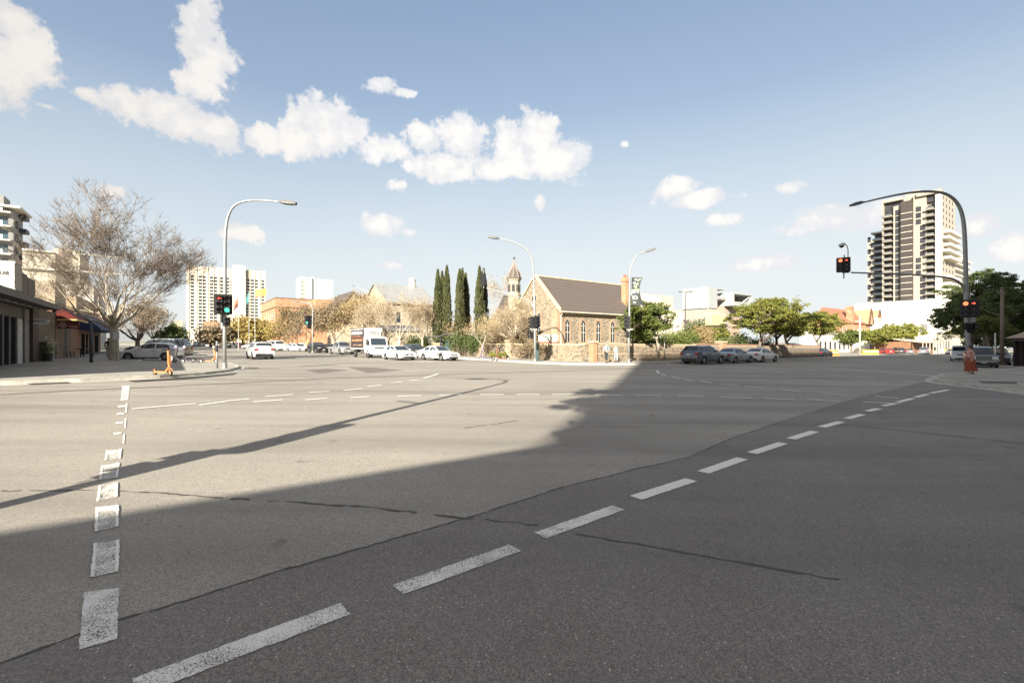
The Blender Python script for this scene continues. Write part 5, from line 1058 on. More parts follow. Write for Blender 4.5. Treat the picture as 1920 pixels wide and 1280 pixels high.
# bus shelter
def shelter():
    y=60; t=thing('bus_shelter','small bus shelter with a curved dark roof beyond the white sedans','bus shelter',(X(803,y),y,gz(X(803,y))+KH),math.radians(3)); L=(853-803)/F*y; h0=2.35
    R=lambda u:h0+.35*math.sin(math.pi*min(1,max(0,(u-L*.45)/(L*.55)))) if u>L*.45 else h0
    g=M(); n=14; top=[(L*k/n,R(L*k/n)+.12) for k in range(n+1)]; bot=[(L*k/n,R(L*k/n)) for k in range(n,-1,-1)]; g.extr(top+bot,(0,-.8,0),(1,0,0),(0,0,1),(0,1.7,0)); g.build('roof',DKG,t)
    for u in (.1,L*.45,L-.1): M().box(u-.05,.7,0,u+.05,.8,R(u)).build('post',DKG,t)
    M().box(L*.5,.72,.5,L-.2,.74,2.2).build('glass_panel',GLASSB,t); M().box(L*.45,-.6,.2,L*.45+.1,.7,2.2).build('advert_panel',mat('advert_dark',(.03,.04,.07),.3),t); M().box(.5,.2,.42,L*.42,.6,.48).build('bench',PLAST,t)
shelter()
# ---- modern grey and cream building right of the church
def modern():
    y=95; x=X(1329,y); a0=x*Av.x+y*Av.y; b0=x*Bv.x+y*Bv.y; UA=lambda px:afor(px,b0)-a0; UB=lambda px:bfor(px,a0)-b0; zt=Z(537,y); zm=Z(577,y)
    LG=stripes('grey_boards',(.37,.385,.38),(.34,.355,.35),.5,2,.6,.1); PK=mat('pink_render',(.33,.275,.235),.85,.1,.6); YL=mat('yellow_render',(.46,.40,.235),.8,.08)
    p=w2(a0,b0); t=thing('building','modern building of stacked grey boxes over cream walls with roof terraces','building',(p.x,p.y,0),TH)
    M().box(0,0,zm,3.2,UA(1280),zt).build('upper_box',LG,t); M().box(.3,.3,-2,UB(1372),UA(1262),zm).build('lower_wall',PK,t)
    M().box(.2,UA(1281),-2,6,UA(1262),zm-.6).build('side_wing',CREAM,t)
    z=lambda py:Z(py,y+3); e=UB(1398)
    # terrace level: slab, roof lids, posts, dark recess
    M().box(3.2,.0,z(562),UB(1361),6,z(558)).build('terrace_slab',WHT,t); M().box(3.0,-.1,z(543.5),UB(1359),6,z(541)).build('terrace_roof',LG,t)
    M().box(3.2,3.0,z(558),UB(1361),3.2,z(543.5)).build('recess_wall',mat('recess_cream',(.45,.36,.24),.8),t); M().box(UB(1345),2.0,z(558),UB(1357),2.98,z(543.5)).build('dark_opening',FRD,t)
    M().box(3.2,0,z(562)+.0,UB(1361),.1,z(556)).build('parapet',WHT,t)
    f=M(); x0,x1=UB(1361),e; zt2,zb2=z(548),z(573)
    for q in ((x0,zb2,x1,zb2+.9),(x0,zt2-.35,x1,zt2),(x0,zb2+.9,x0+.5,zt2-.35),(x1-.4,zb2+.9,x1,zt2-.35)): f.box(q[0],-1.6,q[1],q[2],5,q[3])
    f.build('frame_box',LG,t); M().box(x0+.5,1.8,zb2+.9,x1-.4,2.0,zt2-.35).build('recess_wall',mat('recess_brown',(.30,.20,.12),.8),t)
    f=M(); f.tube([(x0+(x1-x0)*.55,-1.2,zb2+.9),(x1-.5,-1.2,zt2-.5)],.12,6); f.build('brace',WHT,t)
    M().box(x0,.5,-2,x1-1.5,6,zb2-.01).build('lower_wall',mat('brown_wall',(.36,.27,.2),.85),t)
    f=M(); f.box(-.9,-1.2,z(611),UB(1349),.3,z(592)); f.build('bay',YL,t); M().box(-.95,-1.25,z(592),UB(1350),.3,z(590)).build('bay_sill',WHT,t)
    for q in range(3):
        u0=UB(1331)+q*(UB(1350)-UB(1331))/3; M().box(u0,.24,z(589.5),u0+(UB(1350)-UB(1331))/3-.35,.295,z(579)).build('window',GLASS,t)
    M().box(-1,-1.25,z(612),UB(1350),.2,z(611)).build('bay_base',FRD,t)
    M().box(-.1,.2,-2,UB(1362),.31,zm).build('front_wall',mat('pale_render',(.38,.33,.265),.85,.08),t)
modern()
rblock('low pale building with plant on its roof behind the green tree',1192,1240,549,110,10,mat('pale_blue_wall',(.38,.39,.38),.8))
rblock('cream parapet building between the green tree and the modern building',1238,1262,553,105,10,CREAM,fa=[(1,9.5,2.4,.6)])
# low veranda building behind the leaning trunks
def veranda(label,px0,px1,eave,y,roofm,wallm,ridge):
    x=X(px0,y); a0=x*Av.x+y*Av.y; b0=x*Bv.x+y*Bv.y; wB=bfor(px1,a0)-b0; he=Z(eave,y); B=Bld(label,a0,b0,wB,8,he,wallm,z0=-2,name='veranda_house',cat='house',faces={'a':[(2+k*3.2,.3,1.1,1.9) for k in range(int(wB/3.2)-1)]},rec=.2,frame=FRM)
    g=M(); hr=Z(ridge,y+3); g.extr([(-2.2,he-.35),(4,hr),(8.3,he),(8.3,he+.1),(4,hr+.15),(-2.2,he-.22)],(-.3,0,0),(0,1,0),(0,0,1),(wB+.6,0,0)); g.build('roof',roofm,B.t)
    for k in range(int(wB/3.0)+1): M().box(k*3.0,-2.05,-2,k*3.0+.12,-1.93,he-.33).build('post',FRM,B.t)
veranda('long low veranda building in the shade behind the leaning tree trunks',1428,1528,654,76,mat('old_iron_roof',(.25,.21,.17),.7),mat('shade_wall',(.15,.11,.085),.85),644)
# ---- white corner shops, tiled brick house
def right_far():
    B=rblock('white two storey corner building with small windows beyond the trees',1532,1600,622,118,4,WHT,fa=[(1.5+q*3.1,.4+z*3.1,1.3,1.9) for q in range(7) for z in range(2)],frame=FRD)
    B.band('a',0,B.wB,Z(622,118)-.5,Z(622,118)+.1,.25,FRM)
    y=150; x=X(1573,y); a0=x*Av.x+y*Av.y; b0=x*Bv.x+y*Bv.y; wB=bfor(1632,a0)-b0; he=Z(603,y); hr=Z(577,y+6)
    B=Bld('orange brick house with a steep red tiled roof and big chimney',a0,b0,wB,9,he,OBR,name='brick_house',cat='house',faces={'a':[(2+q*3.4,he-3.6,1.2,1.8) for q in range(int(wB/3.4)-1)]},rec=.2,frame=FRM)
    g=M(); g.extr([(-.5,he-.2),(4.5,hr),(9.5,he-.2)],(-.4,0,0),(0,1,0),(0,0,1),(wB+.8,0,0)); rf=g.build('roof',TILE,B.t)
    u=bfor(1597,a0)-b0; g=M(); g.box(u-1,-.15,-2,u+1.2,1.3,hr-.3); g.box(u-1.15,-.3,hr-.3,u+1.35,1.45,hr+.5); g.build('chimney',OBR,rf)
    for px in (1626,1642):
        u=bfor(px,a0)-b0; g=M(); g.extr([(-1.9,he-.2),(0,hr+.1),(1.9,he-.2)],(u,-1.2,0),(1,0,0),(0,0,1),(0,5,0)); gb=g.build('gable',mat('gable_ochre',(.46,.27,.14),.85),B.t)
        g=M(); g.extr([(-2.1,he-.4),(0,hr+.0),(2.1,he-.4),(2.1,he+.1),(0,hr+.5),(-2.1,he+.1)],(u,-1.5,0),(1,0,0),(0,0,1),(0,.45,0)); g.build('barge_board',mat('barge_dark',(.10,.05,.04),.8),gb)
    rblock('low white wall building under the brick house gables',1600,1660,622,140,4,WHT,fa=[(1.2+q*2.6,.3,1.6,2.6) for q in range(9)],frame=FRM,name='shop',cat='shop')
    B=rblock('white shopfront row with pale columns behind the red hatchback',1632,1712,628,128,12,mat('white_shop',(.50,.48,.44),.8),fa=[(1.0+q*2.3,.2,1.5,3.0) for q in range(12)],frame=WHT,name='shop',cat='shop')
    B=rblock('pale shed with a raking roof and orange emblem by the big white wall',1645,1668,596,165,12,mat('pale_shed',(.66,.70,.70),.7)); M().box(1.6,-.06,Z(590,165)-2.6,3.4,-.01,Z(590,165)-1.0).build('emblem',mat('emblem_orange',(.7,.35,.18),.7),B.t); B.band('a',.5,B.wB,Z(606,165)-.6,Z(606,165)+.1,.3,mat('shed_band',(.38,.44,.45),.6))
    # big white windowless block
    y=185; x=X(1775,y); b0=x*Bv.x+y*Bv.y; a0=x*Av.x+y*Av.y; wA=afor(1603,b0)-a0; h=Z(559,y)
    B=Bld('big blank white block below the apartment tower',a0,b0,40,wA,h,mat('blank_white',(.60,.575,.51),.8,.04,.1),name='white_block',faces={'b':[]},rec=.1)
    u=afor(1684,b0)-a0; zz=Z(592,yof(a0+u,b0))
    for k,(dy,s) in enumerate(((0,.9),(1.15,1.1),(2.3,.8),(3.4,1.2),(4.6,.9))):
        M().box(-.1,u-s,zz-dy-2.2,-.03,u+s*.6,zz-dy-1.6).build('sign_stroke',mat('sign_violet',(.30,.28,.48),.7),B.t)
    veranda('single storey shop with a cream veranda roof behind the dusty pickup',1710,1752,640,112,mat('veranda_cream',(.62,.55,.40),.7),mat('brown_shopfront',(.24,.12,.065)),636)
    B=rblock('glass and white upper floor seen above the cream veranda',1722,1775,606,135,10,WHT,fa=[(2+q*1.4,Z(622,135),1.1,2.4) for q in range(5)],frame=FRD)
    rblock('white low block behind the yellow car at the right',1758,1800,626,125,10,CREAM,fa=[(2+q*3,.5,1.6,2) for q in range(4)],frame=FRD)
right_far()
# ---- apartment tower
def tower():
    y=215; x=X(1765,y); a0=x*Av.x+y*Av.y; b0=x*Bv.x+y*Bv.y; U=lambda px:afor(px,b0)-a0; zt=Z(358,y); fl=3.05; n=17; zb=-4
    CRM=mat('tower_cream',(.32,.285,.235),.8,.06,.2); BRN=mat('tower_brown',(.045,.036,.032),.7,.1,.3); GG=mat('tower_glass',(.045,.045,.05),.3,.5,.3,0,0,.3)
    p=w2(a0,b0); t=thing('apartment_tower','tall cream and brown apartment tower with stacked balconies on the right','tower',(p.x,p.y,0),TH)
    dB=bfor(1791,a0)-b0
    def bx(nm,px0,px1,z0,z1,d0,d1,m,par=None):   # on the b face; px0<px1, d outwards (-x)
        u0,u1=U(px1),U(px0); g=M(); g.box(-d1,u0,z0,-d0,u1,z1); return g.build(nm,m,par or t)
    M().box(2.0,0,zb,dB,U(1656),zt).build('core_wall',CRM,t)
    bx('wall_panel',1712.5,1737,zb,zt+.6,-1.99,0,CRM); bx('wall_panel',1754,1765,zb,zt,-1.99,.5,mat('tower_white_col',(.50,.46,.39),.8)); bx('wall_panel',1675,1692,zb,zt-3,-1.99,0,CRM)
    bx('brown_column',1692.3,1712,zb,zt-2,-1.99,2.2,BRN)
    bx('roof_slab',1655,1693,zt-.6,zt+.8,-1.99,1.2,CRM); bx('roof_slab',1720,1766,zt-.8,zt+.9,-1.99,1.4,CRM); bx('penthouse_glass',1657,1692,zt-7,zt-.6,-1.99,-.9,GG); bx('penthouse_glass',1722,1754,zt-4,zt-.8,-1.99,-.5,GG); bx('plant_room',1695,1722,zt,zt+3.2,-8,-1.9,CRM)
    bx('side_fin',1655,1657.5,zb,zt,-1.99,1.0,CRM)
    for k in range(n):
        z=zt-8.0-fl*k
        if z<Z(568,y): break
        for (p0,p1,dd) in ((1656.5,1675,1.6),(1737,1754,2.0)):
            s=bx('balcony_slab',p0,p1,z,z+.28,-1.98,dd,CRM); bx('balcony_door',p0+2,p1-1,z+.3,z+fl-.35,-1.98,-1.5,GG)
            bx('balcony_rail',p0,p1-1.5,z+.29,z+1.15,dd-.1,dd-.02,mat('rail_glass',(.16,.16,.155),.4),s)
        bx('window',1678.5,1687,z+.3,z+fl-.1,.01,.08,GG); bx('floor_band',1692,1713.5,z,z+.3,2.21,2.5,mat('tower_white_col',(.50,.46,.39)))
        odd=(3<=k<=7) or (k>=11)
        bx('window',*((1725,1736) if odd else (1717,1727)),z+.3,z+fl-.35,.01,.08,GG)
    # right hand face, full of small windows
    for k in range(n+2):
        z=zt-3.2-fl*k
        if z<Z(560,y): break
        for q in range(4):
            if k in (5,6,7,8) and q<2: continue
            u=2.5+q*(dB-3)/4; M().box(u,-.06,z,u+1.5,-.01,z+1.6).build('window',GG,t)
        if k in (5,6,7,8,9,12,13,14,15): M().box(1.0+(k%2)*2.5,-2.6,z-.4,dB-1.0+(k%3),-.01,z+.75).build('balcony',mat('balcony_white',(.58,.54,.46),.8),t)
    # left wing
    x2=zt-(Z(358,y)-Z(455,y+60)); zl=Z(455,y+45)
    bx('left_wing',1623.5,1656,zb,zl-3.2,-14,-2.2,CRM); bx('left_wing_top',1634,1655,zl-1,zl-.2,-12,1.0,DKG)
    for k in range(13):
        z=zl-4.6-fl*k
        if z<Z(575,y+45): break
        s=bx('balcony_slab',1637,1654,z,z+.25,-2.19,.9,DKG); bx('balcony_door',1637.5,1653,z+.26,z+fl-.2,-2.19,-1.9,GG); bx('balcony_rail',1637,1654,z+.26,z+1.1,.8,.88,GLASS,s)
        bx('window',*((1624,1630) if k%2==0 else (1630,1636)),z+.2,z+fl-.2,-2.19,-2.1,GG)
    # white stepped wing on the far right
    x3=bfor(1803,a0+8)-b0; M().box(dB+.01,6,zb,x3,20,Z(450,y+6)).build('right_wing',mat('balcony_white',(.58,.54,.46)),t)
    for k in range(10): 
        z=Z(452,y+6)-3.1*k-2.2; M().box(dB+.01+(x3-dB)*.45,5.6,z,x3-.6,6-.005,z+1.5).build('window',GG,t); M().box(dB+.01,3.4,z-.9,x3-(k%3),5.55,z-.1).build('balcony',mat('balcony_white',(.58,.54,.46)),t)
tower()
# corner shelter building at the right edge
def right_shelter():
    y=37; x=42.8; t=thing('shelter','open sided shelter with a brown tiled roof and dark posts at the right edge','shelter',(x,y,gz(x)+KH),0); L=8; hz=Z(632,y)-t.location.z
    g=M(); g.extr([(-1.0,hz-.05),(5,hz+1.9),(11,hz-.05)],(0,-1.2,0),(1,0,0),(0,0,1),(0,3.6,0)); g.build('roof',mat('brown_tiles',(.34,.27,.19),.85,.25,2),t)
    g=M(); g.box(-.6,-1.1,hz-.3,10.6,-.95,hz-.06); g.box(-.6,-.95,hz-.3,-.45,2.3,hz-.06); g.build('fascia',mat('fascia_purple',(.16,.09,.10),.7),t)
    for px,yy in ((0,-.8),(2.4,-.8),(4.9,-.8),(0,2),(2.4,2)): M().box(px,yy,0,px+.16,yy+.16,hz-.3).build('post',BROWN,t)
    M().box(-.3,2.2,0,9,2.35,hz-.3).build('back_wall',mat('dark_timber',(.05,.035,.03),.8),t)
    M().box(.6,1.5,.42,2.2,1.9,.48).build('bench',BROWN,t)
right_shelter()
# yellow and orange barriers by the far shops
def barrier(label,px,py,m,w=2.2,rot=0,group=None):
    b=at(px,py,KH); t=thing('barrier',label,'barrier',b,rot,group)
    g=M(); g.extr([(-.25,0),(.25,0),(.12,.35),(.10,1.0),(-.10,1.0),(-.12,.35)],(-w/2,0,0),(0,1,0),(0,0,1),(w,0,0)); g.build('barrier_body',m,t)
    for q in (-.6,0,.6): M().box(q*w*.5-.2,-.28,.45,q*w*.5+.2,-.12,.75).build('reflector',WHT,t)
barrier('orange plastic barrier right of the lone dark parked car',1561,667,mat('barrier_orange',(.75,.22,.04),.6),2.6,.3)
for i,px in enumerate((1622,1632,1641)): barrier(('leftmost','middle','rightmost')[i]+' of the three yellow barriers left of the red hatchback',px,664.5,mat('barrier_yellow',(.72,.55,.06),.6),1.4,.2,'yellow barriers by the far kerb')
car('hatch',YEL,'small yellow car beyond the far veranda shop','car',at(1770,663.2),HB+.8,lite=True)
# ---------------------------------------------------------------- trees
def leafmat(name,c1,c2,c3,tr=.25):
    m,Nn,L,bs=nodes_of(name); bs.inputs['Roughness'].default_value=.65; bs.inputs['Specular IOR Level'].default_value=.25
    a=rng(Nn,L,noi(Nn,L,.7,3,.6),.35,.65); b=rng(Nn,L,noi(Nn,L,6,3,.6),.3,.7)
    c=mix(Nn,L,a,c1,c2); c=mix(Nn,L,mix(Nn,L,.5,b,b),c,mix(Nn,L,b,c,c3)); L.new(c,bs.inputs['Base Color'])
    td=Nn.new('ShaderNodeBsdfTranslucent'); L.new(c,td.inputs['Color']); ms=Nn.new('ShaderNodeMixShader'); ms.inputs[0].default_value=tr; L.new(bs.outputs[0],ms.inputs[1]); L.new(td.outputs[0],ms.inputs[2]); L.new(ms.outputs[0],Nn['Material Output'].inputs['Surface']); return m
BARK=mat('pale_bark',(.42,.36,.27),.9,.4,3,bmp=.4); BARKD=mat('brown_bark',(.17,.13,.10),.9,.3,4,bmp=.4); TWIGB=mat('twig_purple_brown',(.18,.14,.105),.9,.3,2); TWIG=mat('twig_brown',(.27,.205,.15),.9,.3,2); TWIGP=mat('twig_pale',(.36,.29,.20),.9,.3,2)
LG1=leafmat('leaf_green_yellow',(.215,.235,.055),(.35,.33,.075),(.14,.165,.045),.35); LG2=leafmat('leaf_green',(.13,.165,.045),(.21,.235,.06),(.08,.11,.03),.3); LG3=leafmat('leaf_dark',(.10,.14,.045),(.165,.195,.07),(.065,.095,.035),.3); LAU=leafmat('leaf_autumn',(.34,.255,.13),(.40,.30,.15),(.25,.19,.10)); LBR=leafmat('leaf_brown',(.25,.195,.125),(.31,.24,.15),(.17,.13,.08)); LCY=leafmat('leaf_cypress',(.075,.085,.035),(.13,.13,.055),(.04,.05,.02),.15); LYE=leafmat('leaf_yellow',(.38,.29,.09),(.42,.31,.11),(.28,.24,.09))
def leaf(g,p,s,rnd,up=None):
    d=Vector((rnd.gauss(0,1),rnd.gauss(0,1),rnd.gauss(0,1)))
    if up: d=d.lerp(up,0.5)
    if d.length<1e-3: d=Vector((0,0,1))
    d.normalize(); e=d.orthogonal().normalized(); a=rnd.uniform(0,6.28); f=d.cross(e); u=(e*math.cos(a)+f*math.sin(a))*s; v=d.cross(u)*.62
    g.face([p-u,p-v*.8,p+u,p+v])
def branch_tree(name,label,cat,loc,h,spread,seed,levels=5,trunk_h=.2,r0=.2,bark=BARK,twig=TWIG,leaves=None,nleaf=0,lsize=.12,spray=0,fmin=.45,l0=.36,tilt=(25,58),group=None,nb=(3,4),ang=(22,48),up=.25,lean=(0,0),n_main=5,twigr=.012,shape=1.0,leafdisk=.0,clump=None,cn=0):
    rnd=random.Random(seed); t=thing(name,label,cat,loc,0,group); gt,gc,gl=M(),M(),M(); tips=[]
    def grow(p,d,L,r,lv):
        pts=[p]; rad=[r]; n=3 if lv<3 else 2; q=p.copy(); dd=d.copy(); taper=.62
        for k in range(n):
            dd=(dd+Vector((rnd.gauss(0,.11),rnd.gauss(0,.11),rnd.gauss(0,.07)+up*.12))).normalized(); q=q+dd*L/n; pts.append(q.copy()); rad.append(r*(1-(1-taper)*(k+1)/n))
        g=gt if lv<=2 else gc; g.tube(pts,rad,7 if lv<=1 else (5 if lv<=2 else 3),cap=(lv==0))
        if lv>=levels: tips.append((pts[-1],dd)); return
        m=rnd.randint(*nb); 
        for k in range(m):
            f=rnd.uniform(fmin,1) if k else 1.0; i=min(n-1,int(f*n)); b=pts[i].lerp(pts[i+1],f*n-i) if f<1 else pts[-1]
            a=math.radians(rnd.uniform(*ang))*(1 if k else .5); ax=dd.orthogonal().normalized(); ax.rotate(Matrix.Rotation(rnd.uniform(0,6.28),3,dd)); nd=dd.copy(); nd.rotate(Matrix.Rotation(a,3,ax)); nd=(nd+Vector((0,0,up*.35))).normalized()
            rr=max(twigr,rad[-1]*(.92 if k==0 else rnd.uniform(.5,.8))); grow(b,nd,L*rnd.uniform(.62,.86),rr,lv+1)
    th=h*trunk_h; base=Vector((0,0,-.3)); top=Vector((lean[0],lean[1],th))
    gt.tube([base,Vector((0,0,.05)),Vector((lean[0]*.35,lean[1]*.35,th*.5)),top],[r0*1.5,r0*1.15,r0*.95,r0*.9],10)
    L0=(h-th)*l0
    for k in range(n_main):
        a=2*math.pi*(k+rnd.uniform(-.25,.25))/n_main; ti=math.radians(rnd.uniform(*tilt))*shape if k else .1; d=Vector((math.cos(a)*math.sin(ti),math.sin(a)*math.sin(ti),math.cos(ti)))
        grow(top-Vector((0,0,th*.08*rnd.random())),d,L0*rnd.uniform(.85,1.12),r0*rnd.uniform(.42,.62),1)
    # scale crown into the wanted spread
    allv=gc.v+gt.v; zmax=max(v[2] for v in allv); rr_=sorted(math.hypot(v[0],v[1]) for v in gc.v or gt.v); rm=rr_[int(len(rr_)*.97)]
    sx=spread/2/rm; sz=(h-th)/(zmax-th) if zmax>th else 1
    def tr(v): 
        z=v[2]; k=max(0,min(1,(z-th*.7)/(h*.25))); s=1+(sx-1)*k; return (lean[0]*0+v[0]*s,v[1]*s,z if z<th else th+(z-th)*sz)
    gt.v=[tr(v) for v in gt.v]; gc.v=[tr(v) for v in gc.v]; T_=[(Vector(tr(p)),d) for p,d in tips]
    gt.build('trunk',bark,t,smooth=True)
    for p,d in T_:
        for k in range(spray):
            e=(d+Vector((rnd.gauss(0,.6),rnd.gauss(0,.6),rnd.gauss(.15,.5)))).normalized(); b0=p-d*rnd.uniform(0,.3); m=b0+e*rnd.uniform(.25,.5); gc.tube([b0,m,m+(e+Vector((rnd.gauss(0,.4),rnd.gauss(0,.4),.2))).normalized()*rnd.uniform(.2,.4)],[twigr*.8,twigr*.6,twigr*.3],3,cap=False)
    if leaves and nleaf:
        for k in range(nleaf):
            p,d=rnd.choice(T_); p=p+Vector((rnd.gauss(0,1),rnd.gauss(0,1),rnd.gauss(0,.8)))*(clump or .25); gc.cur=1; leaf(gc,p,lsize*rnd.uniform(.6,1.3),rnd)
    gc.build('crown',[twig,leaves or twig],t); return t,T_
def leafy_tree(name,label,cat,loc,h,spread,seed,leaves,trunk_h=.3,r0=.14,n=9000,ls=.13,bark=BARKD,group=None,lean=(0,0),flat=.5,clumps=46,cr=.85,lop=(0,0),forks=4,low=None):
    """umbrella crown: leaf clumps on lobes over a forked trunk"""
    rnd=random.Random(seed); t=thing(name,label,cat,loc,0,group); th=h*trunk_h; g=M(); top=Vector((lean[0],lean[1],th)); g.tube([Vector((0,0,-.3)),Vector((0,0,.02)),Vector((lean[0]*.4,lean[1]*.4,th*.55)),top],[r0*1.5,r0*1.1,r0*.9,r0*.8],9)
    R=spread/2; cb=h*(low if low is not None else trunk_h+.05); cc=Vector((lean[0]+lop[0],lean[1]+lop[1],(h+cb)/2)); hz=(h-cb)/2
    C_=[]
    for k in range(clumps):
        for _ in range(30):
            v=Vector((rnd.uniform(-1,1),rnd.uniform(-1,1),rnd.uniform(-1,1))); l=v.length
            if .45<l<1 and not(v.z<-.2 and l>.9): break
        s=.80+.28*noise.noise(v*1.7+Vector((seed,0,0)))*2; C_.append((Vector((cc.x+v.x*R*s*.86,cc.y+v.y*R*s*.86,cc.z+v.z*hz*.84)),rnd.uniform(.6,1.15)*cr))
    mains=[]
    for k in range(forks):
        a=2*math.pi*(k+rnd.random()*.6)/forks; e=Vector((cc.x+math.cos(a)*R*.42,cc.y+math.sin(a)*R*.42,cc.z-hz*.05)); m=top.lerp(e,.5)+Vector((0,0,-hz*.12)); g.tube([top-Vector((0,0,.15)),m,e],[r0*.6,r0*.42,r0*.22],7); mains.append((m,e))
    for c,r in C_:
        m,e=min(mains,key=lambda q:(q[1]-c).length); s=m.lerp(e,rnd.uniform(.2,1)); g.tube([s,s.lerp(c,.55)+Vector((0,0,rnd.uniform(-.15,.1))),c],[r0*.2,r0*.12,.02],4,cap=False)
    g.build('trunk',bark,t,smooth=True); q=M(); per=n//clumps
    for c,r in C_:
        sub=[c+Vector((rnd.gauss(0,.45),rnd.gauss(0,.45),rnd.gauss(0,.28)))*r for _ in range(6)]
        for k in range(per):
            o=rnd.choice(sub); v=Vector((rnd.gauss(0,1),rnd.gauss(0,1),rnd.gauss(0,1))).normalized()*(rnd.random()**.5)*r*.55; v.z*=flat; leaf(q,o+v,ls*rnd.uniform(.6,1.3),rnd,Vector((0,0,1)))
    q.build('crown',leaves,t); return t
def shrub(label,loc,w,d,h,seed,leaves,n=3000,ls=.10,group=None,name='shrub',cat='shrub',rot=0,lean=0):
    rnd=random.Random(seed); t=thing(name,label,cat,loc,rot,group); q=M(); st=M(); nc=max(5,int(w*d*3)); C_=[]
    for k in range(nc):
        c=Vector((rnd.uniform(-.5,.5)*w*.85,rnd.uniform(-.5,.5)*d*.85,rnd.uniform(.25,.8)*h)); C_.append(c); st.tube([Vector((c.x*.4,c.y*.4,-.1)),Vector((c.x*.7,c.y*.7,c.z*.5)),c],[.04,.025,.01],4,cap=False)
    for k in range(n):
        c=rnd.choice(C_); v=Vector((rnd.gauss(0,1),rnd.gauss(0,1),rnd.gauss(0,1))).normalized()*(rnd.random()**.4)*min(h*.42,w*.4,.9); v.z=max(v.z,-c.z+.03); leaf(q,c+v,ls*rnd.uniform(.6,1.3),rnd)
    st.build('stem',BARKD,t); q.build('foliage',leaves,t); return t
def cypress(label,loc,h,w,seed,n=2600,group='tall cypresses beside the church'):
    rnd=random.Random(seed); t=thing('cypress_tree',label,'cypress tree',loc,0,group); M().tube([(0,0,-.2),(0,0,h*.5),(0,0,h*.96)],[.18,.12,.02],7).build('trunk',BARKD,t); q=M()
    ribs=[(rnd.uniform(0,6.28),rnd.uniform(.6,1.0)) for _ in range(9)]
    for k in range(n):
        u=rnd.random()**.85; z=.06*h+u*h*.94; pr=(min(1,(u+.02)*5))*(1-u**2.6)**.8+.03; a=rnd.uniform(0,6.28); lump=1+.22*noise.noise(Vector((math.cos(a)*1.3,math.sin(a)*1.3,z*.9+seed)))*2
        r=w/2*pr*lump*rnd.uniform(.70,1.04); p=Vector((r*math.cos(a),r*math.sin(a),z)); d=Vector((math.cos(a)*.35,math.sin(a)*.35,1)).normalized(); s=rnd.uniform(.16,.30)
        e=d.cross(Vector((math.cos(a+rnd.gauss(0,.6)),math.sin(a+rnd.gauss(0,.6)),0))).normalized()*s*.32; o=Vector((math.cos(a),math.sin(a),0))*.04
        q.face([p-d*s,p+e+o,p+d*s,p-e+o])
    q.build('foliage',LCY,t)
# the big bare plane tree on the left
b=at(214,674.5,KH); branch_tree('plane_tree','huge bare plane tree with a pale trunk spreading over the left footpath','tree',b,Z(353,b[1])-b[2]-.2,12.9,16,levels=7,trunk_h=.2,r0=.31,bark=BARK,twig=TWIGB,leaves=LBR,nleaf=600,lsize=.08,nb=(2,3),ang=(15,40),up=.22,n_main=11,tilt=(16,66),twigr=.013,spray=4,fmin=.3,l0=.42)
def bt(label,px,py,top,wpx,seed,lift=KH,**k):
    b=at(px,py,lift); h=Z(top,b[1])-b[2]; return branch_tree(k.pop('name','bare_tree'),label,'tree',b,h,wpx/F*b[1],seed,**k)
bt('bare tree with pale forked limbs in front of the sandstone school',749,664,541,112,5,levels=6,r0=.22,nb=(3,3),bark=BARK,twig=TWIGP,leaves=LAU,nleaf=500,lsize=.09,n_main=5,twigr=.015,trunk_h=.22,up=.5)
for px,y,top,w,sd,lb in ((258,62,545,100,3,'bare brownish tree behind the white hatchback and the plane tree'),(292,95,572,76,4,'smaller bare tree further up the left footpath')):
    x=X(px,y); z=gz(x); branch_tree('bare_tree',lb,'tree',(x,y,z),Z(top,y)-z,w/F*y,sd,levels=6,trunk_h=.2,r0=.3,twig=TWIG,leaves=LBR,nleaf=1500,lsize=.14,nb=(3,3),n_main=6,tilt=(20,70),twigr=.025,bark=BARKD)
bt('large pale bare tree above the delivery truck and the lean-to',708,662,540,96,9,levels=6,r0=.2,nb=(3,3),bark=BARK,twig=TWIGP,leaves=LAU,nleaf=900,lsize=.09,n_main=6,twigr=.018,trunk_h=.22,spray=1)
bt('pale bare tree with upright twigs left of the first cypresses',792,664,552,72,10,levels=6,r0=.16,nb=(3,3),bark=BARK,twig=TWIGP,leaves=LAU,nleaf=700,lsize=.09,n_main=6,twigr=.016,trunk_h=.25,up=.5)
bt('slender young tree with fine bare twigs at the kerb left of the scooters',905,671,590,72,6,levels=5,r0=.10,nb=(3,3),twig=TWIGP,leaves=LAU,nleaf=900,lsize=.08,n_main=5,twigr=.012,trunk_h=.28)
bt('gnarled bare tree with brown and yellow leaves behind the corner wall',967,670,556,112,7,levels=6,r0=.27,nb=(3,3),twig=TWIGP,leaves=LAU,nleaf=1000,lsize=.10,n_main=6,twigr=.014,trunk_h=.26,spray=1,tilt=(20,70))
bt('tall thin leafless tree between the cypresses and the church turret',938,661,508,62,8,levels=6,r0=.16,nb=(2,3),twig=TWIGP,leaves=LAU,nleaf=500,n_main=4,twigr=.02,trunk_h=.3,up=.6)
au='autumn trees along the right side of the left street'
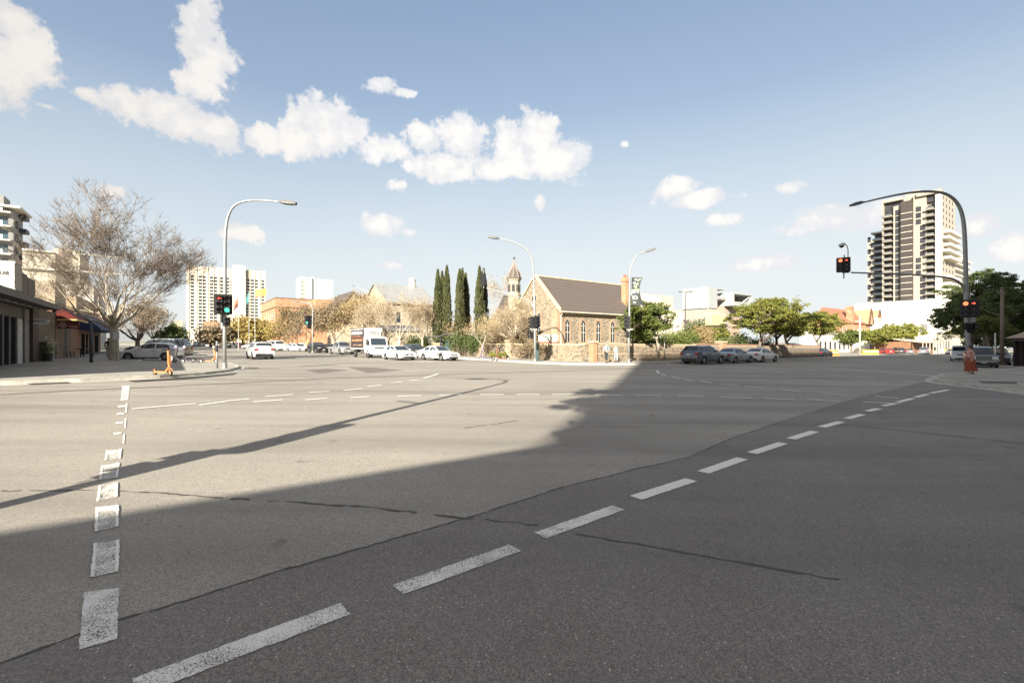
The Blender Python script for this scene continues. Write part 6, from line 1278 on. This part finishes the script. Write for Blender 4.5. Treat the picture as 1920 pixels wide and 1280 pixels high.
for i,(px,py,top,w,s,lf,nl,lb) in enumerate(((548,654.5,578,70,21,LAU,5200,'golden autumn tree in front of the brick hall windows'),(587,656.5,570,74,22,LBR,5200,'brown autumn tree behind the small street signal'),(628,657.5,560,84,23,LBR,5600,'largest brown autumn tree left of the delivery truck'),(664,658,548,78,24,LAU,4200,'thin leaved yellow brown tree above the delivery truck'),(702,658,545,70,25,LAU,2600,'sparse pale autumn tree between the truck and the school'),(518,652.5,600,44,26,LYE,3400,'small bright yellow tree at the left end of the brick hall'),(800,662,572,62,27,LAU,1300,'thin yellowish bare tree in front of the first cypresses'),(858,664,590,70,28,LAU,1800,'low tree with yellow leaves below the middle cypresses'),(935,668,585,56,29,LAU,1500,'yellow leaved low tree between the two kerbside bare trees'),(1035,667,600,40,30,LAU,1400,'light creeper covered young tree against the church gable'))):
    bt(lb,px,py,top,w,s,name='autumn_tree',levels=5,r0=.16,nb=(3,3),twig=TWIGP,leaves=lf,nleaf=nl,lsize=.17 if py<660 else .12,n_main=5,twigr=.02,trunk_h=.2,group=au,clump=.55,bark=BARKD)
for i,(px,top,w,s,lb) in enumerate(((455,600,32,31,'yellow tree behind the middle flag pole'),(478,604,34,32,'rounded yellow tree below the large yellow flag'),(498,610,26,33,'low yellow tree at the corner of the brick hall'),(420,618,30,34,'thin brown tree behind the signal pole'),(398,622,24,35,'brownish tree in front of the orange block'))):
    bt(lb,px,651.5,top,w,s,name='autumn_tree',levels=4,r0=.3,nb=(3,3),twig=TWIGP,leaves=LYE if i in(0,1,2) else LBR,nleaf=2200,lsize=.4,n_main=5,twigr=.05,trunk_h=.25,group='small trees before the hotel',clump=1.0,bark=BARKD)
# cypresses
for i,(px,top,w,y,lb) in enumerate(((821,506,14,66,'leftmost tall cypress of the left clump'),(829,509,11,70,'slim dark cypress second from the left'),(838,499,13,66,'tallest cypress at the right of the left clump'),(862,506,15,64,'broad cypress at the left of the middle clump'),(873,513,13,66,'cypress at the right of the middle clump'),(867,504,11,69,'pointed cypress in the centre of the middle clump'),(899,500,14,66,'cypress behind the hanging signal head, left one of its pair'),(907,504,13,69,'cypress behind the hanging signal head, right one of its pair'))):
    x=X(px,y); z=gz(x); cypress(lb,(x,y,z),Z(top,y)-z,w*1.35/F*y,40+i)
def lt(label,px,py,top,wpx,seed,leaves,**k):
    b=at(px,py,KH); h=Z(top,b[1])-b[2]; lop=k.pop('lop',0); le=k.pop('lean',0); return leafy_tree(k.pop('name','street_tree'),label,'tree',b,h,wpx*1.30/F*b[1],seed,leaves,lop=(lop/F*b[1],0),lean=(le/F*b[1],0),**k)
lt('round dark green tree with a slim pale trunk beside the banner pole',1236,676,557,92,51,LG2,n=20000,clumps=80,ls=.11,trunk_h=.40,lean=-5,lop=-20,low=.20,bark=BARK,cr=.75)
lt('wide umbrella shaped tree with yellow green top, behind the white taxi',1420,671.5,557,134,52,LG1,n=30000,clumps=140,ls=.12,trunk_h=.28,r0=.22,lean=6,lop=20,cr=.9)
lt('dark straight trunked tree overlapping the right side of the umbrella tree',1456,670,574,90,53,LG2,n=15000,clumps=70,ls=.12,trunk_h=.38,r0=.2,lop=8,cr=.85)
lt('tree with a pale leaning trunk right of the taxi',1488,669,590,72,54,LG1,n=10000,clumps=50,ls=.12,trunk_h=.36,r0=.22,lean=-14,lop=8,bark=BARK,cr=.8)
lt('yellow green round tree behind the lone dark parked car',1541,666.5,577,76,55,LG1,n=16000,clumps=80,ls=.14,trunk_h=.30,r0=.15,lean=-10,lop=2,cr=1.0)
lt('small green tree in front of the brick pier behind the grey sedan',1345,670,606,56,56,LG1,n=8000,clumps=44,ls=.10,trunk_h=.3,r0=.1,lean=-4,cr=.7)
st='small street trees in front of the far white shops'
for i,(px,py,top,w,lv,lb) in enumerate(((1596,662.8,620,44,LG2,'dark green street tree left of the pale power pole'),(1640,662.6,619,50,LG1,'yellow green street tree above the yellow barriers'),(1668,662.4,610,46,LG1,'street tree above the red hatchback'),(1697,662.2,604,56,LG1,'large yellow street tree in front of the blank white wall'),(1755,661.5,625,36,LG2,'green street tree left of the corner signal pole'),(1778,661,618,40,LG1,'yellowish street tree just left of the big corner pole'))):
    lt(lb,px,py,top,w,60+i,lv,n=5600,clumps=44,ls=.24,trunk_h=.35,r0=.16,cr=1.3,group=st)
b=at(1868,672,KH); leafy_tree('fig_tree','massive dark spreading tree filling the right edge behind the shelter','tree',(b[0]+1.5,b[1]+3,b[2]),Z(496,b[1]+3)-b[2],14.5,71,LG3,trunk_h=.28,r0=.4,n=42000,clumps=170,ls=.14,cr=1.15,low=.22)
for px_,y_,tp_,w_,sd_,lb_ in ((1905,60,520,12,91,'dark tree crown behind the brown power pole at the right edge'),(1862,84,588,14,92,'low dark tree behind the black off-roader')):
    x_=X(px_,y_); leafy_tree('fig_tree',lb_,'tree',(x_,y_,gz(x_)+KH),Z(tp_,y_)-gz(x_),w_,sd_,LG3,trunk_h=.15,r0=.3,n=16000,clumps=80,ls=.17,cr=1.4,low=.05)
b=at(1800,672,KH); leafy_tree('fig_tree','dark tree arching left of the corner signal pole over the far footpath','tree',(X(1822,58),58,b[2]),Z(556,58)-b[2],9.5,72,LG3,trunk_h=.3,r0=.22,n=20000,clumps=80,ls=.12,cr=.9,low=.36,lop=(-.6,0))
lt('smaller green tree in front of the dark tree, at the brown power pole',1852,679,590,78,73,LG2,n=8000,clumps=44,ls=.10,trunk_h=.45,r0=.1,cr=.7,name='street_tree')
# background greenery
lt('dark evergreen tree far up the left street beside the bare plane tree',325,655,613,24,74,LG3,n=2600,clumps=24,ls=.30,trunk_h=.2,r0=.2,cr=1.4)
lt('broad dark evergreen at the far end of the left street',345-25,654,620,40,75,LG3,n=2600,clumps=24,ls=.30,trunk_h=.15,r0=.2,cr=1.4)
for i,(px,y,zt,zb,w,lb,lv) in enumerate(((54,100,490,545,26,'dark green tree crown on the slope left of the cream apartments',LG3),(82,100,505,550,50,'spreading shrubby tree below the cream apartments',LG3),(120,100,512,560,40,'olive tree crown behind the bare tree limbs, above the awnings',LG3))):
    x=X(px,y); leafy_tree('evergreen_tree',lb,'tree',(x,y,0),Z(zt,y),w/F*y,80+i,lv,n=3000,clumps=30,ls=.2,trunk_h=.6,cr=1.0)
# hedge and shrubs behind the stone walls
hd='shrubs growing behind the church street walls'
for i,(px,a,w,h,lv,lb) in enumerate(((1205,31.5,4.5,3.2,LG3,'dark shrub behind the wall right of the banner pole'),(1262,31.5,4.5,3.0,LG2,'green shrub behind the wall right of the round tree'),(1292,32,4,3.4,LG2,'leafy shrub left of the dark brown lamp pole'),(1318,32.5,4,4.2,LAU,'tall yellow brown shrub right of the dark brown lamp pole'),(1345,31.5,4,2.8,LG2,'green shrub behind the second brick pier'),(1385,31.5,5,3.2,LG3,'dark hedge behind the grey sedan'),(1425,32,5,3.0,LG3,'dark hedge behind the white taxi'),(1300,34,5,5.4,LG3,'olive bush rising against the modern building'))):
    bb=bfor(px,a); p=w2(a,bb); shrub(lb,(p.x,p.y,gz(p.x)+KH),w,1.8,h,90+i,lv,n=3400,ls=.11,group=hd,rot=TH)
for i,(px,y,w,h,lv,lb) in enumerate(((785,66,4,2.6,LG3,'dark shrub left of the bus shelter'),(872,57,5,3.0,LG3,'dark shrub behind the low wall right of the white sedans'),(905,56,4,2.6,LG3,'dark bush behind the young bare tree'),(940,54,4,3.0,LBR,'brown bush behind the wall at the corner pier'),(982,50,3,2.6,LBR,'reddish bush behind the corner tree trunk'))):
    x=X(px,y); shrub(lb,(x,y,gz(x)+KH),w,1.6,h,110+i,lv,n=2600,ls=.12,group='bushes behind the left stretch of wall')
for i,(px,y,w,h,lv,lb) in enumerate(((990,46.5,2.2,1.5,LBR,'russet creeper on the corner fence left of the middle lamp pole'),(1030,45.5,2.6,1.7,LBR,'russet bush in front of the wall below the notice board'),(922,50.5,1.6,.6,LG1,'low grassy plant bed behind the purple scooter'),(945,49.5,2.0,.6,LG1,'low grassy plant bed at the corner tree'))):
    x=X(px,y); shrub(lb,(x,y,gz(x)+KH),w,.9,h,120+i,lv,n=1400,ls=.09,group='plants at the church corner')
# far hills behind the left street
def hill(name,pts,y,base,m):
    g=M(); P=[(X(px,y),Z(py,y)) for px,py in pts]
    for (x0,z0),(x1,z1) in zip(P,P[1:]):
        g.face([(x0,y,base),(x1,y,base),(x1,y,z1),(x0,y,z0)]); g.face([(x0,y,z0),(x1,y,z1),(x1*1.2,y*1.35,z1*.9),(x0*1.2,y*1.35,z0*.9)])
    return struct(g.build(name,m))
hill('hills',[(-400,618),(100,610),(240,604),(262,600),(283,598),(300,600),(330,603),(352,606),(420,612),(560,622),(760,636),(1000,644)],2600,-30,mat('hill_scrub',(.13,.14,.15),.95,.25,.004))
# ---------------------------------------------------------------- people, scooters, small things
SKIN=mat('skin',(.42,.25,.17),.6,.05,20)
def skinmesh(name,verts,edges,radii,m,parent,root=0,sub=2):
    me=D.meshes.new(name); me.from_pydata([Vector(v) for v in verts],edges,[]); me.materials.append(m); o=D.objects.new(name,me); C.objects.link(o); o.parent=parent
    md=o.modifiers.new('skin','SKIN'); 
    for i,r in enumerate(radii): 
        sv=me.skin_vertices[0].data[i] if len(me.skin_vertices) else None
        if sv is None: break
        sv.radius=(r,r) if not isinstance(r,tuple) else r
        sv.use_root=(i==root)
    s=o.modifiers.new('sub','SUBSURF'); s.levels=sub; s.render_levels=sub; return o
def person(label,loc,head,hgt,shirt,trouser,hair,stride=.22,arm=.15,skirt=None,group=None,hairlong=False,shoe=None):
    t=thing('person',label,'person',loc,head,group); k=hgt/1.75; t.scale=(k,k,k)
    # x forward, y left
    hip=Vector((0,0,.93)); 
    V=[(0,0,.95),(0,0,1.12),(.0,0,1.30),(0,0,1.44),(.01,0,1.52),(.02,0,1.60),(.03,0,1.69)]; E=[(0,1),(1,2),(2,3),(3,4),(4,5),(5,6)]; R=[(.13,.10),(.12,.09),(.15,.10),(.11,.08),.055,.085,.09]
    def add(p,par,r): V.append(p); R.append(r); E.append((par,len(V)-1)); return len(V)-1
    for s in (1,-1):
        f=stride*s; h=add((.0,.10*s,.90),0,.10); kn=add((f*.55+.03,.10*s,.50),h,.065); an=add((f-.04,.10*s,.10),kn,.042); hl=add((f+.02,.10*s,.045),an,.04); add((f+.15,.11*s,.03),hl,.032)
        g_=-arm*s; sh=add((0,.165*s,1.42),3,.062); el=add((g_*.6-.02,.20*s,1.14),sh,.045); wr=add((g_*1.2+.08,.19*s,.92),el,.032); pm=add((g_*1.3+.10,.19*s,.86),wr,.038)
        for q,(dx,dy,l) in enumerate(((.03,.0,.07),(.015,.005,.085),(-.002,.005,.08),(-.018,0,.065))):
            a=add((g_*1.3+.10+dx,.19*s,.86-l*.55),pm,.011); add((g_*1.3+.115+dx,.185*s,.86-l*1.1),a,.009)
        a=add((g_*1.3+.145,.17*s,.835),pm,.012); add((g_*1.3+.155,.165*s,.80),a,.010)
    add((.125,0,1.605),5,.018)   # nose
    skinmesh('body',V,E,R,SKIN,t)
    # shirt
    V=[(0,0,.98),(0,0,1.12),(0,0,1.30),(0,0,1.42),(.005,0,1.47)]; E=[(0,1),(1,2),(2,3),(3,4)]; R=[(.165,.135),(.145,.115),(.175,.125),(.14,.10),.075]
    for s in (1,-1):
        g_=-arm*s; sh=add((0,.17*s,1.41),3,.08); el=add((g_*.6-.02,.205*s,1.14),sh,.062); add((g_*1.1+.05,.195*s,.98),el,.048)
    skinmesh('shirt',V,E,R,shirt,t)
    if skirt:
        g=M(); n=28; rings=[]
        for z,r in ((1.02,.15),(.95,.185),(.75,.22),(.5,.245),(.3,.27),(.16,.30)):
            rings.append([g.pt(((r*(1+.10*math.sin(7*2*math.pi*j/n+z*3)*(1.1-z)))*math.cos(2*math.pi*j/n)*1.15-.03*(1-z),(r*(1+.10*math.sin(7*2*math.pi*j/n+z*3)*(1.1-z)))*math.sin(2*math.pi*j/n)*.85,z)) for j in range(n)])
        for A,B_ in zip(rings,rings[1:]):
            for j in range(n): g.idx((A[j],A[(j+1)%n],B_[(j+1)%n],B_[j]))
        g.build('skirt',skirt,t,smooth=True)
    else:
        V=[(0,0,1.0),(0,0,.93)]; E=[(0,1)]; R=[(.155,.125),(.16,.13)]
        for s in (1,-1):
            f=stride*s; h=add((.0,.10*s,.86),1,.118); kn=add((f*.55+.03,.10*s,.50),h,.085); add((f-.04,.10*s,.12),kn,.07)
        skinmesh('trousers',V,E,R,trouser,t)
    for s in (1,-1):
        g=M(); f=stride*s; x=f-.08; g.prism([(x-.02,.06*s),(x-.02,.15*s),(x+.18,.16*s),(x+.27,.12*s),(x+.26,.08*s),(x+.15,.055*s)] if s>0 else [(x-.02,.15*s),(x-.02,.06*s),(x+.15,.055*s),(x+.26,.08*s),(x+.27,.12*s),(x+.18,.16*s)],0,.085); g.build('shoe',shoe or PLAST,t)
    # hair and eyes
    g=M(); c=Vector((.015,0,1.665)); n=12; rings=[]
    for j in range(7):
        th=math.pi*.62*j/6; rings.append([])
        for i in range(n):
            a=2*math.pi*i/n; fr=1 if math.cos(a)<.35 else .62; r=.108*math.sin(th*fr+.02); rings[-1].append(g.pt((c.x+r*math.cos(a)*1.08,c.y+r*math.sin(a)*.95,c.z+.115*math.cos(th*fr))))
    for A,B_ in zip(rings,rings[1:]):
        for j in range(n): g.idx((A[j],A[(j+1)%n],B_[(j+1)%n],B_[j]))
    if hairlong: g.lathe([(.03,1.52),(.075,1.56),(.085,1.64),(.05,1.70)],(-.07,0),10)
    g.build('hair',hair,t,smooth=True)
    g=M(); 
    for s in (1,-1): g.lathe([(.012,-.006),(.014,0),(.012,.006)],(.108,.032*s),8,1.63)
    g.build('eyes',SBLK,t)
    return t
TERRA=mat('skirt_terracotta',(.30,.075,.035),.85,.5,6); PINK=mat('blouse_pink',(.60,.33,.28),.85,.2,8); HAIRB=mat('hair_black',(.015,.012,.012),.6)
person('woman in a pink blouse and long rust red skirt walking past the right corner pole','x' and at(1819,700.5,KH),math.pi*.93,1.62,PINK,TERRA,HAIRB,stride=.16,arm=.10,skirt=TERRA,hairlong=True,shoe=WHT)
person('man in a pale blue shirt and black trousers stepping off at the far corner',at(1137,679.5,KH),-2.2,1.72,mat('shirt_pale_blue',(.24,.31,.37),.85),mat('trousers_black',(.03,.035,.045),.85),mat('hair_grey',(.5,.47,.44),.7),stride=.2)
person('person in a light blue top and pale trousers behind the man at the far corner',at(1155,678.5,KH),-1.4,1.55,mat('shirt_light_blue',(.28,.40,.43),.85),mat('trousers_pale_blue',(.30,.38,.42),.85),mat('hair_brown',(.30,.22,.15),.7),stride=.12)
person('person in black top and white trousers far along the left footpath beside the tree',at(203,668.5,KH),1.9,1.72,mat('top_black',(.02,.02,.025),.85),mat('trousers_white',(.55,.53,.52),.85),HAIRB,stride=.1)
# scooters
def scooter(label,loc,rot,body,dark,group,helmet=None,ring=None,h=1.15):
    t=thing('electric_scooter',label,'scooter',loc,rot,group)
    g=M(); g.box(-.42,-.08,.11,.30,.08,.17,.02); g.extr([(.26,.12),(.30,.17),(.50,.36),(.56,.36),(.40,.12)],(0,-.05,0),(1,0,0),(0,0,1),(0,.10,0)); g.extr([(-.50,.20),(-.40,.17),(-.40,.11),(-.62,.26)],(0,-.05,0),(1,0,0),(0,0,1),(0,.10,0)); g.build('deck',body,t)
    M().tube([(.60,0,.22),(.54,0,.45),(.44,0,h-.08)],[.035,.045,.038],10).build('stem',body,t,smooth=True)
    g=M(); g.tube([(.44,-.25,h-.05),(.43,-.1,h-.02),(.43,.1,h-.02),(.44,.25,h-.05)],.018,8); g.build('handlebar',dark,t); M().box(.39,-.06,h-.04,.48,.06,h+.05,.01).build('display',dark,t)
    g=M(); g.extr([(.50,.50),(.60,.48),(.57,.85),(.49,.86)],(0,-.05,0),(1,0,0),(0,0,1),(0,.1,0)); g.build('battery_cover',body,t)
    for x,r in ((.62,.135),(-.55,.125)):
        w=M(); w.disc((x,-.03,r),(0,1,0),r*.62,r,.06,18); ty=w.build('wheel',TYRE,t); w=M(); w.disc((x,-.02,r),(0,1,0),0,r*.6,.04,14); w.build('hub',RIM if ring is None else body,ty)
    g=M(); pts=[(.62+.17*math.cos(a),0,.135+.17*math.sin(a)) for a in [math.radians(20+k*18) for k in range(8)]]; g.tube(pts,.02,6); g.build('mudguard',body,t)
    if helmet:
        g=M(); g.lathe([(.125,0),(.13,.04),(.11,.10),(.06,.14),(.01,.15)],(.50,0),14,h-.12); g.build('helmet',helmet,t,smooth=True)
    if ring:
        g=M(); g.disc((.50,.06,.72),(0,1,0),.085,.13,.03,16); g.build('cable_lock',ring,t)
    return t
ORG=mat('scooter_orange',(.60,.22,.075),.45,.08); PUR=mat('scooter_purple',(.10,.08,.20),.45); SDK=mat('scooter_dark',(.03,.03,.04),.5); RDS=mat('scooter_red',(.20,.06,.045),.5)
gp='shared scooters standing on the footpaths'
scooter('bright orange scooter standing alone at the left kerb',at(304,703.2,KH),math.radians(-26),ORG,SDK,gp,ring=mat('lock_white',(.65,.63,.6),.5))
scooter('left one of the two dark scooters behind the orange scooter',at(346,679.0,KH),math.radians(190),SDK,SDK,gp,helmet=mat('helmet_grey',(.4,.4,.45),.4))
scooter('right one of the two dark scooters, with a pale round basket shape on its bars',at(361,680.0,KH),math.radians(186),SDK,SDK,gp,helmet=mat('helmet_white',(.7,.7,.7),.4))
scooter('orange scooter carrying a white helmet, beside the push button post',at(388,679.8,KH),math.radians(4),ORG,SDK,gp,helmet=mat('helmet_white',(.7,.7,.7)))
scooter('purple scooter at the far corner kerb left of the red one',at(914,674,KH),math.radians(184),PUR,PUR,gp)
scooter('red brown scooter standing in front of the corner tree',at(942,674.6,KH),math.radians(176),RDS,RDS,gp)
# pot plant and parked moped outside the left shops
def pot():
    p=w2(45.6,-7.3); t=thing('pot_plant','dark pot with a shrubby plant beside the blade sign pilaster','pot plant',(p.x,p.y,gz(p.x)+KH)); M().lathe([(.2,0),(.28,.5),(.30,.52),(.24,.5)],n=14).build('pot',mat('pot_dark',(.05,.05,.05),.6),t)
    rnd=random.Random(5); q=M()
    for k in range(260): leaf(q,Vector((rnd.gauss(0,.16),rnd.gauss(0,.16),.85+rnd.gauss(0,.24))),.06,rnd)
    q.build('foliage',LG2,t)
    p=w2(46.6,-7.5); t=thing('plinth','pale two tier stone plinth with flowers against the olive brick wall','plinth',(p.x,p.y,gz(p.x)+KH)); M().box(-.3,-.3,0,.3,.3,1.25,.03).build('plinth_body',mat('plinth_pale',(.42,.38,.31),.8,.3,6),t); M().box(-.38,-.38,1.25,.38,.38,1.38,.03).build('top',BEIGE,t)
    q=M()
    for k in range(160): leaf(q,Vector((rnd.gauss(0,.14),rnd.gauss(0,.14),1.55+rnd.gauss(0,.12))),.055,rnd)
    q.build('flowers',mat('flower_pale',(.60,.55,.48),.8),t)
pot()
def bench():
    p=w2(57,-6.9); t=thing('bench','dark cafe bench and table set outside the red awning shop','bench',(p.x,p.y,gz(p.x)+KH),TH)
    M().box(-.3,-1,.70,.3,1,.76).build('table_top',SBLK,t)
    for y in (-.8,.8): M().box(-.04,y-.04,0,.04,y+.04,.7).build('leg',SBLK,t)
    for x in (-.65,.65): M().box(x-.15,-1,.42,x+.15,1,.47).build('seat',SBLK,t); M().box(x-.03,-.9,0,x+.03,-.84,.42).build('leg',SBLK,t); M().box(x-.03,.84,0,x+.03,.9,.42).build('leg',SBLK,t)
bench()
p0=G(1815,693,KH); y0=p0.y; a_=Vector((X(1818,y0),y0+.1,Z(556,y0))); q0=G(1879,683,KH); b_=Vector((X(1877,q0.y),q0.y,Z(590,q0.y)))
c_=M().tube([a_.lerp(b_,k/6)+Vector((0,0,-.35*math.sin(math.pi*k/6))) for k in range(7)],.022,6).build('overhead_cable',mat('cable_yellow',(.35,.32,.14),.7)); tag(c_,'thin yellowish cable running from the big corner pole to the brown power pole','cable')
# dropped leaves on the road
for i,(px,py,c,lb) in enumerate(((1221,780,(.45,.16,.05),'single orange brown leaf lying on the road right of centre'),(1462,733,(.2,.1,.05),'small brown leaf lying near the curved dashed line'))):
    b=at(px,py); t=M(); s=.075
    t.face([(-s,0,.012),(-s*.2,-s*.5,.03),(s,0,.012),(s*.1,s*.55,.02)]); t.face([(-s,0,.0121),(s*.1,s*.55,.0201),(s,0,.0121),(-s*.2,-s*.5,.0301)]); o=t.build('fallen_leaf',mat('leaf_dead_%d'%i,c,.7),loc=b,rot=.6); o.location.z+=.012; tag(o,lb,'leaf')
# shade in the foreground and over the right hand street comes from two blocks behind the viewer
shade_block('office_building','pale office block standing on the corner behind the viewer',-45,-6.6,-70,-10.3,9.6,mat('render_wall',(.55,.52,.47),.85))
shade_block('apartment_building','tall pale block of flats behind the viewer on the right',-75,-32,-46,110,48.5,mat('render_wall',(.55,.52,.47),.85))
leafy_tree('street_tree','unseen leafy tree added behind the viewer to blur the edge of the shade on the road','tree',(-3.0,-7.9,0),13.2,6.4,201,LG2,trunk_h=.45,r0=.16,n=2600,clumps=26,ls=.16,cr=.8)  # added out of view to break up the straight shade edge
